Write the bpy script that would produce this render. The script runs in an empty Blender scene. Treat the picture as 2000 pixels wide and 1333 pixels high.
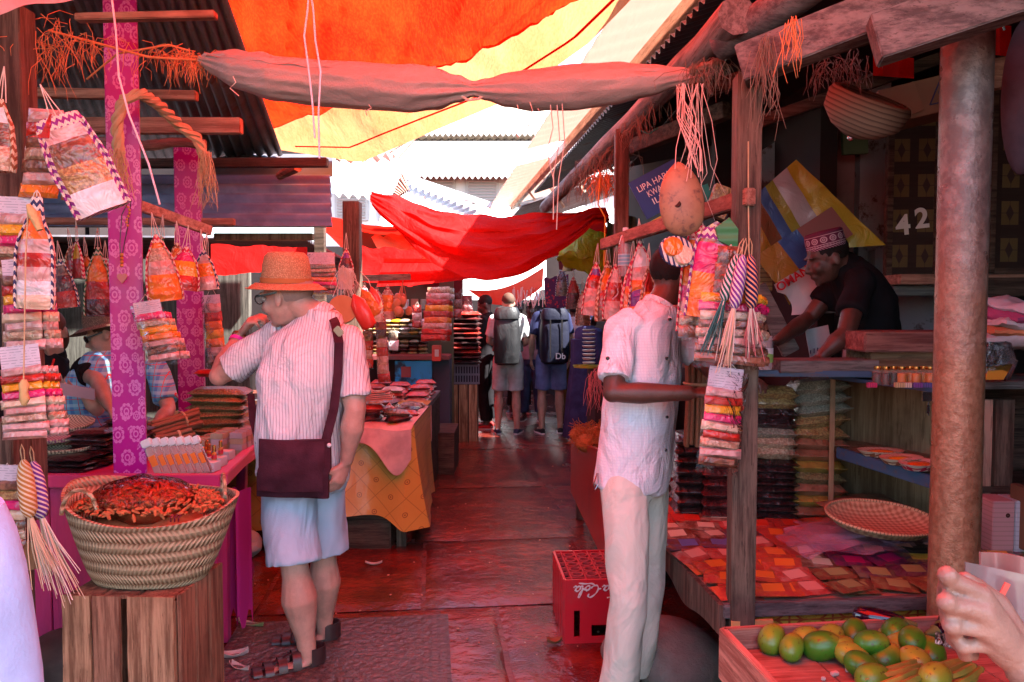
import bpy, bmesh, math, random
from mathutils import Vector, Matrix, Euler, noise
R = math.radians
sc = bpy.context.scene
col = sc.collection
# ---------------- camera, world, sun, exposure ----------------
PITCH = math.atan(68/1500.0)
CAM = Vector((0, 0, 1.58))
cd = bpy.data.cameras.new('camera'); cam = bpy.data.objects.new('camera', cd); col.objects.link(cam)
cd.lens = 27; cd.sensor_width = 36; cd.clip_end = 500; cd.clip_start = 0.02
cam.location = CAM; cam.rotation_euler = (R(90)-PITCH, 0, 0); sc.camera = cam
SUN_EL, SUN_AZ = 52, 112          # degrees; azimuth clockwise from +Y
wd = bpy.data.worlds.new("World"); sc.world = wd; wd.use_nodes = True
_n = wd.node_tree; _bg = _n.nodes['Background']; _sk = _n.nodes.new('ShaderNodeTexSky')
_sk.sky_type = 'NISHITA'; _sk.sun_disc = False; _sk.sun_elevation = R(SUN_EL); _sk.sun_rotation = R(SUN_AZ)
_n.links.new(_sk.outputs[0], _bg.inputs[0]); _bg.inputs[1].default_value = 0.12
sl = bpy.data.lights.new('sun', 'SUN'); sl.energy = 5; sl.angle = R(0.5); sl.color = (1, .97, .93)
so = bpy.data.objects.new('sun', sl); col.objects.link(so)
_d = Vector((math.sin(R(SUN_AZ))*math.cos(R(SUN_EL)), math.cos(R(SUN_AZ))*math.cos(R(SUN_EL)), math.sin(R(SUN_EL))))
so.rotation_euler = _d.to_track_quat('Z', 'Y').to_euler(); so.location = (0, 0, 12)
sc.view_settings.view_transform = 'Standard'; sc.view_settings.look = 'None'
sc.view_settings.exposure = 2.9; sc.view_settings.gamma = 1
sc.render.engine = 'CYCLES'
sc.cycles.use_denoising = True; sc.cycles.max_bounces = 9; sc.cycles.diffuse_bounces = 1; sc.cycles.transparent_max_bounces = 12
sc.cycles.sample_clamp_indirect = 6; sc.cycles.caustics_reflective = False; sc.cycles.caustics_refractive = False
rnd = random.Random(7)
# ---------------- placement helpers ----------------
_f = Vector((0, math.cos(PITCH), -math.sin(PITCH))); _u = Vector((0, math.sin(PITCH), math.cos(PITCH)))
def _ray(px, py): return _f + Vector((1, 0, 0))*((px-1000)/1500.0) + _u*(-(py-666.5)/1500.0)
def W(px, py, Y):
    d = _ray(px, py); return CAM + d*(Y/d.y)
def G(px, py, z=0.0):
    d = _ray(px, py); return CAM + d*((z-CAM.z)/d.z)
YAW = R(6)
def AL(s, t, z=0): return Vector((s*math.cos(YAW)-t*math.sin(YAW), t*math.cos(YAW)+s*math.sin(YAW), z))
def V(*a): return Vector(a)
# ---------------- mesh builder ----------------
def frame(d, up=None):
    d = d.normalized(); up = Vector(up) if up is not None else Vector((0, 0, 1))
    if abs(d.dot(up.normalized())) > .97: up = Vector((0, 1, 0)) if abs(d.y) < .9 else Vector((1, 0, 0))
    x = up.cross(d).normalized(); y = d.cross(x).normalized(); return x, y, d
def basis(x, y, z): return Matrix((x, y, z)).transposed()
def rotm(rx=0, ry=0, rz=0): return Euler((R(rx), R(ry), R(rz))).to_matrix()
I3 = Matrix.Identity(3)
class MB:
    def __init__(s): s.v = []; s.f = []; s.mi = []; s.m = 0
    def add(s, vs, fs, m=None):
        b = len(s.v); s.v += [Vector(p) for p in vs]; s.f += [tuple(b+i for i in f) for f in fs]
        s.mi += [s.m if m is None else m]*len(fs); return s
    def box(s, c, size, rot=I3, m=None, bev=0.0, taper=1.0):
        c = Vector(c); hx, hy, hz = [q/2 for q in size]
        if bev <= 0:
            vs = [c+rot@Vector((x*hx*(taper if z > 0 else 1), y*hy*(taper if z > 0 else 1), z*hz)) for x in (-1, 1) for y in (-1, 1) for z in (-1, 1)]
            return s.add(vs, [(0, 1, 3, 2), (4, 6, 7, 5), (0, 4, 5, 1), (2, 3, 7, 6), (0, 2, 6, 4), (1, 5, 7, 3)], m)
        b = min(bev, hx*.9, hy*.9, hz*.9)
        bm = bmesh.new(); bmesh.ops.create_cube(bm, size=1)
        for v in bm.verts: v.co = Vector((v.co.x*2*hx, v.co.y*2*hy, v.co.z*2*hz))
        bmesh.ops.bevel(bm, geom=list(bm.edges), offset=b, segments=2, affect='EDGES')
        bm.verts.index_update()
        s.add([c+rot@v.co for v in bm.verts], [[v.index for v in f.verts] for f in bm.faces], m); bm.free(); return s
    def beam(s, a, b, w, h, up=(0, 0, 1), m=None, bev=0.004):
        a = Vector(a); b = Vector(b); x, y, z = frame(b-a, up)
        return s.box((a+b)/2, (w, h, (b-a).length), basis(x, y, z), m, bev)
    def tube(s, pts, r, n=8, m=None, flat=1.0, up=None, cap=True):
        pts = [Vector(p) for p in pts]; k = len(pts)
        rs = r if isinstance(r, (list, tuple)) else [r]*k
        vs = []; px = None
        for i, p in enumerate(pts):
            d = (pts[min(i+1, k-1)]-pts[max(i-1, 0)])
            if d.length < 1e-9: d = Vector((0, 0, 1))
            d.normalize()
            if px is None:
                x, y, _ = frame(d, up)
            else:
                x = (px-d*px.dot(d))
                x = x.normalized() if x.length > 1e-6 else frame(d)[0]
                y = d.cross(x)
            px = x
            for j in range(n):
                a = 2*math.pi*j/n; vs.append(p+(x*math.cos(a)+y*math.sin(a)*flat)*rs[i])
        fs = [(i*n+j, i*n+(j+1) % n, (i+1)*n+(j+1) % n, (i+1)*n+j) for i in range(k-1) for j in range(n)]
        if cap: fs += [tuple(range(n))[::-1], tuple((k-1)*n+j for j in range(n))]
        return s.add(vs, fs, m)
    def ell(s, c, r, rot=I3, seg=12, rings=8, m=None):
        c = Vector(c); r = (r,)*3 if not hasattr(r, '__len__') else r
        vs = [c+rot@Vector((0, 0, r[2]))]
        for i in range(1, rings):
            t = math.pi*i/rings
            for j in range(seg):
                a = 2*math.pi*j/seg; vs.append(c+rot@Vector((r[0]*math.sin(t)*math.cos(a), r[1]*math.sin(t)*math.sin(a), r[2]*math.cos(t))))
        vs.append(c+rot@Vector((0, 0, -r[2]))); L = len(vs)-1
        fs = [(0, 1+j, 1+(j+1) % seg) for j in range(seg)]
        for i in range(rings-2):
            for j in range(seg): a = 1+i*seg; fs.append((a+j, a+seg+j, a+seg+(j+1) % seg, a+(j+1) % seg))
        a = 1+(rings-2)*seg; fs += [(L, a+(j+1) % seg, a+j) for j in range(seg)]
        return s.add(vs, fs, m)
    def lathe(s, prof, c=(0, 0, 0), n=20, rot=I3, m=None, sx=1, sy=1, cap=False):
        c = Vector(c); vs = []
        for (r, z) in prof:
            for j in range(n):
                a = 2*math.pi*j/n; vs.append(c+rot@Vector((r*math.cos(a)*sx, r*math.sin(a)*sy, z)))
        k = len(prof)
        fs = [(i*n+j, i*n+(j+1) % n, (i+1)*n+(j+1) % n, (i+1)*n+j) for i in range(k-1) for j in range(n)]
        if cap: fs += [tuple(range(n))[::-1], tuple((k-1)*n+j for j in range(n))]
        return s.add(vs, fs, m)
    def loft(s, rings, m=None, cap=True):
        n = len(rings[0]); k = len(rings); vs = [p for r_ in rings for p in r_]
        fs = [(i*n+j, i*n+(j+1) % n, (i+1)*n+(j+1) % n, (i+1)*n+j) for i in range(k-1) for j in range(n)]
        if cap: fs += [tuple(range(n))[::-1], tuple((k-1)*n+j for j in range(n))]
        return s.add(vs, fs, m)
    def grid(s, fn, nu, nv, m=None, thick=0.0, mfn=None):
        P = [[Vector(fn(i/nu, j/nv)) for j in range(nv+1)] for i in range(nu+1)]
        vs = [p for r_ in P for p in r_]; w = nv+1
        fs = [(i*w+j, (i+1)*w+j, (i+1)*w+j+1, i*w+j+1) for i in range(nu) for j in range(nv)]
        ms = [mfn((i+.5)/nu, (j+.5)/nv) for i in range(nu) for j in range(nv)] if mfn else None
        if thick:
            nr = []
            for i in range(nu+1):
                for j in range(nv+1):
                    a = P[min(i+1, nu)][j]-P[max(i-1, 0)][j]; b = P[i][min(j+1, nv)]-P[i][max(j-1, 0)]
                    q = a.cross(b); nr.append(q.normalized() if q.length > 1e-12 else Vector((0, 0, 1)))
            N = len(vs); vs = vs+[vs[i]-nr[i]*thick for i in range(N)]
            f0 = list(fs); fs = fs+[tuple(N+q for q in f[::-1]) for f in f0]
            if ms: ms = ms+ms
            bd = [(i*w) for i in range(nu+1)]+[nu*w+j for j in range(1, nv+1)]+[i*w+nv for i in range(nu-1, -1, -1)]+[j for j in range(nv-1, 0, -1)]
            for q in range(len(bd)):
                a, b = bd[q], bd[(q+1) % len(bd)]; fs.append((b, a, a+N, b+N))
                if ms: ms.append(0)
        b0 = len(s.mi); s.add(vs, fs, m)
        if ms: s.mi[b0:] = ms
        return s
    def prism(s, poly, ext, m=None):
        n = len(poly); e = Vector(ext); vs = [Vector(p) for p in poly]+[Vector(p)+e for p in poly]
        return s.add(vs, [tuple(range(n))[::-1], tuple(range(n, 2*n))]+[(i, (i+1) % n, n+(i+1) % n, n+i) for i in range(n)], m)
    def pillow(s, c, size, rot=I3, m=None, nu=6, nv=5, seed=None, edge=.06):
        c = Vector(c); sx, sy, sz = size; vs = []; sd = rnd.random()*50 if seed is None else seed
        def th(u, v):
            t = (1-abs(u)**6)*(1-abs(v)**6); t = max(t, 0)**.42
            return sz*.5*t*(1+.22*noise.noise(Vector((u*1.7+sd, v*1.7, sd))))+sz*edge*.3
        for side in (1, -1):
            for i in range(nu+1):
                for j in range(nv+1):
                    u = i/nu*2-1; v = j/nv*2-1
                    wob = 1+.02*noise.noise(Vector((u*2+sd, v*2, side)))
                    vs.append(c+rot@Vector((u*sx/2*wob, v*sy/2*wob, side*th(u, v))))
        w = nv+1; N = (nu+1)*w
        fs = [(i*w+j, (i+1)*w+j, (i+1)*w+j+1, i*w+j+1) for i in range(nu) for j in range(nv)]
        fs += [tuple(N+q for q in f[::-1]) for f in list(fs)]
        bd = [(i*w) for i in range(nu+1)]+[nu*w+j for j in range(1, nv+1)]+[i*w+nv for i in range(nu-1, -1, -1)]+[j for j in range(nv-1, 0, -1)]
        for q in range(len(bd)):
            a, b = bd[q], bd[(q+1) % len(bd)]; fs.append((b, a, a+N, b+N))
        return s.add(vs, fs, m)
    def build(s, name, mats, parent=None, local=False, smooth=True, loc=None, rot=None, sharp=40):
        me = bpy.data.meshes.new(name); vs = s.v
        if not local:
            if parent is not None: off = wloc(parent); vs = [v-off for v in vs]; loc = None
            elif loc is None:
                lo = [min(v[i] for v in vs) for i in range(3)]; hi = [max(v[i] for v in vs) for i in range(3)]
                off = Vector(((lo[0]+hi[0])/2, (lo[1]+hi[1])/2, lo[2])); vs = [v-off for v in vs]; loc = off
            else: off = Vector(loc); vs = [v-off for v in vs]
        me.from_pydata([tuple(v) for v in vs], [], s.f)
        mats = mats if isinstance(mats, (list, tuple)) else [mats]
        for m in mats: me.materials.append(m)
        me.polygons.foreach_set('material_index', [min(i, len(mats)-1) for i in s.mi])
        if smooth:
            me.polygons.foreach_set('use_smooth', [True]*len(me.polygons))
            try: me.set_sharp_from_angle(angle=R(sharp))
            except Exception: pass
        me.update()
        o = bpy.data.objects.new(name, me); col.objects.link(o)
        if parent is not None: o.parent = parent
        if loc is not None: o.location = loc
        if rot is not None: o.rotation_euler = rot
        return o
def wloc(o):
    p = Vector(o.location)
    while o.parent is not None: o = o.parent; p = p+Vector(o.location)
    return p
def tag(o, label=None, cat=None, group=None, kind=None):
    if label: o['label'] = label
    if cat: o['category'] = cat
    if group: o['group'] = group
    if kind: o['kind'] = kind
    return o
def thing(name, label, cat, loc=(0, 0, 0), rot=(0, 0, 0), group=None):
    o = bpy.data.objects.new(name, None); col.objects.link(o); o.empty_display_size = .05
    o.location = loc; o.rotation_euler = rot; return tag(o, label, cat, group)
def dup(o, loc=None, rot=None, label=None, group=None, parent=None, mats=None):
    c = o.copy(); col.objects.link(c)
    if parent is not None: c.parent = parent
    if loc is not None: c.location = loc
    if rot is not None: c.rotation_euler = rot
    if label: c['label'] = label
    if group: c['group'] = group
    for ch in list(o.children): dup(ch, parent=c)
    return c
def remesh(mb, voxel, smooth=2, disp=None):
    me = bpy.data.meshes.new('t'); me.from_pydata([tuple(v) for v in mb.v], [], mb.f); me.update()
    o = bpy.data.objects.new('t', me); col.objects.link(o)
    m = o.modifiers.new('r', 'REMESH'); m.mode = 'VOXEL'; m.voxel_size = voxel
    if smooth: k = o.modifiers.new('s', 'SMOOTH'); k.factor = .5; k.iterations = smooth
    dg = bpy.context.evaluated_depsgraph_get(); dg.update()
    ev = o.evaluated_get(dg); m2 = bpy.data.meshes.new_from_object(ev)
    out = MB(); out.v = [v.co.copy() for v in m2.vertices]; out.f = [tuple(p.vertices) for p in m2.polygons]; out.mi = [0]*len(out.f)
    if disp:
        ns = [v.normal.copy() for v in m2.vertices]; out.v = [p+ns[i]*disp(p) for i, p in enumerate(out.v)]
    bpy.data.objects.remove(o); bpy.data.meshes.remove(me); bpy.data.meshes.remove(m2); return out
# ---------------- node expression helpers ----------------
class S:
    def __init__(s, nt, so): s.nt = nt; s.so = so
    def _m(s, op, *a):
        n = s.nt.nodes.new('ShaderNodeMath'); n.operation = op
        for i, q in enumerate(a):
            if isinstance(q, S): s.nt.links.new(q.so, n.inputs[i])
            else: n.inputs[i].default_value = q
        return S(s.nt, n.outputs[0])
    def __add__(s, o): return s._m('ADD', s, o)
    __radd__ = __add__
    def __sub__(s, o): return s._m('SUBTRACT', s, o)
    def __rsub__(s, o): return s._m('SUBTRACT', o, s)
    def __mul__(s, o): return s._m('MULTIPLY', s, o)
    __rmul__ = __mul__
    def __truediv__(s, o): return s._m('DIVIDE', s, o)
    def fr(s): return s._m('FRACT', s)
    def fl(s): return s._m('FLOOR', s)
    def ab(s): return s._m('ABSOLUTE', s)
    def sin(s): return s._m('SINE', s)
    def lt(s, o): return s._m('LESS_THAN', s, o)
    def gt(s, o): return s._m('GREATER_THAN', s, o)
    def mx(s, o): return s._m('MAXIMUM', s, o)
    def mn(s, o): return s._m('MINIMUM', s, o)
    def pw(s, o): return s._m('POWER', s, o)
    def at2(s, o): return s._m('ARCTAN2', s, o)
    def ss(s, a, b):
        n = s.nt.nodes.new('ShaderNodeMapRange'); n.interpolation_type = 'SMOOTHSTEP'; s.nt.links.new(s.so, n.inputs[0])
        n.inputs[1].default_value = a; n.inputs[2].default_value = b; return S(s.nt, n.outputs[0])
class Ctx:
    def __init__(s, nt):
        s.nt = nt; t = nt.nodes.new('ShaderNodeTexCoord'); s.tc = t; s.obj = t.outputs['Object']
        q = nt.nodes.new('ShaderNodeSeparateXYZ'); nt.links.new(s.obj, q.inputs[0]); s.x, s.y, s.z = [S(nt, q.outputs[i]) for i in range(3)]
    def gen(s):
        q = s.nt.nodes.new('ShaderNodeSeparateXYZ'); s.nt.links.new(s.tc.outputs['Generated'], q.inputs[0]); return [S(s.nt, q.outputs[i]) for i in range(3)]
    def rnd(s): n = s.nt.nodes.new('ShaderNodeObjectInfo'); return S(s.nt, n.outputs['Random'])
    def vec(s, stretch):
        m = s.nt.nodes.new('ShaderNodeMapping'); s.nt.links.new(s.obj, m.inputs[0]); m.inputs['Scale'].default_value = stretch
        i = s.nt.nodes.new('ShaderNodeObjectInfo'); k = s.nt.nodes.new('ShaderNodeVectorMath'); k.operation = 'ADD'
        g = s.nt.nodes.new('ShaderNodeMath'); g.operation = 'MULTIPLY'; g.inputs[1].default_value = 37.0; s.nt.links.new(i.outputs['Random'], g.inputs[0])
        s.nt.links.new(m.outputs[0], k.inputs[0]); s.nt.links.new(g.outputs[0], k.inputs[1]); return k.outputs[0]
    def noise(s, scale=5, detail=4, st=(1, 1, 1), rough=.55, dist=0):
        n = s.nt.nodes.new('ShaderNodeTexNoise'); n.inputs['Scale'].default_value = scale; n.inputs['Detail'].default_value = detail
        n.inputs['Roughness'].default_value = rough; n.inputs['Distortion'].default_value = dist; s.nt.links.new(s.vec(st), n.inputs['Vector']); return S(s.nt, n.outputs[0])
    def vor(s, scale=5, st=(1, 1, 1), out='Distance', feat='F1'):
        n = s.nt.nodes.new('ShaderNodeTexVoronoi'); n.feature = feat; n.inputs['Scale'].default_value = scale; s.nt.links.new(s.vec(st), n.inputs['Vector'])
        return S(s.nt, n.outputs[out])
    def mix(s, f, a, b, mode='MIX'):
        n = s.nt.nodes.new('ShaderNodeMix'); n.data_type = 'RGBA'; n.blend_type = mode
        for q, i in ((f, 0), (a, 6), (b, 7)):
            if isinstance(q, S): s.nt.links.new(q.so, n.inputs[i])
            elif i == 0: n.inputs[0].default_value = q
            else: n.inputs[i].default_value = (q[0], q[1], q[2], 1)
        return S(s.nt, n.outputs[2])
_MC = {}
def P(name, base, rough=.6, bump=None, metal=0, coat=0, croughs=.1, trans=0, spec=.5, alpha=None, transl=0, tcol=None, sheen=0):
    """base: colour or fn(ctx)->S colour; bump: fn(ctx)->S height or (fn, strength)"""
    if name in _MC: return _MC[name]
    m = bpy.data.materials.new(name); m.use_nodes = True; nt = m.node_tree; b = nt.nodes['Principled BSDF']; c = Ctx(nt)
    def setv(k, v):
        if callable(v): v = v(c)
        if isinstance(v, S): nt.links.new(v.so, b.inputs[k])
        elif v is not None: b.inputs[k].default_value = v
    bc = base(c) if callable(base) else base
    if isinstance(bc, S): nt.links.new(bc.so, b.inputs['Base Color'])
    else: b.inputs['Base Color'].default_value = (*bc, 1)
    setv('Roughness', rough); setv('Metallic', metal); b.inputs['Coat Weight'].default_value = coat; b.inputs['Coat Roughness'].default_value = croughs
    b.inputs['Transmission Weight'].default_value = trans; b.inputs['Specular IOR Level'].default_value = spec if (callable(rough) or rough < .6) else .15
    if sheen: b.inputs['Sheen Weight'].default_value = sheen
    if alpha is not None: setv('Alpha', alpha)
    bo = None
    if bump:
        fn, st, ds = bump if isinstance(bump, tuple) and len(bump) == 3 else ((*bump, .01) if isinstance(bump, tuple) else (bump, .5, .01))
        n = nt.nodes.new('ShaderNodeBump'); n.inputs['Strength'].default_value = st; n.inputs['Distance'].default_value = ds
        nt.links.new(fn(c).so, n.inputs['Height']); nt.links.new(n.outputs[0], b.inputs['Normal']); bo = n
        if coat: nt.links.new(n.outputs[0], b.inputs['Coat Normal'])
    if transl:
        t = nt.nodes.new('ShaderNodeBsdfTranslucent'); x = nt.nodes.new('ShaderNodeMixShader'); x.inputs[0].default_value = transl
        tc = tcol(c) if callable(tcol) else (tcol or bc)
        if isinstance(tc, S): nt.links.new(tc.so, t.inputs[0])
        else: t.inputs[0].default_value = (*tc, 1)
        if bo: nt.links.new(bo.outputs[0], t.inputs[1])
        nt.links.new(b.outputs[0], x.inputs[1]); nt.links.new(t.outputs[0], x.inputs[2]); nt.links.new(x.outputs[0], nt.nodes['Material Output'].inputs[0])
    _MC[name] = m; return m
def dk(c, k): return tuple(q*k for q in c)
def fab(name, c, rough=.85, k=.75, sc_=9, b=.25, **kw):
    return P(name, lambda x: x.mix(x.noise(sc_, 4).ss(.3, .7), dk(c, k*.9), dk(c, 1.1)), rough, (lambda x: x.noise(160, 2)+x.noise(14, 3)*1.5, b, .004), **kw)
def wood(name, c1, c2, ax=0, sc_=1.0, rough=.7, b=.5, dirt=None):
    st = [14, 14, 14]; st[ax] = .9
    def base(x):
        g = x.noise(2.6*sc_, 8, st, .72, .12); k = x.mix(g.ss(.36, .64), dk(c1, .75), c2)
        k = x.mix(x.noise(3, 5).ss(.52, .7)*.6, k, dirt or dk(c1, .45)); k = x.mix((x.noise(9*sc_, 4, st, .6)).gt(.62)*.55, k, dk(c1, .4)); return k
    return P(name, base, rough, (lambda x: x.noise(3.5*sc_, 6, st, .7)+x.noise(60, 3)*.25, b, .006))
def wrap(name, c, c2=None, grain=60, gloss=.22, coat=.6, b=.5):
    """printed or filled plastic packet: speckled content under crinkled clear film"""
    c2 = c2 or dk(c, .55)
    return P(name, lambda x: x.mix(x.noise(grain, 3).ss(.38, .66), c2, c), gloss+.2, (lambda x: x.noise(11, 3, rough=.6, dist=1.2)*1.2+x.noise(grain, 2)*.12, b, .03), coat=coat, croughs=.07)
# clear crinkled film: thin, mostly see-through
def film(name='clear_film', ior=1.5, sc_=13, tint=(1, .97, .98)):
    m = bpy.data.materials.new(name); m.use_nodes = True; nt = m.node_tree; nt.nodes.remove(nt.nodes['Principled BSDF']); c = Ctx(nt); L = nt.links.new
    g = nt.nodes.new('ShaderNodeBsdfGlossy'); g.inputs['Roughness'].default_value = .09; g.inputs['Color'].default_value = (.62, .58, .6, 1); t = nt.nodes.new('ShaderNodeBsdfTransparent'); t.inputs[0].default_value = (*tint, 1)
    f = nt.nodes.new('ShaderNodeFresnel'); f.inputs[0].default_value = ior; b = nt.nodes.new('ShaderNodeBump'); b.inputs['Strength'].default_value = .7; b.inputs['Distance'].default_value = .025
    L(c.noise(sc_, 4, dist=1.5).so, b.inputs['Height']); L(b.outputs[0], g.inputs['Normal']); L(b.outputs[0], f.inputs['Normal'])
    x = nt.nodes.new('ShaderNodeMixShader'); L(f.outputs[0], x.inputs[0]); L(t.outputs[0], x.inputs[1]); L(g.outputs[0], x.inputs[2]); L(x.outputs[0], nt.nodes['Material Output'].inputs[0]); return m
# ================= materials of the setting =================
def floor_col(x):  # grey floor tinted with the red light of the tarps
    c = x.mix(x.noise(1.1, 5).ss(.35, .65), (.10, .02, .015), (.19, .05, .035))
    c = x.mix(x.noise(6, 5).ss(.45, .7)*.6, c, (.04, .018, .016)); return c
M_floor = P('red_lit_wet_concrete', floor_col, lambda x: (x.noise(1.3, 4, dist=.6).ss(.38, .62))*.22+.06+x.noise(9, 3)*.08,
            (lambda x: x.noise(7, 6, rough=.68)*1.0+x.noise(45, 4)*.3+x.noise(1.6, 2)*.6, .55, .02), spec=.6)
M_slab = P('red_lit_slab_concrete', lambda x: x.mix(x.noise(3, 6).ss(.35, .7), (.085, .012, .009), (.23, .038, .022)),  # slab red is tarp light put into the colour
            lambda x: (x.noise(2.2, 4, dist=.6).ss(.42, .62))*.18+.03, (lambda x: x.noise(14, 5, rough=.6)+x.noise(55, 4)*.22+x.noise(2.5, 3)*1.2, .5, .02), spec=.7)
def cover_h(x):
    r = (x.x*x.x+x.y*x.y).pw(.5); a = x.y.at2(x.x)
    ringp = ((r*22).fr()-.5).ab().lt(.3)*((a*27).sin()).gt(-.4)
    edge = x.x.ab().mx(x.y.ab()).gt(.36); sq = ((x.x*26).fr()-.5).ab().lt(.3)*((x.y*26).fr()-.5).ab().lt(.3)
    return (ringp*r.lt(.36)*(1-edge)+sq*edge)*1.0
M_cover = P('cover_relief', lambda x: x.mix(cover_h(x), (.07, .04, .036), (.13, .08, .07)), .3, (lambda x: cover_h(x)+x.noise(30, 4)*.8, .9, .02), coat=.3)
wvh = lambda k: (lambda x: x.noise(90, 2, dist=0)*.5+x.noise(3, 3)*k)
def tarp(name, c, t, tr=.62, fold=1.0):
    return P(name, c, .7, (lambda x: x.noise(3.2, 4, (1, .25, 1), dist=1.4)*fold+x.noise(9, 4, (1, .15, 1), dist=1.0)*.25+x.noise(120, 2)*.03, .6, .05), transl=tr, tcol=t, spec=.4)
def weave_tint(a, b, w=.45): return lambda x: x.mix(x.noise(2.0, 5, (1, .4, 1), dist=1.2).ss(.35, .65)*w+x.noise(110, 2, (1, .05, 1)).ss(.4, .65)*.3, a, b)
M_tred = tarp('red_tarpaulin', weave_tint((.75, .012, .003), (.8, .04, .006)), weave_tint((.92, .008, .002), (.93, .032, .004)))
M_tcream = tarp('cream_tarpaulin', weave_tint((.8, .32, .15), (.75, .2, .08)), weave_tint((.88, .30, .12), (.86, .17, .05)), .36)
M_tdeep = tarp('deep_red_cloth', weave_tint((.6, .006, .004), (.45, .004, .004)), weave_tint((.9, .012, .006), (.7, .008, .004)), .5)
M_canv = P('pale_canvas', (.8, .78, .74), .8)
def rust(x, a, b, ru): 
    k = x.mix(x.noise(2.5, 5).ss(.4, .65), a, b); return x.mix(x.noise(5, 6, dist=.8).ss(.56, .7), k, ru)
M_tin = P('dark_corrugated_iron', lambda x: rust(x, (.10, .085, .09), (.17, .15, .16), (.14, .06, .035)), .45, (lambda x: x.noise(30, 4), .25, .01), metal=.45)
M_tin2 = P('grey_corrugated_iron', lambda x: x.mix(x.noise(5, 5).ss(.4, .7), (.16, .22, .38), (.27, .35, .54)), .55, (lambda x: x.noise(30, 4), .25, .01))
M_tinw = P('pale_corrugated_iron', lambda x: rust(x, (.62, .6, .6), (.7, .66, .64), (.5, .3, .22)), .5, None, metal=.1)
M_tinr = P('red_lit_rusty_iron', lambda x: rust(x, (.42, .2, .14), (.5, .26, .2), (.3, .1, .06)), .6, None)  # red light on the sheet is put into its base colours
M_eave = P('cream_roof_sheet', lambda x: x.mix(x.noise(2, 5, (8, 1, 1)).ss(.3, .7), (.70, .50, .44), (.80, .64, .58)), .55, (lambda x: x.noise(6, 4, (8, 1, 1)), .4, .01), transl=.5, tcol=(.9, .62, .52))
M_oldw = wood('weathered_beam', (.12, .105, .10), (.25, .22, .2), 0)
M_oldz = wood('weathered_post', (.085, .052, .038), (.19, .125, .09), 2)
M_redw = wood('reddish_board', (.34, .15, .10), (.55, .29, .2), 0)
M_redwz = wood('reddish_upright_board', (.34, .17, .12), (.55, .31, .22), 2)
M_redwy = wood('reddish_board_deep', (.26, .10, .07), (.42, .2, .14), 1)
M_palew = wood('pale_rafter', (.6, .42, .3), (.75, .56, .42), 1)
M_darkw = wood('dark_wood', (.05, .03, .022), (.12, .075, .055), 0)
M_plywood = wood('plywood', (.26, .14, .07), (.40, .24, .13), 2, .6)
M_plaster = P('flaking_plaster', lambda x: x.mix(x.noise(3.2, 7, rough=.7).ss(.53, .6), (.32, .29, .31), (.12, .07, .065)), .85, (lambda x: x.noise(3.2, 7, rough=.7), .5, .02))
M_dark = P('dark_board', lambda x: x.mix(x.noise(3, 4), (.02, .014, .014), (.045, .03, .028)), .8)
M_straw = P('straw', lambda x: x.mix(x.noise(30, 3), (.42, .28, .14), (.68, .5, .3)), .8)
M_fibre = P('orange_fibre', lambda x: x.mix(x.noise(30, 3), (.6, .2, .07), (.8, .36, .16)), .85)
M_greyf = P('dusty_fibre', lambda x: x.mix(x.noise(30, 3), (.12, .085, .06), (.3, .22, .16)), .9)
M_string = P('pale_string', (.72, .6, .5), .7)
M_white = P('white_paper', lambda x: x.mix(x.noise(12, 2), (.74, .72, .72), (.82, .8, .8)), .6)

# ================= ground =================
mb = MB(); mb.grid(lambda u, v: V(-60+120*u, -30+120*v, 0), 4, 4)
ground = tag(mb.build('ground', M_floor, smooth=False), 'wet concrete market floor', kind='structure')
# paving slabs laid in the aisle, open joints between them
mb = MB()
def slab(s0, s1, t0, t1, z=.012):
    g = .012
    a, b, c, d = [AL(*q) for q in ((s0+g, t0+g), (s1-g, t0+g), (s1-g, t1-g), (s0+g, t1-g))]
    n = 5
    def fn(u, v):
        p = (a*(1-u)+b*u)*(1-v)+(d*(1-u)+c*u)*v; e = min(u, v, 1-u, 1-v)
        return V(p.x+.006*noise.noise(p*5), p.y+.006*noise.noise(p*5+V(9, 0, 0)), z+.003*noise.noise(p*1.3)-(.008 if e < .001 else 0))
    mb.grid(fn, 14, 14)
_ts = [1.5, 2.6, 3.95, 5.1, 6.6, 8.4, 10.4, 13]
for i in range(len(_ts)-1):
    cuts = [[-1.6, -.52, .03, .36, 1.0], [-1.7, -.55, .03, .33, .98], [-1.8, -.9, -.05, .95], [-2.2, -1.0, -.13, 1.0], [-1.1, -.1, 1.0], [-1.2, 0, .9], [-1.2, .2, 1.2]][i]
    for j in range(len(cuts)-1): slab(cuts[j], cuts[j+1], _ts[i], _ts[i+1])
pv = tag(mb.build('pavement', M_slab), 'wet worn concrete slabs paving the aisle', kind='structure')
# relief cover
t = MB(); t.box((0, 0, .01), (1.02, .78, .02), bev=.004)
o = t.build('inspection_cover', M_cover, local=True, loc=G(655, 1290)+V(0, 0, .012), rot=(0, 0, YAW))
tag(o, 'square stone cover with a ring relief set in the wet floor by the hatted man', 'drain cover')

# ================= tarps =================
def sheetfn(c00, c10, c01, c11, sag=0, fold=.0, fs=6, seed=0, rag=0):
    c00, c10, c01, c11 = map(Vector, (c00, c10, c01, c11))
    def fn(u, v):
        p = (c00*(1-u)+c10*u)*(1-v)+(c01*(1-u)+c11*u)*v
        p = p+V(0, 0, -sag*4*u*(1-u)*(.6+.4*math.sin(math.pi*v)))
        q = fold*noise.noise(V(u*fs+seed, v*fs*.35, seed))+fold*.5*noise.noise(V(u*fs*2.3, v*fs*.5+seed, 3+seed))
        return p+V(0, 0, q)
    return fn
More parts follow.
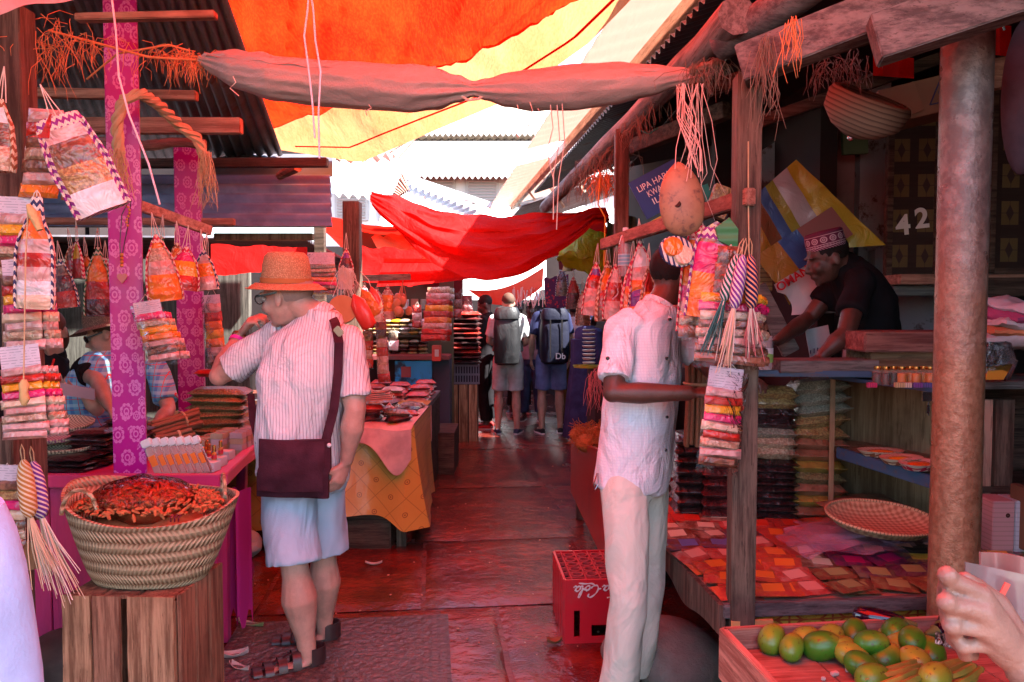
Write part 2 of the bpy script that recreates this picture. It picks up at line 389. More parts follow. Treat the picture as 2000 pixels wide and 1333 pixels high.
# main tarp: red sheet over the near aisle, its outer part cream
A = W(540, 292, 6.0); B = W(705, 318, 6.0); Cc = W(1290, -60, 3.7); D = W(380, -240, 3.2)
tt = thing('overhead_tarp', 'big translucent tarp over the near aisle, orange-red with a pale yellow outer band', 'tarp', (0, 3, 2.9))
near_l = V(-1.9, .0, 3.2); near_r = V(1.3, .3, 3.2)
r_far = W(850, 175, 5.1); r_l = W(480, 200, 5.2)
# red part and cream part share one long seam, real sheets butted with a hem
P0 = W(525, 258, 5.7); P1 = W(700, 190, 5.4); P2 = W(860, 140, 4.9); P3 = W(1060, 40, 4.2); P4 = W(1180, -60, 3.7)
def poly(pts):
    seg = [(pts[i]-pts[i-1]).length for i in range(1, len(pts))]; T = sum(seg)
    def f(t):
        d = t*T
        for i, s_ in enumerate(seg):
            if d <= s_ or i == len(seg)-1: return pts[i]+(pts[i+1]-pts[i])*(d/s_)
            d -= s_
    return f
seam = poly([P0, P1, P2, P3, P4]); outer = poly([A, B, W(850, 255, 5.6), W(1000, 192, 5.0), W(1150, 85, 4.3), Cc]); inner = poly([W(430, -10, 4.2)+V(0, 0, .02), W(600, -120, 3.9), W(900, -220, 3.5), W(1390, -220, 3.3)])
def wr(u, v, a=.03, s=3): return V(0, 0, a*noise.noise(V(u*s*3, v*s*.7, 5))+a*.7*noise.noise(V(u*s*8+v*4, v*s*1.0, 9))+a*.3*noise.noise(V(u*s*22+v*9, v*s*1.4, 3)))
mb = MB(); mb.grid(lambda u, v: inner(u)*(1-v)+seam(u)*v+wr(u, v, .05)+V(0, 0, -.12*math.sin(math.pi*v)), 60, 24)
mb.build('red_panel', M_tred, tt)
mb = MB(); mb.grid(lambda u, v: seam(u)*(1-v)+outer(u)*v+(inner(u)-seam(u)).normalized()*.03*(1-v)+wr(u, 1, .05)*(1-v)+V(0, 0, .012*(1-v)+.02*math.sin(math.pi*v)*noise.noise(V(u*9, v*2, 8))), 60, 14)
mb.build('pale_panel', M_tcream, tt)
mb = MB(); mid = lambda u: seam(u)*.35+outer(u)*.65+V(0, 0, -.02)
mb.tube([mid(i/40) for i in range(2, 41)], .012, 5, flat=.4); mb.build('red_hem_rope', M_tdeep, tt)
t2 = MB(); inn = lambda u: inner(u)+V(0, 0, .05)
nr = poly([near_l, near_r])
t2.grid(lambda u, v: inn(u)*(1-v)+nr(u)*v+wr(u, v, .06)+V(0, 0, -.15*math.sin(math.pi*v)), 40, 30)
tag(t2.build('overhead_tarp', M_tred, smooth=True), 'second red tarp stretched overhead behind the photographer', 'tarp')
# sagging red cloth across the aisle
L0 = W(722, 374, 6.2); R0 = W(1185, 405, 6.6)
def sag(u, v):
    top = L0*(1-u)+R0*u+V(0, .1, -.13*math.sin(math.pi*u)**1.2*(1-.15*u))
    bl = W(728, 402, 6.2); br = W(1190, 436, 6.5)
    bot = bl*(1-u)+br*u+V(0, -.35*math.sin(math.pi*u), -.55*math.sin(math.pi*min(1, u*1.08))**.9)
    p = top*(1-v)+bot*v
    return p+V(0, -.10*math.sin(math.pi*v)+.03*math.sin(v*16+u*5)*math.sin(math.pi*u)+.05*noise.noise(V(u*4, v*11, 2)), .035*noise.noise(V(u*5, v*13, 0))+.015*noise.noise(V(u*14+v*6, v*22, 4)))
mb = MB(); mb.grid(sag, 90, 50)
tag(mb.build('red_cloth', M_tdeep), 'crimson cloth sagging across the aisle like a hammock', 'cloth')
def sag2(u, v):
    a = W(750, 505, 7.2)*(1-u)+W(1180, 425, 7.0)*u; b = W(735, 560, 7.1)*(1-u)+W(1188, 462, 6.9)*u
    return a*(1-v)+b*v+V(0, .03*math.sin(v*9), -.13*math.sin(math.pi*u)*(1-.1*v))
mb = MB(); mb.grid(sag2, 40, 8); tag(mb.build('red_cloth', M_tdeep), 'long narrow red cloth slung behind and below the sagging crimson cloth', 'cloth')
def cl(name, a, b, c, d, lab, mt=M_tdeep, f=.03, cat='cloth'):
    m_ = MB(); m_.grid(sheetfn(a, b, d, c, 0, f, 5, rnd.random()*9), 20, 10); return tag(m_.build(name, mt), lab, cat)
cl('red_cloth', W(412, 478, 6.6), W(600, 484, 6.6), W(600, 528, 6.5), W(412, 536, 6.5), 'short red cloth hung level behind the straw hat')
cl('red_cloth', W(705, 480, 7.4), W(826, 492, 7.4), W(820, 556, 7.3), W(708, 552, 7.3), 'bright red cloth hanging flat behind the hanging charms')
cl('yellow_tarp', W(725, 462, 8.0), W(800, 455, 8.6), W(860, 520, 8.2), W(740, 492, 7.9), 'orange-yellow tarp scrap glowing behind the red cloths', M_tcream, .03, 'tarp')
mb = MB(); mb.grid(sheetfn(AL(-1.25, 7.9, 2.5), AL(.95, 7.9, 2.42), AL(-1.25, 10.9, 2.42), AL(.9, 10.9, 2.4), .12, .05, 5, 3), 30, 20)
tag(mb.build('added_red_tarp', M_tdeep), 'added dark red tarp behind the sagging crimson cloth, reddening the floor reflection', 'tarp')  # added out of sight so the floor mirrors red instead of sky
# far sunlit sheet over the aisle end
def far(u, v):
    a = W(912, 566, 11.0)*(1-u)+W(1062, 522, 10.4)*u; b = W(950, 592, 10.6)*(1-u)+W(1060, 560, 10.2)*u
    return a*(1-v)+b*v+V(0, 0, -.12*math.sin(math.pi*u))
mb = MB(); mb.grid(far, 20, 6); tag(mb.build('red_cloth', tarp('thin_red_cloth', (.8, .08, .05), (.9, .1, .06), .6)), 'thin ragged red cloth edge under the blinding gap over the far aisle', 'cloth')
mb = MB()
for i in range(26):
    p = W(rnd.uniform(1000, 1062), rnd.uniform(560, 572), 10.3); mb.tube([p, p+V(rnd.uniform(-.02, .02), 0, -.1), p+V(rnd.uniform(-.05, .05), 0, -rnd.uniform(.12, .25))], .006, 4)
tag(mb.build('fringe', P('pale_red_fringe', (.8, .45, .4), .8)), 'ragged pale fringe hanging at the far bright gap', 'fringe')

# ================= roofs =================
def corr(name, a, b, c, d, n, amp, m, label, axis=0, th=.003, kind=None, cat='roof', parent=None, ragged=0):
    """corner order a b c d; waves run across a->b, ribs follow a->d"""
    a, b, c, d = map(Vector, (a, b, c, d)); N = (b-a).cross(d-a).normalized()
    if N.z < 0: N = -N
    def fn(u, v):
        p = (a*(1-u)+b*u)*(1-v)+(d*(1-u)+c*u)*v
        q = ragged*noise.noise(V(u*n*.5, 0, 7))*(1 if v > .5 else 0)
        return p+N*amp*math.sin(2*math.pi*u*n)+(d-a).normalized()*q
    mb = MB(); mb.grid(fn, int(n*6), 3, thick=th); o = mb.build(name, m, parent, smooth=True, sharp=60)
    return tag(o, label, cat, None, kind) if parent is None else o
lr = thing('tin_roof', 'dark corrugated iron roof over the pink stall, ribs running away', 'roof', (-3, 4.5, 2.8))
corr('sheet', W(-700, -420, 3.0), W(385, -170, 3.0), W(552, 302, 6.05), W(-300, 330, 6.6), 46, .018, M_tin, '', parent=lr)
corr('tin_roof', V(-5.5, -.6, 3.3), V(-1.55, -.6, 3.3), W(385, -170, 3.0)+V(0, .1, .04), W(-700, -420, 3.0)+V(0, .1, .04), 40, .018, M_tin, 'unseen corrugated roof added to block sun on the pink stall side, overhead')  # added above the frame to stop sun leaking past the tarp
corr('tin_roof', V(5.5, -.6, 3.7), V(1.25, -.6, 3.2), V(1.0, 2.2, 3.0), V(5.5, 2.2, 3.8), 40, .018, M_tin, 'dark corrugated roof on the vendors\' side, overhead')  # added out of view against sun leaks on this side
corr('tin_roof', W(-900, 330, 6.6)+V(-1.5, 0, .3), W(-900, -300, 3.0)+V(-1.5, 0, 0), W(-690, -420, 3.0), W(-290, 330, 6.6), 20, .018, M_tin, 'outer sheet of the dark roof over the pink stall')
mb = MB()
mb.beam(W(150, 36, 3.2), W(422, 30, 3.2), .045, .03); mb.build('batten', M_redw, lr)
mb = MB(); mb.beam(W(60, 182, 4.2), W(385, 188, 4.2), .05, .05); mb.build('batten', M_redw, lr)
mb = MB(); mb.beam(W(60, 246, 4.3), W(472, 247, 4.3), .06, .085); mb.build('batten', M_redw, lr)
mb = MB(); mb.beam(W(-100, 322, 5.3), W(640, 318, 5.3), .07, .06); mb.build('rafter', M_darkw, lr)
mb = MB(); mb.tube([W(80, 282, 4.6)+V(0, 0, .01*math.sin(i)) if i == 0 else W(80+i*32, 282+4*math.sin(i*1.3), 4.6) for i in range(11)], [.03+.004*math.sin(i*2) for i in range(11)], 8); mb.build('log', wood('pinkish_log', (.4, .24, .2), (.6, .42, .36), 0), lr)
mb = MB(); mb.beam(W(-60, 432, 5.0), W(458, 434, 5.0), .05, .045); mb.build('fascia', M_redw, lr)
q = MB(); q.box(W(220, 312, 6.5), (3.55, .04, .30)); tag(q.build('roof_gable', M_dark), 'dark board filling the gap above the purplish eave', 'board')
lr2 = thing('tin_roof', 'purplish corrugated iron eave with level ribs behind the pink posts', 'roof', (-2.5, 5.6, 2.1))
corr('sheet', W(60, 345, 5.75), W(60, 441, 5.35), W(648, 441, 5.35), W(645, 345, 5.75), 5, .034, M_tin2, '', parent=lr2)
mb = MB(); mb.grid(lambda u, v: W(395+255*u, 345-(44 if u > .12 else 30)*v, 5.8+.3*v), 4, 2, thick=.004); mb.build('ridge_flashing', P('flat_dark_iron', lambda x: rust(x, (.1, .09, .1), (.16, .14, .15), (.2, .1, .08)), .5, None, metal=.4), lr2)
mb = MB(); mb.tube([W(545, 345, 5.6), W(580, 325, 5.5)], [.03, .045], 8); mb.build('log_end', M_redw, lr2)
mb = MB(); mb.beam(W(420, 463, 5.6), W(612, 463, 5.6), .06, .05); mb.build('rafter', M_plywood, lr2)
corr('tin_roof', W(640, 318, 7.2), W(795, 312, 7.0), W(762, 390, 6.3), W(648, 382, 6.4), 6, .022, M_tinw, 'corrugated sheet painted pale as sunlit behind the purplish eave')  # light from above is put into this sheet's pale colour
corr('tin_roof', W(655, 312, 7.6), W(770, 300, 7.6), W(800, 372, 7.3), W(780, 385, 7.3), 6, .025, M_tinr, 'rusty corrugated sheet edge painted as red-lit, behind the pale one')
# roof over the farther left stalls, dark underside
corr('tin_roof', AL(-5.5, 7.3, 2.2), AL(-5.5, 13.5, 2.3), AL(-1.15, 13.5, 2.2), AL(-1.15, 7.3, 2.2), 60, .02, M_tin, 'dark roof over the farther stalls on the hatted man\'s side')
# right high eave
hr = thing('high_roof', 'pale high eave with rafters and struts on the far side of the aisle', 'roof', (1.2, 6, 3.2))
e0 = V(.86, 1.6, 3.20); e1 = V(-.42, 13.2, 3.20)
for (ua, ub) in ((0, (8.02-1.6)/11.6), ((9.0-1.6)/11.6, 1)):
    mb = MB(); mb.grid(lambda u, v: (e0*(1-(ua+(ub-ua)*u))+e1*(ua+(ub-ua)*u))+V(1.5*v, .15*v, .42*v+.006*math.sin((ua+(ub-ua)*u)*260)), 160, 4, thick=.006); mb.build('sheet', M_eave, hr)
mb = MB(); mb.beam(e0+V(.45, 0, .06), e1+V(.42, 0, .06), .07, .09); mb.build('rafter', M_palew, hr)
for i in range(9):
    p = e0+(e1-e0)*((i+.4)/9)
    mb = MB(); mb.beam(p+V(.42, 0, .05), p+V(.72, .02, -.36), .03, .03); mb.build('strut', M_palew, hr)
# right low black corrugated roof
br = thing('tin_roof', 'black corrugated roof with a ragged zigzag eave over the vendors', 'roof', (1.6, 5.5, 2.8))
def eave(Y): return V(.742-.102*(Y-2.93), Y, 2.75)
for y0, y1, nn in ((2.0, 7.98, 82), (9.05, 12.5, 43)):
    a, d = eave(y0), eave(y1)
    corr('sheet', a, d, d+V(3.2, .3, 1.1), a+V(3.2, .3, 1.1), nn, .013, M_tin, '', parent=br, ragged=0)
mb = MB(); lg = [W(1440, 30, 2.45), W(1335, 140, 3.1), W(1240, 235, 3.9), W(1150, 320, 5.0), W(1065, 405, 6.6)]
mb.tube([lg[0]*(1-f)+lg[1]*f for f in (0, .5)]+[lg[1]*(1-f)+lg[2]*f+V(0, 0, .01) for f in (0, .5)]+[lg[2], (lg[2]+lg[3])/2, lg[3], lg[4]], [.062, .057, .06, .052, .055, .058, .052, .05], 9)
mb.build('eave_log', wood('eave_log_wood', (.15, .11, .10), (.28, .22, .2), 1), br)
# upper right beams
mb = MB(); mb.beam(W(1447, 132, 2.42), W(1960, -70, 2.15), .1, .115); o = mb.build('weathered_beam', M_oldw); tag(o, 'grey squared timber whose sawn end rests on the brown post', 'beam')
mb = MB(); mb.beam(W(1706, 82, 2.16), W(2110, -55, 2.02), .1, .125); o = mb.build('weathered_beam', M_oldw); tag(o, 'grey squared timber lying on the round steel pillar', 'beam')
mb = MB(); mb.tube([W(1405, 92, 2.6), W(1500, 30, 2.45), W(1620, -60, 2.3)], [.05, .06, .065], 10); tag(mb.build('round_log', wood('log2', (.11, .09, .09), (.2, .17, .16), 0)), 'thick round log rising above the brown post', 'log')
mb = MB(); mb.beam(W(1385, 175, 2.9), W(1730, 60, 2.9), .06, .05)
mb3 = MB(); mb3.beam(W(1480, 240, 3.4), W(1850, 110, 3.4), .05, .05); tag(mb3.build('dark_rafter', M_darkw), 'thin dark rafter just above the striped sack', 'rafter')
mb2 = MB(); mb2.beam(W(1130, 330, 5.2), W(1420, 215, 4.2), .07, .09); tag(mb2.build('dark_rafter', M_darkw), 'dark rafter under the black roof, farther in', 'rafter')
tag(mb.build('dark_rafter', M_darkw), 'dark rafter directly behind the grey squared timbers', 'rafter')
# inner roof and walls that close the right shop
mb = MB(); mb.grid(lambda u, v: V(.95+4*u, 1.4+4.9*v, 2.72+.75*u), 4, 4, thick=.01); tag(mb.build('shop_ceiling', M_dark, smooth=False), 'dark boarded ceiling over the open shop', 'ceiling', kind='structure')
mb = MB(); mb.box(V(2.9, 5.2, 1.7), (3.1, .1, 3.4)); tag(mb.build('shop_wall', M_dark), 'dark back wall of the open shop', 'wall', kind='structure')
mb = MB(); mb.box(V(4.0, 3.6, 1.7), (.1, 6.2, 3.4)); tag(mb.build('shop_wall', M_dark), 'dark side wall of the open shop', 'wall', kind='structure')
mb = MB(); mb.box(V(3.2, .15, 1.7), (3.0, .08, 3.4)); tag(mb.build('added_blocker_wall', M_dark), 'dark wall of the neighbouring stall behind the photographer, vendors\' side', 'wall')  # unseen, added to keep frontal light off the shop interior
mb = MB(); mb.box(V(-3.5, -.75, 1.7), (3.2, .08, 3.4)); tag(mb.build('added_blocker_wall', M_dark), 'added dark wall behind the photographer, narrowing the frontal light, pink stall side', 'wall')  # unseen, added to narrow the opening for frontal light
# left depth walls
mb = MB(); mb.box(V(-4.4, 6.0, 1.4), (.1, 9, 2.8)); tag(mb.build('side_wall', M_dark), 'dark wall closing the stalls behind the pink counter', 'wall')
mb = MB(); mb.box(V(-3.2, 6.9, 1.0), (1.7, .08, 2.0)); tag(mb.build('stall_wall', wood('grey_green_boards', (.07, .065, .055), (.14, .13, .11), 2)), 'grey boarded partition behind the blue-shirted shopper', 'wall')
# ================= building beyond =================
bd = thing('pale_building', 'pale building with two tiled roofs and louvred shutters beyond the stalls', 'building', (-1.5, 22, 0))
def bx(name, c, size, m, par=bd, **k): q = MB(); q.box(c, size, **k); return q.build(name, m, par)
M_bw = P('cream_render', lambda x: x.mix(x.noise(.8, 4), (.7, .58, .42), (.8, .7, .55)), .9)
M_bw2 = P('white_render', lambda x: x.mix(x.noise(.8, 4), (.7, .66, .62), (.8, .76, .72)), .9)
def tile_h(x): return ((x.x*4).fr()-.5).ab()*1.2+(x.z*5).fr()
M_tile = P('clay_tiles', lambda x: x.mix(((x.z*5).fr()).lt(.22).mx(((x.x*4).fr()).lt(.15)), (.5, .42, .38), (.28, .2, .18)), .8, (tile_h, .8, .05))
def zy(y, Y): return W(1000, y, Y).z
bx('lower_wall', V(-1.2, 22.4, zy(420, 22)/2+1), (9, .4, zy(335, 22)+1), M_bw2)
bx('upper_wall', V(-1.2, 24.4, (zy(278, 24)+zy(230, 24))/2), (9, .4, zy(200, 24)-zy(300, 24)), M_bw)
for nm, y0, y1, Y0, Y1 in (('lower_roof', 332, 272, 21.6, 24.2), ('upper_roof', 250, 190, 23.6, 27.0)):
    q = MB(); a = W(1000, y0, Y0).z; b = W(1000, y1, Y1).z
    q.grid(lambda u, v: V(-6+10*u, Y0+(Y1-Y0)*v, a+(b-a)*v+.03*math.sin(u*10*4*6.283)), 120, 12, thick=.04); q.build(nm, M_tile, bd)
    bx('eave_board', V(-1, Y0, a-.08), (10, .06, .2), M_bw2)
    q = MB()
    for i in range(60): q.prism([V(-6+i*.166, Y0-.05, a-.17), V(-6+i*.166+.083, Y0-.05, a-.27), V(-6+i*.166+.166, Y0-.05, a-.17)], (0, .02, 0))
    q.build('scalloped_trim', M_bw2, bd)
for i in range(6):
    x0 = -4.6+i*1.25; w_ = bx('shutter', V(x0, 22.16, zy(385, 22)), (.95, .06, 1.3), P('shutter_frame', (.5, .46, .43), .8))
    q = MB()
    for k in range(14): q.box(V(x0, 22.11, zy(385, 22)-.56+k*.085), (.8, .04, .05), rotm(25))
    q.build('louvres', P('shutter_louvre', (.42, .38, .36), .8), w_)
# timber frame corner in front of it
mb = MB(); mb.beam(W(745, 305, 9), W(812, 262, 9), .05, .05); mb.beam(W(770, 300, 9), W(770, 272, 9), .04, .04); mb.beam(W(775, 308, 9), W(815, 262, 9), .05, .05)
mb.beam(W(700, 268, 9), W(820, 258, 9), .05, .04); tag(mb.build('roof_truss', M_palew), 'small pale roof truss against the tiled building', 'truss')
mb = MB(); mb.beam(W(790, 345, 8), W(960, 402, 8), .06, .06); mb.beam(W(765, 332, 8), W(800, 352, 8), .05, .05); tag(mb.build('white_ridge_board', M_tinw), 'whitish sloping ridge board above the sagging crimson cloth', 'board')
corr('tin_roof', W(790, 350, 8.1), W(955, 410, 8.1), W(850, 440, 7.9), W(770, 385, 7.9), 12, .015, M_tinw, 'pale low roof slope just above the sagging crimson cloth')

# far end of the aisle: roofs, walls of the last stalls
corr('tin_roof', AL(-1.3, 10.9, 2.5), AL(1.4, 10.9, 2.4), AL(1.4, 12.4, 2.45), AL(-1.3, 12.4, 2.45), 14, .018, M_tin, 'dark roof closing the far end of the aisle')
mb = MB(); mb.grid(lambda u, v: V(-3+6*u, 15.0+3*v, 1.5+2.4*v+.05*math.sin(u*20)), 30, 6, thick=.01); tag(mb.build('pale_canopy', M_canv), 'sunlit pale canopy glaring beyond the aisle end', 'canopy')
xa, xb = W(905, 600, 14.5).x, W(1066, 600, 14.5).x
for x0, x1, h_, lb in ((-6, xa, 2.7, 'dark stall back closing the aisle end on the hatted man\'s side'), (xa, xb, 1.70, 'low dark wall at the aisle end under the blinding gap'), (xb, 4.5, 2.7, 'dark stall back closing the aisle end on the vendors\' side')):
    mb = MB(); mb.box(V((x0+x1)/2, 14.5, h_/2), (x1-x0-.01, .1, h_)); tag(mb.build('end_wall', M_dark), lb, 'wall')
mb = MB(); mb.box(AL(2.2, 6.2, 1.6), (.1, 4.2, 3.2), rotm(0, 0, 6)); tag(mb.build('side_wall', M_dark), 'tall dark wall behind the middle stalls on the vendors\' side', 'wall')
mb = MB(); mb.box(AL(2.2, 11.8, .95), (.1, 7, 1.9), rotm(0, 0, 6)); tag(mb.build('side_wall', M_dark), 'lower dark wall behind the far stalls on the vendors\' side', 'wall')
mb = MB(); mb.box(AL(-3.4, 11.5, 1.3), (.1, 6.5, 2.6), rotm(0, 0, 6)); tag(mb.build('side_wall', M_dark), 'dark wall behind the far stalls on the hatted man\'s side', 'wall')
# ================= people =================
def skin(name, c, k=.8): return P(name, lambda x: x.mix(x.noise(9, 6, rough=.65).ss(.35, .65), dk(c, k*.92), c), .48, (lambda x: x.noise(160, 3)+x.noise(26, 4)*1.2, .35, .004), coat=.08, croughs=.35)
SK_PINK = skin('fair_skin', (.66, .33, .25)); SK_DARK = skin('dark_skin', (.10, .045, .03)); SK_TAN = skin('tan_skin', (.55, .31, .22)); SK_BR = skin('brown_skin', (.10, .042, .03))
def headmb(mb, c, fd, up, s=1.0):
    fd = fd.normalized(); x = fd.cross(up).normalized(); z = x.cross(fd).normalized(); B = basis(x, fd, z)
    def e(p, r, rt=I3): mb.ell(c+B@(Vector(p)*s), [q*s for q in r], B@rt, 14, 10)
    e((0, -.014, .025), (.076, .098, .09)); e((0, .018, -.028), (.063, .074, .086)); e((0, .034, -.08), (.047, .05, .034)); e((0, .078, -.1), (.02, .016, .017))
    for q in (-1, 1): e((q*.032, .066, -.03), (.026, .026, .03)); e((q*.03, .083, .028), (.026, .01, .008)); e((q*.078, -.008, -.012), (.009, .021, .034), rotm(10, q*-8, q*15)); e((q*.01, .1, -.034), (.009, .009, .007))
    mb.tube([c+B@(Vector(p)*s) for p in ((0, .086, .02), (0, .103, -.006), (0, .116, -.03), (0, .1, -.042))], [.007*s, .010*s, .012*s, .008*s], 8)
    e((0, .092, -.062), (.023, .012, .006)); e((0, .09, -.073), (.021, .012, .007)); return B
def handmb(mb, w, d, n, side=1, size=1.0, curl=(40, 45, 50, 55), thumb=(.75, 30), spread=4, r=.0082):
    d = d.normalized(); n = (n-d*n.dot(d)).normalized(); l = d.cross(n)*side
    k = size; rk = w+d*.092*k
    mb.tube([w-d*.02*k, w+d*.02*k, w+d*.06*k, w+d*.09*k], [.026*k, .034*k, .040*k, .039*k], 12, flat=.42, up=n)
    lens = (.062, .074, .082, .074)
    for i in range(4):
        off = (-.030+.020*i)*k; base = rk+l*off-d*(.008*k if i in (0, 3) else 0)
        a = R(curl[i]); sp = R((i-1.5)*spread); dd = (d*math.cos(sp)+l*math.sin(sp)).normalized()
        pts = [base-dd*.02*k, base]; tot = 0; p = base
        for j, fr in enumerate((.45, .31, .24)):
            tot += a*(.75 if j == 0 else 1.0)
            v = (dd*math.cos(tot)+n*math.sin(tot)); p = p+v*lens[i]*fr*k; pts.append(p)
        rr = [r*k*q for q in (1.15, 1.12, 1.0, .92, .8)]
        mb.tube(pts, rr, 8)
        for q, pp in enumerate(pts): mb.ell(pp, rr[q]*1.03, seg=8, rings=6)
    tb = w+d*.025*k+l*.026*k; td = (d*thumb[0]+l*.75+n*.35).normalized(); a = R(thumb[1])
    t2 = (td*math.cos(a)+(d*.8+n*.5-l*.4).normalized()*math.sin(a)).normalized(); pts = [tb, tb+td*.042*k, tb+td*.042*k+t2*.032*k, tb+td*.042*k+t2*.032*k+(t2+n*.3).normalized()*.024*k]
    rr = [q*k for q in (.015, .0125, .0105, .0085)]; mb.tube(pts, rr, 8)
    for q, pp in enumerate(pts): mb.ell(pp, rr[q]*1.03, seg=8, rings=6)
def ring(c, w, dpt, ax, dn, n=22, sq=2.4):
    out = []
    for j in range(n):
        a = 2*math.pi*j/n; ca, sa = math.cos(a), math.sin(a)
        out.append(c+ax*(w*abs(ca)**(2/sq)*(1 if ca >= 0 else -1))+dn*(dpt*abs(sa)**(2/sq)*(1 if sa >= 0 else -1)))
    return out
def torso(mb, J, prof, t0=-.15, t1=1.0):
    """prof: (t, half width, half depth, forward shift); t 0 at the pelvis, 1 at the base of the neck"""
    sh = (J['shR']-J['shL']).normalized(); hp = (J['hiR']-J['hiL']).normalized(); ax0 = J['nek']-J['pel']
    fw = J['bd']
    rings = []
    for (t, w, dpt, fs) in prof:
        c = J['pel']+ax0*t+V(*J.get('bow', (0, 0, 0)))*math.sin(math.pi*max(0, min(1, t)))
        ax = (hp*(1-t)+sh*t).normalized() if 0 <= t <= 1 else (hp if t < 0 else sh)
        ax = (ax-ax0.normalized()*ax.dot(ax0.normalized())).normalized()
        dn = ax0.normalized().cross(ax).normalized()
        if dn.dot(fw) < 0: dn = -dn
        rings.append(ring(c+dn*fs, w, dpt, ax, dn))
    mb.loft(rings)
def limb(mb, a, b, c, ra, rb, rc, bulge=1.08):
    p = [a, a.lerp(b, .4), a.lerp(b, .9), b, b.lerp(c, .12), b.lerp(c, .35), b.lerp(c, .75), c]
    r = [ra, ra*1.02*bulge, (rb+ra*.2)/1.15, rb, rb*1.02, rb*bulge*1.05, (rb+rc*2)/3*1.0, rc]
    mb.tube(p, r, 14); mb.ell(a, ra*1.0, seg=12); mb.ell(b, rb*1.0, seg=12)
def human(label, J, skinm, fat=1.0, vox=.009, tv=.012, group=None, shirt=None, bottom=None, shoes=None, hair=None, sleeve=.75, hem=-.12, hsz=1.0,
          handL=None, handR=None, legs=True, calf=.056, wr=.007, shname='shirt', btname='trousers', blen=.95, shoe=None, neckhole=True, root=None, eyes=True, loose=1.0, cuff=0):
    pel = J['pel']
    base = V(pel.x, pel.y, 0)
    mb = MB(); f = fat
    bp = [(-.12, .11*f, .08*f, 0), (.0, .14*f, .10*f, 0), (.25, .135*f, .095*f, .01), (.6, .15*f, .105*f, .01), (.85, .155*min(f, 1.15), .085, 0), (.96, .11, .075, -.005), (1.05, .055, .055, 0)]
    torso(mb, J, bp)
    fd = J['fd'].normalized(); up = J.get('up', V(0, 0, 1)).normalized()
    hc = J['hd']; B = headmb(mb, hc, fd, up, hsz)
    mb.tube([J['nek']-(hc-J['nek'])*.2, J['nek'].lerp(hc, .45), hc-B@V(0, .02, .03)], [.064, .056, .058], 14)
    for s_ in 'LR':
        limb(mb, J['sh'+s_], J['el'+s_], J['wr'+s_], .047*min(f, 1.2), .040*min(f, 1.15), .027)
        if legs: limb(mb, J['hi'+s_], J['kn'+s_], J['an'+s_], .07*f, .055*f**.5, .036, calf/.056*1.08)
        hk = (handL if s_ == 'L' else handR) or {}
        dr = (J['wr'+s_]-J['el'+s_]).normalized(); hdv = hk.get('d', dr); nn = hk.get('n', (-J['bd']*0+((J['sh'+('R' if s_ == 'L' else 'L')]-J['sh'+s_]).normalized())))
        if hk.get('fn'): hk['fn'](mb); continue
        handmb(mb, J['wr'+s_]+hdv*.01, hdv, nn, hk.get('side', 1 if s_ == 'L' else -1), hk.get('size', 1.0), hk.get('curl', (30, 28, 25, 22)), hk.get('thumb', (.9, 25)), r=hk.get('r', .0082))
        if legs and shoes is None:
            a = J['an'+s_]; t = J['to'+s_]; mb.tube([a+V(0, 0, .02)-(t-a).normalized()*.03, a.lerp(t, .35)-V(0, 0, .015), t], [.036, .042, .030], 14, flat=.75)
            for kk_ in range(5): q0 = t+(t-a).normalized()*(.012-.006*kk_)+V(0, 0, 1).cross((t-a).normalized())*(.03-.015*kk_)*(1 if s_ == 'L' else -1); mb.ell(V(q0.x, q0.y, .042), .0125-.001*kk_, seg=10, rings=8)
        elif legs:
            a = J['an'+s_]; t = J['to'+s_]; mb.tube([a-(t-a).normalized()*.03-V(0, 0, .02), a.lerp(t, .5)-V(0, 0, .012), t-(t-a).normalized()*.02], [.034, .034, .022], 12, flat=.75)
    m2 = remesh(mb, vox, 2)
    body = m2.build('person', skinm, None, loc=base); tag(body, label, 'person', group)
    def part(mbx, name, mats, v=tv, sm=4, d=None, remsh=True):
        q = remesh(mbx, v, sm, d) if remsh else mbx
        return q.build(name, mats, body)
    def wrn(p): return wr*1.35*(noise.noise(V(p.x*9, p.y*9, p.z*5+p.x*6))*1.0+noise.noise(V(p.x*22, p.y*22, p.z*11-p.x*10))*.5)
    sobj = None
    if shirt:
        q = MB(); L_ = loose
        pr = [(hem, .185*f*L_, .14*f*L_, 0), (0, .182*f*L_, .142*f*L_, 0), (.25, .172*f*L_, .135*f*L_, .01), (.6, .185*f*L_, .14*f, .01), (.82, .185*min(f, 1.15), .118*min(f, 1.15), 0), (.94, .14, .095, -.005), (1.02, .088, .08, 0), (1.07, .074, .072, 0)]
        torso(q, J, pr)
        for s_ in 'LR':
            a = J['sh'+s_]; b = J['el'+s_]; w_ = J['wr'+s_]
            if sleeve <= 1: e = a.lerp(b, sleeve); q.tube([a+(J['nek']-a)*.25, a, a.lerp(e, .5), e], [.07, .068*min(f, 1.1), .068*min(f, 1.15), .072*min(f, 1.1)], 16)
            else: e = b.lerp(w_, sleeve-1); q.tube([a+(J['nek']-a)*.25, a, b, e], [.065, .062, .052, .042], 16)
            q.ell(a, .067*min(f, 1.1))
        sobj = part(q, shname, shirt, d=wrn)
        q = MB(); n_ = J['nek']; dz = (J['hd']-n_).normalized(); x_, y_, z_ = frame(dz)
        q.lathe([(.064, -.02), (.070, .0), (.066, .034), (.060, .036), (.058, .0)], n_+dz*.005, 20, basis(x_, y_, z_), sx=1.0, sy=1.05); q.build('collar', shirt, body)
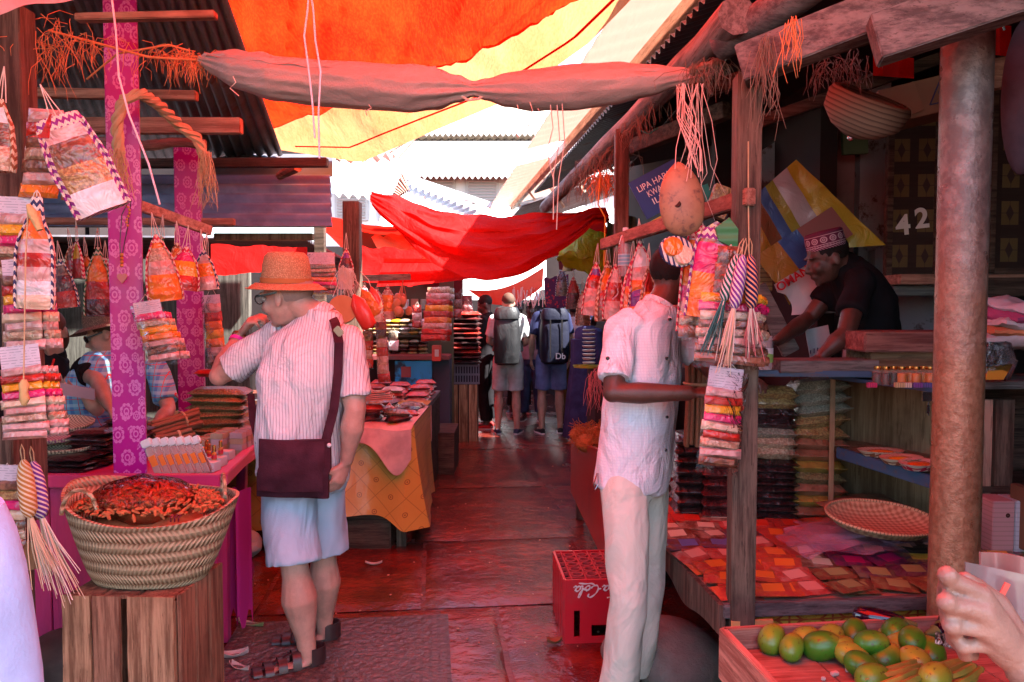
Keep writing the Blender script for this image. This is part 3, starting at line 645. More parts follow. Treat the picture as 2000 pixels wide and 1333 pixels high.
    if bottom:
        q = MB()
        q.loft([ring(pel+V(0, 0, z), .175*f*k, .135*f*k, (J['hiR']-J['hiL']).normalized(), V(0, 0, 1).cross((J['hiR']-J['hiL']).normalized())) for z, k in ((-.12, .9), (-.05, 1.0), (.05, .98), (.09, .95))])
        for s_ in 'LR':
            a, b, c = J['hi'+s_], J['kn'+s_], J['an'+s_]
            if blen <= 1: e = a.lerp(b, blen); q.tube([a+V(0, 0, .06), a, a.lerp(e, .6), e], [.09*f, .105*f, .10*f, .102*f], 18)
            else: e = b.lerp(c, blen-1); q.tube([a+V(0, 0, .06), a, a.lerp(b, .6), b, b.lerp(c, .5), e], [.09*f, .108*f, .095*f, .08*f, .074, .072], 18)
        part(q, btname, bottom, d=wrn)
    if shoes:
        for s_ in 'LR':
            a = J['an'+s_]; t = J['to'+s_]; dd = (t-a); dd.z = 0; dd.normalize(); gz = min(a.z, t.z)-.045
            x_ = V(0, 0, 1).cross(dd); q = MB(); h = a+V(0, 0, 0); L = (t-a).length+.10
            st = a-dd*.06; rings = []
            for (u, w, zt) in ((0, .026, .045), (.08, .034, .07), (.3, .036, .082), (.5, .038, .06), (.75, .045, .042), (.93, .036, .034), (1, .018, .026)):
                c = st+dd*L*u; rings.append([V(c.x, c.y, 0)+x_*(w*math.cos(k))+V(0, 0, max(.012, zt*(.5+.5*math.sin(k)))) for k in [2*math.pi*i/14 for i in range(14)]])
            q.loft(rings); so_ = q.build('shoe', shoes, body)
            q = MB(); q.loft([[V(c.x, c.y, 0)+x_*(w+.003)*k1+V(0, 0, zz) for k1, zz in ((-1, .001), (1, .001), (1, .016), (-1, .016))] for c, w in [(st+dd*L*u, w) for u, w in ((-.02, .02), (.08, .036), (.5, .04), (.78, .047), (.95, .036), (1.02, .016))]]); q.build('sole', shoe or M_white, so_)
    if hair is not None:
        hm, kind = hair; q = MB(); e = lambda p, r: q.ell(hc+B@(V(*p)*hsz), [a*hsz for a in r], B, 18, 12)
        e((0, -.022, .034), (.080, .098, .089))
        if kind == 'long': e((0, -.06, -.05), (.075, .05, .11))
        if kind == 'cap': q.prism([hc+B@(V(x*.075, .06+.07*(1-x*x), .055)*hsz) for x in (-1, -.6, -.2, .2, .6, 1)], B@V(0, 0, .008))
        q.build('hair' if kind != 'cap' else 'cap', hm, body)
    if eyes:
        for q_ in (-1, 1):
            q = MB(); q.ell(hc+B@(V(q_*.031, .083, .006)*hsz), .012*hsz, m=0); q.ell(hc+B@(V(q_*.031, .0905, .006)*hsz), .0065*hsz, m=1); q.build('eye', [M_eyew, M_eyeb], body)
    return body, B, part
M_eyew = P('eye_white', (.35, .3, .28), .3); M_eyeb = P('iris', (.04, .02, .015), .2)
M_hair = P('dark_hair', (.018, .014, .013), .7, (lambda x: x.noise(180, 2), .6, .004)); M_hairb = P('brown_hair', (.09, .05, .035), .7, (lambda x: x.noise(150, 2, (1, 1, .2)), .6, .004))
# ---- man in the straw hat ----
def stripes(x): return x.mix((((x.x+x.noise(2.2, 3)*.035)*78).fr()-.5).ab().gt(.39), (.80, .74, .76), (.46, .36, .42))
M_stripe = P('striped_shirt', stripes, .85, (lambda x: x.noise(9, 4, (1, 1, .5), dist=.8)*1.6+x.noise(200, 2)*.05, .8, .035))
M_short = P('pale_blue_shorts', lambda x: x.mix(x.noise(8, 4), (.40, .50, .64), (.50, .60, .74)), .85, (lambda x: x.noise(5, 3, (1, 1, .5), dist=.7)*1.5+x.noise(180, 2)*.04, .6, .03))
Jh = dict(pel=W(596, 905, 3.32), nek=W(632, 625, 3.30), shL=W(535, 662, 3.42), shR=W(676, 668, 3.22), elL=W(428, 735, 3.42), wrL=W(468, 655, 3.56), elR=W(694, 800, 3.18), wrR=W(676, 905, 3.22),
          hiL=W(562, 940, 3.30), hiR=W(622, 930, 3.42), knL=W(575, 1105, 3.22), anL=W(603, 1288, 3.26), knR=W(632, 1080, 3.46), anR=W(634, 1240, 3.52), toL=W(538, 1316, 3.20), toR=W(585, 1262, 3.50),
          hd=W(560, 578, 3.33), fd=V(-1, .30, -.22), up=V(-.2, 0, 1), bd=V(-.35, .9, 0), bow=(-.035, -.03, 0))
hat, Bh, prt = human('man in straw hat and striped shirt, hand raised to his face by the pink stall', Jh, SK_PINK, fat=1.13, vox=.0075, tv=.011, shirt=M_stripe, bottom=M_short, btname='shorts', blen=.97, shoes=None,
    hair=None, sleeve=.82, hem=-.10, handL=dict(d=(W(512, 592, 3.48)-W(466, 652, 3.54)), n=V(.8, .1, -.3), curl=(52, 48, 44, 36), side=1, size=1.12), handR=dict(d=W(658, 945, 3.2)-W(676, 905, 3.22), n=V(-.7, .5, 0), curl=(35, 32, 30, 28), side=-1), calf=.066, wr=.009, hsz=1.1)
hc = Jh['hd']
q = MB(); e = Bh@rotm(0, 0, 0)
tl = Bh@rotm(14, 0, 0)
def hatgeo(q, c, B, rad=.1, brim=.165, h=.115, m=0):
    pr = [(brim, -.020), (brim*.98, -.023), (rad*1.25, .002), (rad, .004), (rad*.985, .04), (rad*.94, h*.6), (rad*.86, h*.86), (rad*.7, h*.98), (rad*.4, h), (.001, h*.9)]
    q.lathe(pr, c, 36, B, sx=.92, sy=1.08, m=m)
M_hat = P('woven_straw_hat', lambda x: x.mix(x.vor(170).ss(.2, .6), (.66, .38, .20), (.44, .22, .11)), .8, (lambda x: x.vor(170), .8, .004))
hcn = hc+Bh@V(0, -.012, .050)
hatgeo(q, hcn, tl, .102, .166, .138); ho = q.build('straw_hat', M_hat, hat)
q = MB(); q.lathe([(.1065, .006), (.1065, .026), (.1025, .026)], hcn, 36, tl, sx=.92, sy=1.08); q.build('hat_band', P('tan_band', (.5, .16, .05), .6), ho)
q = MB()
M_blk = P('black_plastic', (.015, .012, .014), .25)
gl = lambda *p: hc+Bh@(V(*p)*1.1)
for s_ in (-1, 1): q.beam(gl(s_*.071, .088, .018), gl(s_*.080, -.012, .014), .004, .009)
for s_ in (-1, 1):
    c = gl(s_*.035, .102, .008); q.tube([c+Bh@V(.03*math.cos(a), 0, .02*math.sin(a)) for a in [2*math.pi*i/16 for i in range(17)]], .0028, 6)
q.beam(gl(-.008, .106, .014), gl(.008, .106, .014), .003, .005); q.build('glasses', M_blk, hat)
q = MB(); q.ell(hc+Bh@V(0, -.033, .022), (.0865, .097, .079), Bh, 20, 14); q.build('hair', P('cropped_grey_hair', lambda x: x.mix(x.noise(120, 3), (.5, .28, .22), (.3, .2, .18)), .8), hat)
# watch and wristband
wv = (Jh['wrL']-Jh['elL']).normalized(); x_, y_, z_ = frame(wv)
q = MB(); q.lathe([(.031, -.008), (.034, -.006), (.034, .006), (.031, .008)], Jh['wrL']-wv*.004, 20, basis(x_, y_, z_)); w_ = q.build('watch', P('gold_metal', (.7, .4, .2), .25, metal=.9), hat)
q = MB(); q.lathe([(.0345, -.009), (.036, -.009), (.036, .009), (.0345, .009)], Jh['wrL']-wv*.032, 20, basis(x_, y_, z_)); q.build('wristband', P('pink_band', (.85, .05, .45), .4), hat)
# yoke seam
# sandals
M_leather = P('dark_leather', lambda x: x.mix(x.noise(20, 3), (.025, .014, .015), (.06, .03, .03)), .4)
for s_ in 'LR':
    a = Jh['an'+s_]; t = Jh['to'+s_]; dd = V(t.x-a.x, t.y-a.y, 0).normalized(); xs = V(0, 0, 1).cross(dd); st = V(a.x, a.y, 0)-dd*.055; L = .29
    q = MB(); q.loft([[V(c.x, c.y, 0)+xs*w*k1+V(0, 0, zz+.012) for k1, zz in ((-1, .0), (1, .0), (1, .028), (-1, .028))] for c, w in [(st+dd*L*u, w) for u, w in ((-.02, .022), (.1, .038), (.5, .042), (.78, .052), (.95, .04), (1.02, .018))]])
    sn = q.build('sandal', M_leather, hat)
    q = MB()
    for (u, hh, w) in ((.93, .046, .036), (.77, .058, .047), (.58, .074, .043), (.38, .098, .042)):
        c = st+dd*L*u; q.grid(lambda a_, b_: V(c.x, c.y, 0)+dd*(b_-.5)*.036+xs*(w+.006)*math.cos(math.pi*a_)*-1+V(0, 0, .035+(hh-.03)*math.sin(math.pi*a_)**.7), 12, 1, thick=.004)
    q.grid(lambda a_, b_: st+dd*L*(.36+.6*a_)+V(0, 0, .104-.062*a_)+xs*(b_-.5)*.02, 8, 1, thick=.004)
    c = st+V(0, 0, .07); q.grid(lambda a_, b_: c+dd*(.05-.065*math.sin(math.pi*a_))+xs*.044*math.cos(math.pi*a_)*-1+V(0, 0, -.03+.07*b_), 12, 1, thick=.004)
    q.build('strap', M_leather, sn)
# shoulder bag
M_bag = fab('maroon_canvas', (.07, .018, .03), .85, .7, 12, .5)
bag = thing('shoulder_bag', 'dark maroon canvas messenger bag on the striped-shirt man\'s hip', 'bag', W(574, 968, 3.12))
q = MB()
def bagf(side):
    def fn(u, v):
        x = 505+140*u+(-4 if v > .5 else 0); y = 858+112*v+3*math.sin(u*3)+(4*v if u > .9 else 0)
        b = math.sin(math.pi*u)**.5*math.sin(math.pi*min(1, v+.05))**.5 if 0 < u < 1 else 0
        return W(x, y, 3.12-.02*side-(.035*b*side)+.035*(u-.3)*-1+.006*noise.noise(V(u*5, v*4, side)))
    return fn
rr_ = []
for v in [i/10 for i in range(11)]:
    a = [bagf(1)(i/12, v) for i in range(13)]; b = [bagf(-1)(i/12, v)+V(0, .02, 0) for i in range(12, -1, -1)]; rr_.append(a+b)
q.loft(rr_); q.build('pouch', M_bag, bag)
q = MB(); q.grid(lambda u, v: bagf(1)(.03+.9*u, .02+.86*v)+V(0, -.008, 0)+V(0, -.004*math.sin(9*u), 0), 16, 10, thick=.004); q.build('flap', M_bag, bag)
q = MB(); pts = [W(636, 862, 3.10), W(652, 800, 3.10), W(660, 730, 3.10), W(662, 670, 3.08), W(655, 632, 3.15), W(648, 618, 3.28)]
q.tube(pts, .019, 8, flat=.12, up=V(0, -1, 0)); 
q.build('strap', M_bag, bag); q = MB()
q.tube([W(506, 866, 3.2), W(494, 820, 3.3), W(490, 770, 3.42)], .016, 8, flat=.2); q.build('strap', M_bag, bag)
q = MB(); q.beam(W(655, 640, 3.09), W(668, 655, 3.09), .01, .03); q.build('buckle', P('dull_brass', (.3, .2, .14), .3, metal=.9), bag)
q = MB(); q.ell(W(643, 870, 3.07), .009); q.build('bead', M_white, bag)
for k in range(3):
    pass
# ---- vendor in the white shirt ----
def check(x): return x.mix(((x.x+x.y*.4)*95).fr().lt(.2).mx((x.z*95).fr().lt(.2))*.35, (.80, .79, .84), (.62, .58, .70))
M_wshirt = P('white_checked_shirt', check, .8, (lambda x: x.noise(8, 4, (1, 1, .6), dist=.8)*1.6+x.noise(200, 2)*.05, .8, .035))
M_cream = P('cream_trousers', lambda x: x.mix(x.noise(6, 4), (.66, .6, .5), (.76, .7, .6)), .85, (lambda x: x.noise(5, 4, (1, 1, .7), dist=.5)*1.6+x.noise(180, 2)*.03, .75, .035))
Jv = dict(pel=W(1240, 905, 2.9), nek=W(1282, 612, 2.88), shR=W(1214, 642, 2.78), shL=W(1305, 648, 3.06), elR=W(1196, 768, 2.66), wrR=W(1352, 768, 2.64), elL=W(1378, 712, 3.02), wrL=W(1415, 742, 2.84),
          hiR=W(1222, 950, 2.82), hiL=W(1262, 945, 2.99), knR=W(1228, 1165, 2.76), anR=V(.395, 2.82, .09), knL=W(1262, 1150, 2.99), anL=V(.475, 3.0, .09), toR=V(.52, 2.76, .05), toL=V(.58, 2.98, .05),
          hd=W(1322, 542, 2.92), fd=V(1, .35, -.25), up=V(.15, 0, 1), bd=V(.85, -.5, 0), bow=(-.02, 0, 0))
ven, Bv, prt = human('slim vendor in white checked shirt and cream trousers reaching for a hanging spice strip', Jv, SK_DARK, fat=.86, vox=.0075, tv=.011, shirt=M_wshirt, bottom=M_cream, blen=1.92, shoes=M_leather,
    hair=(M_hair, 'short'), sleeve=.80, eyes=False, hem=-.16, loose=1.08, handR=dict(d=V(1, .1, .05), n=V(.1, .3, -1), curl=(42, 38, 34, 20), side=-1), handL=dict(d=V(.7, -.6, .1), n=V(0, 0, -1), curl=(40, 36, 34, 26)))
# open pointed collar, placket, buttons
q = MB(); cv = lambda x, y, Y: W(x, y, Y)
q.prism([cv(1258, 590, 2.79), cv(1272, 582, 2.82), cv(1312, 622, 2.80), cv(1286, 640, 2.765)], V(.004, .012, 0)); q.build('collar', M_wshirt, ven)
q = MB(); q.prism([cv(1250, 604, 2.80), cv(1262, 586, 2.84), cv(1240, 600, 2.86)], V(0, .01, 0))
q = MB()
for (x, y, Y) in ((1308, 624, 2.752), (1302, 700, 2.75), (1304, 765, 2.75), (1303, 815, 2.75), (1301, 880, 2.75)):
    q.ell(W(x, y, Y), (.006, .004, .006), seg=8, rings=6)
q.ell(W(1187, 700, 2.665), (.007, .004, .007), seg=8, rings=6); q.build('button', M_blk, ven)
q = MB(); q.tube([W(1166, 925, 2.80), W(1160, 945, 2.78), W(1162, 958, 2.78), W(1169, 945, 2.78), W(1168, 925, 2.80)], .003, 6); q.build('carabiner', P('steel', (.5, .48, .48), .25, metal=1), ven)
# ---- vendor in black, embroidered cap ----
M_black = fab('black_cotton', (.012, .010, .012), .85, .8)
Jb = dict(pel=W(1700, 700, 3.86), nek=W(1656, 522, 3.75), shL=W(1680, 552, 3.60), shR=W(1640, 550, 3.92), elL=W(1652, 652, 3.44), wrL=W(1602, 698, 3.42), elR=W(1580, 622, 3.92), wrR=W(1516, 668, 3.76),
          hiL=W(1700, 730, 3.78), hiR=W(1700, 730, 3.95), knL=V(1.75, 3.75, .55), knR=V(1.75, 3.95, .55), anL=V(1.85, 3.75, .09), anR=V(1.85, 3.95, .09), toL=V(1.68, 3.75, .05), toR=V(1.68, 3.95, .05),
          hd=W(1614, 505, 3.74), fd=V(-1, -.05, -.38), up=V(-.35, 0, 1), bd=V(-.8, 0, -.5), bow=(.06, 0, .02))
blk, Bb, prt = human('vendor in a black shirt and embroidered plum cap leaning over the blue shelf', Jb, SK_BR, fat=.98, vox=.008, tv=.012, shirt=M_black, bottom=fab('pale_trousers', (.5, .45, .5)), blen=1.9, shoes=M_leather, hair=(M_hair, 'short'), sleeve=.62, eyes=False,
    handL=dict(d=V(-.8, -.1, -.35), n=V(0, .1, -1)), handR=dict(d=V(-1, -.4, -.2), n=V(0, -.4, -1)))
def capcol(x):
    a = x.y.at2(x.x); u = a*(13/6.283); du = u.fr()-.5; dv = (x.z-.045)*26
    r = (du*du+dv*dv).pw(.5); rg = (r-.32).ab().lt(.07).mx((r-.12).ab().lt(.05)); bands = ((x.z-.014).ab().lt(.0016)).mx((x.z-.024).ab().lt(.0016)).mx((x.z-.066).ab().lt(.0016))
    zz = ((((x.z*90)+(u*3).fr()-.5).fr()-.5).ab().lt(.14))*x.z.lt(.024)
    return x.mix(rg.mx(bands).mx(zz), (.13, .03, .07), (.50, .36, .42))
q = MB(); q.lathe([(.090, 0), (.092, .03), (.089, .078), (.08, .086), (.001, .09)], (0, 0, 0), 32)
cp = q.build('cap', P('embroidered_cap', capcol, .8), blk, local=True, loc=Jb['hd']+Bb@V(0, -.018, .045)-wloc(blk)); cp.rotation_euler = (Bb@rotm(6, 0, 0)).to_euler()
q = MB(); q.tube([Jb['nek']+V(-.075, -.03, -.02), Jb['nek']+V(-.09, -.03, -.05)], .007, 8); q.build('yellow_tag', P('yellow', (.8, .7, .05), .5), blk)
# ---- shoppers behind the pink stall ----
def plaid(x):
    a = ((x.x*16).fr().lt(.3)); b = ((x.z*16).fr().lt(.3)); c = ((x.x*16+.3).fr().lt(.06)).mx(((x.z*16+.3).fr().lt(.06)))
    k = x.mix(a*.6, (.22, .5, .68), (.08, .16, .5)); k = x.mix(b*.55, k, (.6, .75, .8)); return x.mix(c, k, (.7, .08, .1))
M_plaid = P('blue_plaid', plaid, .85)
Jw = dict(pel=V(-2.6, 4.55, .92), nek=W(238, 700, 4.55), shL=W(196, 722, 4.42), shR=W(305, 720, 4.62), elL=W(190, 800, 4.28), wrL=W(165, 772, 4.22), elR=W(330, 800, 4.5), wrR=W(300, 838, 4.3),
          hiL=V(-2.68, 4.5, .88), hiR=V(-2.5, 4.6, .88), knL=V(-2.68, 4.5, .5), knR=V(-2.5, 4.6, .5), anL=V(-2.68, 4.5, .09), anR=V(-2.5, 4.6, .09), toL=V(-2.75, 4.4, .05), toR=V(-2.55, 4.48, .05),
          hd=W(205, 654, 4.52), fd=V(-1, -.45, -.45), up=V(-.25, 0, 1), bd=V(-.6, -.7, 0))
wo, Bw, prt = human('woman in straw sun hat and blue plaid shirt studying a card behind the pink stall', Jw, SK_TAN, fat=1.0, vox=.010, shirt=M_plaid, bottom=fab('denim', (.06, .09, .16)), blen=1.9, shoes=M_leather, hair=(M_hairb, 'short'), sleeve=.8,
    handL=dict(d=V(-.5, -.3, .35), n=V(.2, .2, .5)))
q = MB(); hatgeo(q, Jw['hd']+Bw@V(0, -.012, .05), Bw@rotm(10, 0, 0), .1, .175, .12); q.build('sun_hat', P('brown_straw', lambda x: x.mix(x.vor(150).ss(.2, .6), (.38, .25, .17), (.2, .12, .09)), .85), wo)
q = MB()
for s_ in (-1, 1): q.ell(Jw['hd']+Bw@V(s_*.036, .098, .008), (.03, .012, .022), Bw); q.beam(Jw['hd']+Bw@V(s_*.066, .09, .012), Jw['hd']+Bw@V(s_*.08, 0, .01), .004, .01)
q.build('sunglasses', M_blk, wo)
q = MB(); q.box(W(150, 765, 4.14), (.2, .002, .07), rotm(20, 10, 0)); tag(q.build('card', P('pinkish_card', (.6, .35, .38), .5)), 'small pinkish card in the plaid-shirted woman\'s fingers', 'card')
Jd = dict(pel=V(-2.95, 4.4, .9), nek=W(105, 700, 4.5), shL=W(165, 722, 4.5), shR=W(55, 725, 4.5), elL=W(190, 745, 4.3), wrL=W(215, 800, 4.2), elR=W(50, 800, 4.4), wrR=W(100, 840, 4.2),
          hiL=V(-2.86, 4.4, .86), hiR=V(-3.04, 4.4, .86), knL=V(-2.86, 4.4, .5), knR=V(-3.04, 4.4, .5), anL=V(-2.86, 4.4, .09), anR=V(-3.04, 4.4, .09), toL=V(-2.86, 4.28, .05), toR=V(-3.04, 4.28, .05),
          hd=W(98, 648, 4.46), fd=V(.25, -1, -.4), up=V(0, -.2, 1), bd=V(.1, -1, 0))
dk_, Bd, prt = human('dark-haired person in black top and red lanyard bending over the pink stall', Jd, SK_TAN, fat=1.05, vox=.011, shirt=M_black, bottom=M_black, blen=1.9, shoes=M_leather, hair=(M_hairb, 'long'), sleeve=.6)
q = MB()
for s_ in (-1, 1): q.ell(Jd['hd']+Bd@V(s_*.036, .098, .008), (.03, .012, .022), Bd)
q.build('sunglasses', M_blk, dk_)
q = MB(); q.tube([Jd['nek']+V(.05, -.08, .0), W(85, 770, 4.3), W(72, 830, 4.3)], .006, 5); q.build('lanyard', P('red_ribbon', (.6, .02, .02), .6), dk_)
# ---- far group in the aisle ----
def standing(x, Y, h, face, lab, sk, shirt, bottom, blen, hair, shoes, sleeve=.75, fat=.95, hem=-.12, arms=None, **kw):
    s = h/1.75; b = V(x, Y, 0); fd = Vector(face).normalized(); lf = V(0, 0, 1).cross(fd)  # left hand side
    g = lambda l, f_, z: b+lf*l*s+fd*f_*s+V(0, 0, z*s)
    J = dict(pel=g(0, 0, .95), nek=g(0, -.01, 1.46), shL=g(.175, 0, 1.41), shR=g(-.175, 0, 1.41), elL=g(.235, .0, 1.13), elR=g(-.235, .0, 1.13), wrL=g(.23, .1, .9), wrR=g(-.23, .1, .9),
             hiL=g(.09, 0, .9), hiR=g(-.09, 0, .9), knL=g(.11, .03, .5), knR=g(-.10, .02, .5), anL=g(.12, -.03, .085), anR=g(-.11, .0, .085), toL=g(.15, .12, .045), toR=g(-.14, .15, .045),
             hd=g(0, .03, 1.61), fd=kw.pop('look', fd), up=V(0, 0, 1), bd=fd)
    if arms: J.update({k: g(*v) for k, v in arms.items()})
    return human(lab, J, sk, fat, .013, .014, None, shirt, bottom, shoes, hair, sleeve, hem, s, blen=blen, wr=.006, **kw)+(g,)
fold_ = dict(elL=(.24, .08, 1.14), wrL=(.1, .26, 1.08), elR=(-.24, .08, 1.14), wrR=(-.1, .26, 1.06))
xf = lambda px, Y: (px-1000)/1500*Y
M_denim = fab('blue_denim', (.16, .2, .42), .85, .8); M_greyshort = fab('grey_cotton', (.62, .6, .6), .85, .85); M_navy = fab('navy_cotton', (.02, .024, .07)); M_tee = fab('white_tee', (.8, .8, .8))
FD = (-.1, 1, 0)
SK_HND = skin('olive_tan_skin', (.42, .22, .155))
b1 = standing(xf(992, 9.45), 9.45, 1.76, (.05, 1, 0), 'man in white tee and light grey shorts with a smooth black backpack', SK_PINK, M_tee, M_greyshort, .9, (M_hairb, 'short'), P('navy_canvas', (.03, .04, .08), .7), btname='shorts', arms=fold_, look=V(-.3, 1, -.3))
b2 = standing(xf(1077, 9.5), 9.5, 1.80, (-.1, 1, 0), 'man in navy tee and denim shorts with a navy strapped backpack', SK_TAN, M_navy, M_denim, .92, (M_hair, 'short'), P('black_canvas', (.02, .02, .022), .7), btname='shorts', look=V(-.5, 1, 0))
b3 = standing(xf(951, 9.9), 9.9, 1.74, (-1, .3, 0), 'dark figure all in black with red shoes, leaning over the far left stall', SK_BR, M_black, M_black, 1.92, (M_hair, 'short'), P('red_canvas', (.5, .03, .03), .6), 1.8, arms=fold_, look=V(-1, 0, -.5))
b4 = standing(xf(1038, 10.6), 10.6, 1.66, (-.15, -1, 0), 'man in dark cap and greyish shirt facing us between the two backpackers', SK_BR, fab('mauve_shirt', (.3, .22, .26)), fab('dark_jeans', (.04, .05, .11)), 1.92, (M_black, 'cap'), M_leather, 1.0)
b5 = standing(xf(1013, 11.4), 11.4, 1.7, (0, -1, 0), 'shadowy figure in dark clothes behind the capped man', SK_BR, M_black, M_black, 1.92, (M_hair, 'short'), M_leather, 1.8)
b6 = standing(xf(1122, 10.2), 10.2, 1.66, (.5, 1, 0), 'man in a white long-sleeved shirt and olive trousers behind the navy backpack', SK_BR, fab('offwhite', (.6, .6, .62)), fab('olive', (.12, .10, .03)), 1.92, (M_hair, 'short'), M_leather, 1.8)
# dark blue robed figure
b7 = standing(xf(1150, 8.9), 8.9, 1.58, (.8, .5, 0), 'person in long dark blue robe and headscarf beside the yellow-tray stall', SK_BR, fab('robe_blue', (.05, .05, .13)), fab('robe_blue', (.05, .05, .13)), 1.95, (fab('robe_blue', (.05, .05, .13)), 'long'), M_leather, 1.8, 1.0)
q = MB(); q.loft([[V(xf(1150, 8.9), 8.9, z)+V(r_*math.cos(a)*(1+.06*math.sin(a*7)), r_*.8*math.sin(a), 0) for a in [2*math.pi*i/40 for i in range(40)]] for z, r_ in ((.06, .29), (.5, .25), (.95, .2), (1.2, .2))]); q.build('robe', fab('robe_blue', (.05, .05, .13)), b7[0])
# backpacks
def backpack(g, lab, m, hh=.62, w=.17, dpt=.12, straps=True, tall=0):
    c = g(0, -.23, 1.17+tall); o = thing('backpack', lab, 'backpack', c)
    fdv = (g(0, 1, 0)-g(0, 0, 0)).normalized(); lf = V(0, 0, 1).cross(fdv)
    q = MB(); q.loft([ring(c+V(0, 0, z*hh), w*k, dpt*k2, lf, fdv, 24, 3.4) for z, k, k2 in ((-.5, .7, .6), (-.46, .92, .95), (-.2, 1, 1.1), (.15, 1, 1.05), (.4, .88, .85), (.5, .6, .5))]); q.build('pack_body', m, o)
    q = MB(); q.loft([ring(c+V(0, 0, z*hh)-fdv*.01, w*k, dpt*k2, lf, fdv, 24, 3) for z, k, k2 in ((.34, 1.0, 1.02), (.44, .98, 1.0), (.54, .8, .75), (.56, .5, .4))]); q.build('top_flap', m, o)
    if straps:
        q = MB()
        for s_ in (-1, 1): q.beam(c+lf*s_*.07-fdv*(dpt*1.1+.006)+V(0, 0, .22), c+lf*s_*.07-fdv*(dpt*1.1+.012)+V(0, 0, -.25), .018, .008)
        q.build('compression_strap', M_blk, o)
    q = MB()
    for s_ in (-1, 1):
        q.tube([g(s_*.11, -.1, 1.46), g(s_*.13, .03, 1.5), g(s_*.14, .15, 1.38), g(s_*.15, .14, 1.2), g(s_*.17, -.02, 1.02)], .022, 6, flat=.35)
    q.build('shoulder_strap', m, o); return o, c, fdv, lf
M_bpk = P('black_nylon', lambda x: x.mix(x.noise(6, 3), (.006, .006, .007), (.016, .016, .018)), .5, (lambda x: x.noise(6, 4, (1, 1, .4), dist=1), .7, .03))
M_nvk = P('navy_nylon', lambda x: x.mix(x.noise(6, 3), (.006, .007, .016), (.014, .015, .032)), .6, (lambda x: x.noise(9, 4), .5, .02))
o1, *_ = backpack(b1[3], 'smooth glossy black backpack on the man in grey shorts', M_bpk, .66, .16, .14, False, .03)
o2, c2, fd2, lf2 = backpack(b2[3], 'navy backpack with two straps and small white letters, on the man in denim shorts', M_nvk, .64, .175, .12)
def text(s, size, loc, rot, m, name='lettering', parent=None, ext=.0006, shear=0, bold=0, loc_local=False, wid=None):
    cu = bpy.data.curves.new(name, 'FONT'); cu.body = s; cu.size = size; cu.extrude = ext; cu.align_x = 'CENTER'; cu.align_y = 'CENTER'; cu.shear = shear; cu.offset = bold
    o = bpy.data.objects.new(name, cu); col.objects.link(o); cu.materials.append(m)
    dg = bpy.context.evaluated_depsgraph_get(); dg.update(); me = bpy.data.meshes.new_from_object(o.evaluated_get(dg)); bpy.data.objects.remove(o)
    k = bpy.data.objects.new(name, me); col.objects.link(k)
    if not me.materials: me.materials.append(m)
    if wid:
        xs = [v.co.x for v in me.vertices]; f = wid/(max(xs)-min(xs))
        for v in me.vertices: v.co.x *= f
    if parent is not None: k.parent = parent; k.location = Vector(loc)-(wloc(parent) if not loc_local else Vector((0, 0, 0)))
    else: k.location = loc
    k.rotation_euler = rot; return k
text('Db', .1, c2-fd2*.16-lf2*.05+V(0, 0, -.22), (R(90), 0, math.atan2(fd2.y, fd2.x)-R(90)), M_white, parent=o2, bold=.002)
# ---- the photographer's neighbours ----
def plaid2(x):
    a = ((x.x*30).fr().lt(.4)); b = ((x.z*30).fr().lt(.4)); k = x.mix(a*.5, (.8, .7, .72), (.7, .15, .22)); return x.mix(b*.5, k, (.7, .2, .3))
M_plr = P('pink_plaid', plaid2, .85)
Jf = dict(pel=V(1.35, .62, .95), nek=V(1.33, .72, 1.46), shL=V(1.13, .80, 1.40), shR=V(1.52, .66, 1.40), elL=V(.86, .80, .95), wrL=W(1988, 1292, .98), elR=V(1.6, .75, 1.1), wrR=V(1.45, .95, 1.05),
          hiL=V(1.26, .62, .9), hiR=V(1.44, .62, .9), knL=V(1.26, .62, .5), knR=V(1.44, .62, .5), anL=V(1.26, .6, .09), anR=V(1.44, .6, .09), toL=V(1.2, .75, .05), toR=V(1.4, .76, .05), hd=V(1.3, .76, 1.62), fd=V(-.5, 1, -.3), up=V(0, 0, 1), bd=V(-.3, 1, 0))
def fist(mb):
    wr_ = W(1990, 1292, .98); up_ = V(0, -1, .2)
    F = [((1914, 1162, .955), (1850, 1124, .945), (1846, 1166, .985), (1872, 1186, 1.0), .0112), ((1918, 1196, .948), (1848, 1176, .938), (1853, 1213, .98), (1878, 1224, 1.0), .0112),
         ((1924, 1230, .952), (1858, 1222, .945), (1864, 1250, .985), (1888, 1254, 1.0), .0106), ((1934, 1260, .962), (1880, 1262, .96), (1884, 1280, .99), (1902, 1280, 1.0), .0094)]
    for f_ in F:
        p = [W(*q) for q in f_[:4]]; r = f_[4]; w0 = wr_.lerp(p[0], .12)
        mb.tube([w0, w0.lerp(p[0], .5), p[0]], [.021, .0185, r*1.35], 12); mb.tube([p[0], p[0].lerp(p[1], .5), p[1], p[1].lerp(p[2], .5), p[2], p[3]], [r*1.25, r*1.02, r*1.12, r*.95, r*.98, r*.8], 10)
        for q, k in zip(p, (1.35, 1.12, 1.0, .82)): mb.ell(q, r*k, seg=12)
    t_ = [W(1975, 1235, .995), W(1948, 1178, 1.0), W(1908, 1148, .995), W(1884, 1130, .985)]
    mb.tube(t_, [.02, .0145, .0125, .0095], 12)
    for q, k in zip(t_, (.02, .0145, .0128, .0098)): mb.ell(q, k, seg=12)
    mb.tube([wr_+V(.02, 0, -.01), wr_, W(1955, 1235, .985), W(1935, 1200, .98)], [.026, .027, .026, .018], 14, flat=.8)
hm_ = MB()
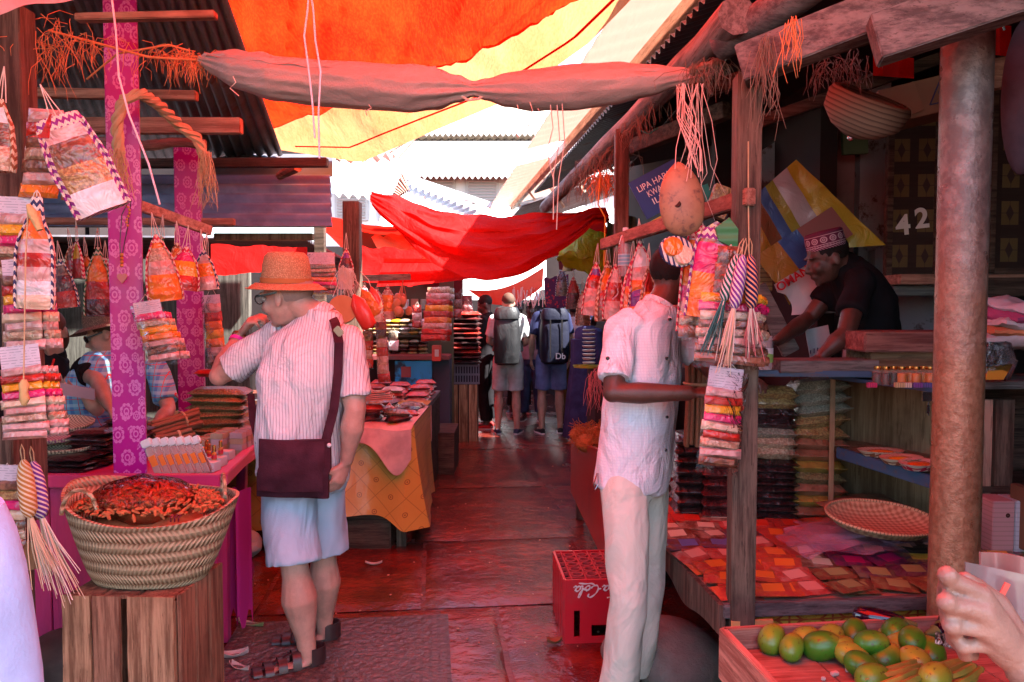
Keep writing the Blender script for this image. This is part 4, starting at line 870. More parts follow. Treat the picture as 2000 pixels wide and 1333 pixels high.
fp, Bf, prt = human('person in pink plaid shirt whose hand reaches in past the steel pillar', Jf, SK_HND, fat=.95, vox=.004, tv=.012, shirt=M_plr, bottom=M_black, blen=1.9, shoes=M_leather, hair=(M_hairb, 'short'), sleeve=1.78,
    handL=dict(fn=fist, side=-1, size=1.04, thumb=(1.7, 55), r=.0078))
Jl = dict(pel=V(-.86, .95, .95), nek=V(-.96, .9, 1.44), shL=V(-1.12, .95, 1.38), shR=V(-.82, .82, 1.36), elL=V(-1.2, 1.0, 1.1), wrL=V(-1.15, 1.15, .95), elR=V(-.78, .72, 1.1), wrR=V(-.85, .9, .95),
          hiL=V(-.95, .95, .9), hiR=V(-.78, .95, .9), knL=V(-.95, .97, .5), knR=V(-.78, .97, .5), anL=V(-.95, .95, .09), anR=V(-.78, .95, .09), toL=V(-.98, 1.1, .05), toR=V(-.8, 1.1, .05), hd=V(-1.0, .93, 1.6), fd=V(-.5, 1, -.2), up=V(0, 0, 1), bd=V(-.3, 1, 0))
M_lil = fab('pale_lilac_cotton', (.40, .50, .80), .8, .92)
lp, _, prt = human('person in pale lilac gown beside the hanging spice strips, only a hip showing', Jl, SK_TAN, fat=.9, vox=.012, shirt=M_lil, bottom=None, shoes=M_leather, hair=(M_hair, 'long'), sleeve=1.8)
q = MB(); gx = W(0, 1000, 1.0).x
rg = []
for y, xe in ((1000, -34), (1050, -10), (1120, 10), (1200, 24), (1333, 44), (1600, 62), (2000, 75)):
    p = W(xe, y, .98); r_ = .19; c = V(p.x-r_*.98, .98, p.z); rg.append([c+V(r_*math.cos(a)*(1+.03*math.sin(a*6)), r_*.75*math.sin(a), 0) for a in [2*math.pi*i/36 for i in range(36)]])
q.loft(rg); q.build('gown', M_lil, lp)
# ================= goods: materials and makers =================
WR = {'magenta': wrap('magenta_powder', (.72, .015, .16), (.6, .01, .12), 25), 'orange': wrap('orange_powder', (.85, .24, .02), (.75, .15, .01), 25), 'yellow': wrap('yellow_powder', (.85, .42, .02), (.75, .3, .01), 25),
      'red': wrap('red_powder', (.55, .03, .015), (.35, .015, .01), 30), 'beige': wrap('beige_seeds', (.62, .45, .3), (.35, .2, .12), 90), 'brown': wrap('brown_bark', (.3, .13, .07), (.12, .045, .025), 50),
      'pink': wrap('pinkish_packet', (.7, .42, .38), (.5, .25, .22), 30), 'cream': wrap('cream_packet', (.78, .6, .42), (.62, .42, .28), 30), 'dark': wrap('dark_cloves', (.06, .022, .022), (.018, .008, .008), 120, .12, b=.6),
      'darkred': wrap('dark_red_spice', (.16, .025, .025), (.05, .008, .008), 110, .12, b=.6), 'green': wrap('green_herb', (.12, .26, .05), (.06, .12, .02), 60), 'gold': wrap('golden_seeds', (.5, .33, .12), (.25, .13, .05), 100),
      'mustard': wrap('mustard_powder', (.45, .27, .05), (.36, .2, .04), 20), 'clay': wrap('clay_powder', (.4, .16, .09), (.3, .11, .06), 20), 'olive': wrap('olive_seeds', (.30, .24, .10), (.14, .10, .04), 110),
      'greyseed': wrap('grey_green_seeds', (.40, .36, .26), (.2, .17, .12), 130), 'purple': wrap('purple_print', (.22, .04, .3), (.12, .02, .2), 30), 'white': wrap('white_pack', (.78, .74, .74), (.7, .64, .64), 10), 'blue': wrap('blue_pack', (.12, .2, .45), (.08, .12, .3), 20)}
def chev(name, a, b, k=38, kx=55): return P(name, lambda x: x.mix(((x.z*k+((x.x*kx+x.y*kx*.6).fr()-.5).ab()*.9).fr()).lt(.5), a, b), .75, (lambda x: ((x.z*k*3).fr()-.5).ab()+((x.x*kx*3).fr()-.5).ab(), .5, .003), coat=.25, croughs=.3)
CV = {'purple': chev('purple_white_weave', (.24, .03, .22), (.75, .62, .5)), 'red': chev('red_white_weave', (.5, .02, .06), (.75, .55, .45)), 'navy': chev('navy_white_weave', (.03, .03, .10), (.7, .6, .52)),
      'green': chev('green_cream_weave', (.05, .16, .07), (.6, .5, .35)), 'brown': chev('brown_cream_weave', (.28, .09, .04), (.66, .52, .36))}
M_film = film(); M_film2 = film('clear_film_loose', 2.4, 22)
M_hdr = P('header_card', lambda x: x.mix((((x.z*120).fr()).lt(.18))*x.noise(60, 2).gt(.47)*.8, (.66, .56, .62), (.2, .16, .22)), .5)
M_loof = P('loofah', (.62, .42, .18), .9, (lambda x: x.noise(90, 3), 1, .004))
def strip(label, top, w, h, cols, rot=(0, 0, 0), header=True, group=None, strlen=.12, fan=0.0, hh=.06, name='spice_strip', lean=0):
    """a sleeve of stacked packets hanging from its top point"""
    o = thing(name, label, 'spice pack', top, tuple(R(a) for a in rot), group); z = -strlen
    q = MB()
    for s_ in (-1, 1): q.tube([V(s_*w*.25, 0, z), V(s_*.006, 0, -.01), V(0, 0, 0)], .0012, 4)
    q.build('string', M_string, o, local=True)
    if header:
        q = MB(); q.grid(lambda u, v: V((u-.5)*w*.96, -.002+.004*math.sin(u*7), z-hh*v), 6, 3, thick=.0015); q.build('header_card', M_hdr, o, local=True); z -= hh*.9
    n = len(cols); ph = (h-(hh if header else 0))/n
    for i, c_ in enumerate(cols):
        k = i/max(1, n-1); ww = w*(1+.12*k*(1 if fan >= 0 else 0)+.05*math.sin(i*2.1))
        q = MB(); q.pillow((lean*k*h+.003*math.sin(i*3), -.004-.006*k-fan*k*.03, z-ph*(i+.5)), (ww, ph*1.18, .022+.012*k), rotm(90-12*k, rnd.uniform(-3, 3), 0), nu=7, nv=4)
        q.build('packet', WR[c_], o, local=True)
        if fan > 0:
            for j in range(1, 4):
                q = MB(); q.pillow((ww*(.42+.06*j)+lean*k*h, .012*j, z-ph*(i+.5)-.006*j*fan), (ww*.2, ph*1.05, .02), rotm(90, 0, 14*j), nu=4, nv=3); q.build('packet', WR[c_], o, local=True)
    if top[0] < -1.35 and top[1] < 2.6: return o
    q = MB(); a = rnd.random()*9
    q.grid(lambda u, v: V((u-.5)*w*1.12*(1+.06*v)+lean*v*h, -.022-.012*math.sin(math.pi*u)-.008*v+.006*noise.noise(V(u*4, v*9, a)), -strlen-.01-h*1.03*v), 10, 16); q.build('film', M_film, o, local=True)
    return o
def pouch(label, top, w, h, cols, weave='purple', rot=(0, 0, 0), prof=None, group=None, strlen=.1, d=.32, win=.32, name='woven_pouch'):
    o = thing(name, label, 'pouch', top, tuple(R(a) for a in rot), group)
    q = MB()
    for s_ in (-1, 0, 1): q.tube([V(s_*w*.12, 0, -strlen-.01), V(s_*.008, 0, -strlen*.5), V(0, 0, 0)], .0016, 5)
    q.build('string', M_string, o, local=True)
    prof = prof or [(0, .10), (.12, .28), (.35, .72), (.7, .95), (.92, 1.0), (1, .96)]
    def pw(v):
        for i in range(1, len(prof)):
            if v <= prof[i][0]: a, b = prof[i-1], prof[i]; return a[1]+(b[1]-a[1])*(v-a[0])/(b[0]-a[0])
        return prof[-1][1]
    ms = [CV[weave]]+[WR[c_] for c_ in cols]; n = len(cols); sd = rnd.random()*9
    def fn(u, v):
        a = 2*math.pi*u; r = pw(v)*w/2
        return V(r*math.sin(a), -r*d*2*math.cos(a)*(.55+.45*v)*(1+.10*math.sin(v*n*6.283-1)*(1 if math.cos(a) > .3 else 0)), -strlen-h*v+.003*noise.noise(V(a, v*6, sd)))
    def mf(u, v):
        a = 2*math.pi*u
        return 1+min(n-1, int(v*n*1.0)) if (math.cos(a) > win and v > .12) else 0
    q = MB(); q.grid(fn, 28, 8*max(2, n//1), mfn=mf); q.build('pouch_body', ms, o, local=True)
    q = MB(); q.loft([[fn(i/20, 1)*k+V(0, 0, -strlen-h)*(1-k) for i in range(20)] for k in (1, .5, .02)], cap=False); q.build('pouch_base', CV[weave], o, local=True)
    for s_ in (-1, 1):
        q = MB(); q.tube([V(s_*pw(v)*w/2*.97, -pw(v)*w/2*d*.75-.002, -strlen-h*v) for v in [i/12 for i in range(1, 13)]], .0045, 5); q.build('woven_trim', CV[weave], o, local=True)
    return o
BOT = [(0, .3), (.1, .34), (.2, .4), (.36, .82), (.5, .98), (.92, 1), (1, .94)]
def tassel(label, top, w, h, a, b, tcol, rot=(0, 0, 0), tail=.16, name='woven_tube', kx=7, kz=60, hang=True, sway=0):
    m = P('spiral_'+label[:14].replace(' ', '_'), lambda x: x.mix(((x.y.at2(x.x)*(kx/6.283)+x.z*kz).fr()).lt(.42), a, b), .7, (lambda x: ((x.y.at2(x.x)*(kx/6.283)+x.z*kz).fr()-.5).ab(), .8, .004))
    o = thing(name, label, 'raffia tube', top, tuple(R(q) for q in rot))
    q = MB(); st = .05
    if hang: q.tube([V(-.004, 0, -st), V(-.006, 0, -.02), V(0, 0, 0), V(.006, 0, -.02), V(.004, 0, -st)], .0018, 5); q.build('string', M_straw, o, local=True)
    q = MB(); q.lathe([(w*.12, -st), (w*.34, -st-h*.1), (w*.47, -st-h*.3), (w*.5, -st-h*.6), (w*.47, -st-h*.85), (w*.3, -st-h*.96), (w*.14, -st-h)], n=20); q.build('braided_body', m, o, local=True)
    q = MB(); rr = random.Random(len(label)); 
    for i in range(26):
        an = rr.uniform(0, 6.28); sp = rr.uniform(.1, .6)*w*1.3; L = tail*rr.uniform(.6, 1.1)
        q.m = 0 if i % 3 else 1
        q.tube([V(w*.1*math.cos(an), w*.1*math.sin(an), -st-h*.97), V(sp*.6*math.cos(an)+sway*.3, sp*.6*math.sin(an), -st-h-L*.45), V(sp*math.cos(an)+rr.uniform(-.01, .01)+sway, sp*math.sin(an), -st-h-L)], [.0024, .0022, .0012], 4)
    q.build('tassel', [P('strand_'+label[:14].replace(' ', '_'), tcol, .7), M_string], o, local=True); return o
def fibre(label, pts, n, L, r=.0015, m=None, name='straw_tangle', sp=.03, wild=.5, seed=1, cat='straw', knot=.0):
    """frayed fibres hanging from a short run of points"""
    rr = random.Random(seed); q = MB(); f = poly([Vector(p) for p in pts]) if len(pts) > 1 else (lambda t: Vector(pts[0]))
    for i in range(n):
        p = f(rr.random())+V(rr.gauss(0, sp), rr.gauss(0, sp), rr.gauss(0, sp*.7)); l = L*rr.uniform(.4, 1.1); d = V(rr.gauss(0, wild), rr.gauss(0, wild), -1+rr.gauss(0, wild*.7)).normalized()
        a = p+d*l*.35+V(rr.gauss(0, .01), 0, rr.gauss(0, .01)); b = a+(d*.6+V(rr.gauss(0, .3), rr.gauss(0, .3), -.7)).normalized()*l*.35; c = b+V(rr.gauss(0, .25), rr.gauss(0, .2), -.9)*l*.3
        q.tube([p, a, b, c], [r*1.2, r*1.1, r, r*.5], 4, cap=False)
    if knot: q.tube([f(t/8)+V(0, 0, knot*.2*math.sin(t*3)) for t in range(9)], [knot*(1+.3*math.sin(t*2.3)) for t in range(9)], 8)
    return tag(q.build(name, m or M_straw), label, cat)
def rope(label, pts, r, m, name='string', cat='string', n=6, twist=0):
    q = MB()
    if twist:
        pts = [Vector(p) for p in pts]; f = poly(pts); N = 60
        for k in range(3):
            q.tube([f(i/N)+V(math.cos(i*.5+k*2.09), math.sin(i*.5+k*2.09)*.6, math.sin(i*.5+k*2.09))*r*.55 for i in range(N+1)], r*.6, n)
    else: q.tube(pts, r, n)
    return tag(q.build(name, m), label, cat)

# ================= posts =================
def flower(x):
    # rings of petals printed on the paper, in two sizes on a staggered lattice
    u0 = x.x+x.y; v0 = x.z
    def lat(k, ou, ov, pet, s):
        v = v0*k+ov; u = u0*k*1.1+ou+(v.fl()*.5).fr()*1.0; du = u.fr()-.5; dv = v.fr()-.5; r = (du*du+dv*dv).pw(.5); a = dv.at2(du)
        pr = (a*(pet/2)).sin().ab(); return (r-s-pr*.07).ab().lt(.035).mx((r-s*.45).ab().lt(.035)).mx(((r-s*1.05).ab().lt(.06))*pr.gt(.72))
    return lat(9.5, 0, 0, 8, .27).mx(lat(15, .4, .25, 6, .24)*x.noise(3, 2).gt(.5))
M_flor = P('purple_flower_paper', lambda x: x.mix(flower(x)*.85, (.42, .001, .27), (.66, .2, .56)), .32, (lambda x: x.noise(6, 4), .25, .02), coat=.12, croughs=.15, spec=.25)
def fpost(px, Y, w, lab, ztop, z0=0, rz=24):
    c = W(px, 700, Y); o = thing('flowered_post', lab, 'post', V(c.x, Y, z0)); q = MB(); h = ztop-z0
    q.box((0, 0, h/2), (w, w, h), rotm(0, 0, rz), bev=.006); q.build('post_shaft', M_flor, o, local=True)
    q = MB(); cc = rotm(0, 0, rz)@V(w/2+.003, w*.1, 0)
    return o, c
fpost(251, 3.52, .135, 'big post wrapped in purple flowered paper, standing at the front of the pink stall', 3.0)
fpost(374, 5.0, .155, 'shorter post wrapped in purple flowered paper, farther inside the pink stall', 2.62, rz=18)
q = thing('bead_necklace', 'dark bead necklace with a wooden heart hung on the big purple post', 'necklace', W(238, 535, 3.38))
k = MB(); k.tube([W(252, 392, 3.39), W(238, 420, 3.39), W(234, 480, 3.39), W(237, 520, 3.39)], .0022, 5); k.tube([W(256, 392, 3.39), W(250, 440, 3.39), W(240, 490, 3.39), W(238, 520, 3.39)], .0022, 5); k.build('cord', M_blk, q)
k = MB()
for i in range(7): k.ell(W(250+3*math.sin(i), 405+i*6, 3.38), .006, seg=8, rings=6)
for i in range(4): k.ell(W(238, 498+i*7, 3.38), .008, seg=8, rings=6)
k.build('beads', P('amber_bead', (.55, .22, .03), .3), q)
k = MB(); c = W(238, 543, 3.38); k.prism([c+V(math.copysign(abs(math.sin(t))**3, math.sin(t))*.022, 0, .0016*(13*math.cos(t)-5*math.cos(2*t)-2*math.cos(3*t)-math.cos(4*t))) for t in [i*6.283/24 for i in range(24)]], (0, .006, 0)); k.build('heart', P('heart_wood', (.5, .22, .2), .5), q)
def post(name, a, b, w, m, lab, d=None, bev=.004, kind=None): 
    q = MB(); q.beam(a, b, w, d or w, (0, 1, 0), bev=bev); return tag(q.build(name, m), lab, 'post')
px_ = W(1450, 700, 2.5).x
o = thing('brown_post', 'squared brown timber post at the vendors\' corner, spice strips tied round it', 'post', V(px_, 2.5, 0))
q = MB(); q.box(V(px_+.004, 2.5, 1.16), (.078, .085, 2.32), rotm(0, 0, -4), bev=.004); q.build('post_shaft', M_oldz, o)
q = MB(); q.tube([V(px_-.005, 2.452, 2.1), V(px_-.002, 2.452, 1.9), V(px_+.004, 2.452, 1.7), V(px_+.003, 2.455, 1.55)], .0022, 5); q.build('hanging_twine', M_straw, o)
q = MB(); q.beam(W(1467, 384, 2.44), W(1178, 478, 3.95), .035, .055); tag(q.build('red_cross_board', M_redwy), 'reddish board running back from the brown post, pouches hung along it', 'board')
post('brown_post', W(1214, 255, 4.05), V(W(1214, 600, 4.05).x, 4.05, 0), .07, M_oldz, 'second brown timber post, deeper in behind the white-shirted vendor')
post('dark_post', W(688, 395, 5.7), V(W(688, 600, 5.7).x, 5.7, 0), .12, M_oldz, 'dark squared post just behind the straw-hatted man\'s shoulder')
post('dark_post', W(625, 440, 6.2), V(W(625, 600, 6.2).x, 6.2, 0), .08, M_darkw, 'thinner dark post behind the straw hat')
post('left_corner_post'.replace('left_', ''), W(12, 820, 2.75), V(W(12, 820, 2.75).x, 2.75, 0), .11, M_oldz, 'dark timber post at the picture edge carrying the hanging spice strips')
q = MB(); q.box(W(14, 520, 2.8)+V(0, .08, 0), (.10, .1, 1.9), bev=.004); tag(q.build('grey_post', M_oldz), 'grey upright behind the hanging spice strips', 'post')
# steel pillar
M_steel = P('weathered_pillar', lambda x: x.mix((x.z+x.noise(3, 4)*.8-1.55).ss(.2, .75), x.mix(x.noise(50, 4).ss(.35, .65), (.26, .12, .06), (.38, .2, .11)), x.mix(x.noise(25, 6).ss(.4, .65), (.16, .12, .11), (.27, .21, .19))), lambda x: x.noise(20, 4)*.3+.16, (lambda x: x.noise(60, 5, rough=.7)+x.noise(14, 3), .6, .006), metal=.25)
pc = W(1876, 600, 2.35); q = MB(); q.lathe([(.0715, 0), (.0712, .6), (.0705, 1.3), (.071, 1.9), (.0725, 2.42)], V(pc.x, 2.35, 0), 40, cap=True)
o = thing('steel_pillar', 'round blotchy brown steel pillar under the grey timber', 'pillar', V(pc.x, 2.35, 0)); q.build('shaft', M_steel, o)
q = MB(); q.lathe([(.10, 0), (.10, .03), (.075, .04)], V(pc.x, 2.35, 0), 24, cap=True); q.build('base_collar', M_steel, o)

# ================= pink stall =================
M_pink = P('pink_paint', lambda x: x.mix(x.noise(5, 5).ss(.5, .75)*.5, (.62, .035, .17), (.4, .03, .13)), .45, (lambda x: x.noise(10, 4, (8, 1, 1)), .3, .006), coat=.2)
M_pinkz = P('pink_paint_upright', lambda x: x.mix(x.noise(3, 5, (6, 6, 1)).ss(.5, .75)*.5, (.55, .03, .16), (.3, .03, .12)), .5, (lambda x: x.noise(10, 4, (8, 8, .7)), .5, .006), coat=.2)
ps = thing('pink_stall', 'pink painted wooden stall counter with boarded front', 'stall', V(-2.0, 3.4, 0))
ZC = W(432, 930, 3.4).z
xl = -3.1; xr = W(432, 940, 3.4).x
q = MB(); n = 7
for i in range(n):
    a = xl+(xr-.03-xl)*i/n; b = xl+(xr-.03-xl)*(i+1)/n; q.box(V((a+b)/2, 3.44, (ZC-.06+.03)/2), (b-a-.006, .022, ZC-.09), bev=.003)
q.build('front_boards', M_pinkz, ps)
q = MB(); q.beam(V(xl, 3.40, ZC-.02), V(xr, 3.40, ZC-.02), .05, .055); q.build('front_rail', M_pink, ps)
q = MB(); re = W(492, 866, 4.2); q.beam(V(xr-.0, 3.40, ZC-.019), V(re.x, 4.3, ZC-.019), .05, .055); q.build('side_rail', M_pink, ps)
q = MB(); q.prism([V(xl, 3.43, ZC-.05), V(xr-.02, 3.43, ZC-.05), V(re.x, 5.1, ZC-.05), V(xl, 5.1, ZC-.05)], (0, 0, .025)); q.build('counter_top', M_pink, ps)
q = MB(); q.beam(V(xr-.05, 3.5, ZC-.08), V(xr-.15, 4.2, .1), .03, .08); q.build('brace', P('purple_paint', (.3, .03, .2), .5), ps)
q = MB(); q.beam(V(xr-.02, 3.48, ZC-.08), V(xr-.04, 3.52, .02), .04, .05); q.build('leg', M_pinkz, ps)
q = MB(); q.beam(V(xr-.22, 4.3, ZC-.08), V(xr-.25, 4.3, .02), .05, .05); q.build('leg', M_pinkz, ps)
# ragged pink cloth strip beside the leg
q = MB(); q.grid(lambda u, v: V(xr-.03+.09*u, 3.56+.05*math.sin(u*8), ZC-.1-.62*v+(.05*math.sin(u*23) if v > .9 else 0)), 14, 8); q.build('ragged_cloth', P('ragged_magenta_cloth', (.45, .02, .18), .8), ps)
# goods on the pink counter
def stack(lab, c, n, size, mt, rz=0, jit=.012, name='spice_bag', cat='spice bag', group=None, dz=None, cols=None, tilt=0, labf=None):
    for i in range(n):
        q = MB(); q.pillow((0, 0, 0), size, nu=8, nv=6)
        zz = (dz or size[2]*.82)*i+size[2]*.5
        o = q.build(name, WR[(cols[i % len(cols)] if cols else mt)], local=True, loc=Vector(c)+V(rnd.uniform(-jit, jit), rnd.uniform(-jit, jit), zz), rot=(R(tilt+rnd.uniform(-2, 2)), R(rnd.uniform(-3, 3)), R(rz+rnd.uniform(-6, 6))))
        tag(o, labf(i, n) if labf else lab, cat, group)
ORD = ['lowest', 'second from the bottom', 'third from the bottom', 'fourth from the bottom', 'fifth from the bottom', 'sixth from the bottom', 'seventh from the bottom', 'eighth from the bottom', 'ninth from the bottom', 'tenth from the bottom']
def ordf(base, where): return lambda i, n: base+', '+('topmost' if i == n-1 else ORD[min(i, 9)])+' '+where
zc = ZC-.024
stack('', W(455, 800, 4.45)*V(1, 1, 0).length*0+V(W(428, 800, 4.45).x, 4.45, zc), 7, (.33, .2, .052), 'gold', 3, group='long bags of flaky spice', cols=['olive', 'gold'], labf=ordf('long greenish-orange bag of flaky spice', 'by the elbow'))
q = MB(); q.pillow(W(408, 729, 4.4), (.14, .1, .04)); tag(q.build('spice_bag', WR['red']), 'small red bag on top of the long flaky spice bags', 'spice bag')
for (px, Y, n, lab) in ((180, 3.75, 7, 'shopper side'), (252, 3.98, 8, 'post side')):
    stack('', V(W(px, 900, Y).x, Y, zc), n, (.2, .15, .03), 'darkred', 4, group='dark vanilla packs', labf=ordf('flat dark red-brown glossy pack', 'of the pile on the '+lab), cols=['darkred', 'dark'])
stack('', V(W(130, 900, 3.62).x, 3.62, zc), 3, (.24, .16, .03), 'dark', -8, group='dark vanilla packs', labf=ordf('wide dark glossy pack', 'beside the woven fans'))
# woven flat baskets on the counter
def wovencol(a, b, k=60): return lambda x: x.mix(((x.x*k).fr().lt(.5)-(x.y*k).fr().lt(.5)).ab(), a, b)
for i, (px, py, Y, w_, rx) in enumerate(((118, 838, 3.9, .17, 14), (95, 862, 3.75, .18, 8), (115, 885, 3.7, .16, 5))):
    q = MB(); q.lathe([(.001, 0), (w_*.7, .004), (w_*.95, .02), (w_, .035), (w_*.97, .037), (w_*.7, .012), (.001, .008)], (0, 0, 0), 36, sx=1, sy=.62)
    tag(q.build('flat_basket', P('plaited_palm'+str(i), wovencol((.55, .45, .3), (.2, .14, .1) if i != 1 else (.3, .1, .2)), .8), local=True, loc=W(px, py, Y), rot=(R(rx), 0, R(5))), ['cream plaited flat basket lying highest by the dark top', 'plaited flat basket with purple edging in the middle of its pile', 'lowest plaited flat basket of the pile on the pink counter'][i], 'basket')
# cinnamon bundles
M_bark = P('cinnamon_bark', lambda x: x.mix(x.noise(12, 4, (1, 6, 6)), (.22, .09, .05), (.42, .2, .11)), .75, (lambda x: x.noise(30, 4), .5, .004))
def bundle(lab, a, b, n, rad, r, m, seed, name='cinnamon_bundle'):
    o = thing(name, lab, 'bundle', (Vector(a)+Vector(b))/2); rr = random.Random(seed); a = Vector(a); b = Vector(b); x, y, z = frame(b-a)
    for i in range(n):
        t = rr.uniform(0, 6.28); k = rad*math.sqrt(rr.random()); of = x*math.cos(t)*k+y*math.sin(t)*k; e = z*rr.uniform(-.02, .02)
        q = MB(); q.tube([a+of+e, a.lerp(b, .5)+of*.9, b+of*1.1+e], r*rr.uniform(.8, 1.2), 8); q.build('stick', m, o)
    q = MB(); q.lathe([(rad*1.1, -.006), (rad*1.15, 0), (rad*1.1, .006)], a.lerp(b, .7), 16, basis(x, y, z)); q.build('tie', M_straw, o)
bundle('fat bundle of cinnamon sticks lying behind the purple post', W(292, 842, 4.1), W(384, 815, 4.3), 26, .05, .011, M_bark, 3)
bundle('second bundle of cinnamon sticks, nearer the small boxes', W(300, 866, 3.9), W(372, 850, 4.0), 14, .035, .010, M_bark, 4)
# clear tubes leaning in a row
M_tube = P('clear_tube', (.78, .5, .45), .12, None, alpha=.5, coat=1); M_cap = P('white_cap', (.85, .78, .78), .4); M_orl = P('orange_label', (.85, .2, .02), .5); M_saff = P('saffron', (.6, .15, .06), .5)
tb = thing('spice_tube', 'clear tube with a white cap leaning in the front row of the pink counter', 'tube', (0, 0, 0), (R(-4), R(-24), 0), 'capped clear tubes leaning in a row')
q = MB(); q.box((0, 0, .075), (.044, .02, .15), bev=.008); q.build('tube_body', M_tube, tb, local=True)
q = MB(); q.box((0, 0, .168), (.05, .024, .036), bev=.005); q.build('tube_cap', M_cap, tb, local=True)
q = MB(); q.box((0, 0, .06), (.036, .014, .11), bev=.005); q.build('tube_filling', P('pink_filling', (.7, .32, .25), .5), tb, local=True)
q = MB(); q.box((0, -.0112, .08), (.03, .002, .05)); q.build('tube_label', M_orl, tb, local=True)
for i in range(7):
    o = tb if i == 0 else dup(tb)
    o.location = V(W(315+13.5*i, 925, 3.47).x, 3.47+.012*i, zc+.004); o.rotation_euler = (R(-4), R(-24), R(0))
# small cartons and bottles
M_carton = P('brown_carton', lambda x: x.mix(x.noise(30, 2), (.5, .28, .15), (.65, .42, .28)), .35, None, coat=.8); M_cpink = P('pink_carton', (.62, .4, .4), .3, None, coat=.8)
kk = 0
for a in range(3):
    for b in range(3):
        for c_ in range(4-(1 if a == 0 else 0)):
            kk += 1; q = MB(); q.box((0, 0, 0), (.07, .05, .03), bev=.002)
            p = V(W(398+34*a, 850, 4.0).x, 3.95+.08*b+.02*a, zc+.016+.031*c_)
            o = q.build('soap_carton', [M_carton, M_cpink][(a+c_) % 2], local=True, loc=p, rot=(0, 0, R(rnd.uniform(-6, 6)-6)))
            tag(o, ['brown', 'wrapped pinkish'][(a+c_) % 2]+' small carton, '+['bottom', 'second', 'third', 'top'][c_]+' layer, '+['near', 'middle', 'back'][b]+' row of '+['the first', 'the middle', 'the last'][a]+' block', 'carton', 'small cartons on the pink counter')
M_gold = P('gold_cap', (.8, .45, .12), .2, metal=.95); M_oil = P('amber_oil', (.75, .25, .04), .15, coat=1); M_redl = P('red_label', (.7, .02, .05), .5)
ob = thing('oil_bottle', 'tiny gold-capped oil bottle on the white boxes of the pink counter', 'bottle', group='tiny gold-capped oil bottles')
q = MB(); q.lathe([(.001, 0), (.012, .001), (.012, .032), (.007, .037), (.006, .04)], n=14); q.build('bottle_glass', M_oil, ob, local=True)
q = MB(); q.lathe([(.0085, .038), (.0085, .068), (.006, .07), (.001, .071)], n=14); q.build('bottle_cap', M_gold, ob, local=True)
q = MB(); q.lathe([(.0124, .006), (.0124, .024)], n=14); q.build('bottle_label', M_redl, ob, local=True)
for i, (px, Y, dz) in enumerate(((384, 3.75, .0), (396, 3.70, .03), (408, 3.78, .03), (391, 3.85, .03), (418, 3.66, .045), (404, 3.88, .03), (431, 3.76, .05), (378, 3.8, 0))):
    o = ob if i == 0 else dup(ob); o.location = V(W(px, 880, Y).x, Y, zc+dz)
for i, (px, Y, lab) in enumerate(((410, 3.62, 'white paper box with blue handwriting at the pink counter corner'), (424, 3.74, 'white paper box just behind the handwritten one'), (440, 3.9, 'white paper box nearest the small cartons'), (396, 3.74, 'low white paper box under the tiny bottles'))):
    q = MB(); q.box((0, 0, .022), (.075, .07, .044) if i < 3 else (.09, .12, .028), bev=.002); c = V(W(px, 900, Y).x, Y, zc)
    o = q.build('paper_box', M_white, local=True, loc=c, rot=(0, 0, R(-8))); tag(o, lab, 'box')
    if i == 0:
        for s_, z_ in (('ZINGI', .031), ('LANGI', .014)): text(s_, .018, (-.002, -.0362, z_), (R(90), 0, 0), P('blue_ink', (.04, .04, .35), .6), parent=o, loc_local=True, shear=.2)
# ---- crate and palm basket ----
cr = thing('wooden_crate', 'upended wooden crate of rough vertical slats under the palm basket', 'crate', V(W(300, 1200, 2.85).x, 2.85, 0), (0, 0, R(-3)))
HC = W(280, 1160, 2.68).z; M_slat = wood('crate_slat', (.25, .11, .06), (.55, .3, .17), 2, .8, b=.7); M_slat2 = wood('crate_slat_dark', (.2, .08, .05), (.42, .2, .12), 2, .8, b=.7)
for i, (x0, x1) in enumerate(((-.225, -.125), (-.115, -.018), (.012, .178))):
    q = MB(); q.grid(lambda u, v: V(x0+(x1-x0)*u+(.004*noise.noise(V(v*4, i, 0)) if u in (0, 1) else 0), -.185-.003*noise.noise(V(u, v*3, i)), .0+HC*v), 5, 14, thick=-.014); q.build('slat', M_slat if i != 1 else M_slat2, cr, local=True, smooth=False)
for i, (y0, y1) in enumerate(((-.172, -.06), (-.045, .05), (.065, .175))):
    q = MB(); q.box((.185, (y0+y1)/2, HC/2), (.014, y1-y0, HC), bev=.002); q.build('slat', M_slat2, cr, local=True)
for i, (x0, x1) in enumerate(((-.22, -.1), (-.09, .03), (.045, .17))):
    q = MB(); q.box(((x0+x1)/2, 0, HC-.011), (x1-x0, .352, .014), bev=.002); q.build('top_board', M_slat2, cr, local=True)
for (x_, y_) in ((-.2, -.155), (.155, -.155), (-.2, .155), (.155, .155)):
    q = MB(); q.box((x_, y_, HC/2-.01), (.032, .03, HC-.03)); q.build('corner_post', M_slat2, cr, local=True)
q = MB(); q.box((-.02, .178, HC/2), (.38, .012, HC-.02)); q.build('back_board', M_slat2, cr, local=True)
def braid(x):
    a = x.y.at2(x.x)+x.noise(5, 3)*.12; row = (x.z*24+x.noise(4, 3)*.7); rr = row.fr(); up = (row.fl()*.5).fr().gt(.2)
    ph = a*14+rr*1.3*up-rr*1.3*(1-up); return ((ph.fr()-.5).ab()*.9+((rr-.5).ab()*-1+.5)*1.3)
M_palm = P('plaited_palm_coil', lambda x: x.mix(braid(x).ss(.15, .75), (.30, .17, .09), (.66, .46, .28)), .75, (braid, 1.0, .012))
bk = thing('palm_basket', 'big coiled palm basket on the upended crate, heaped with dried spice', 'basket', V(W(297, 1150, 2.86).x, 2.86, HC), (0, 0, R(-4)))
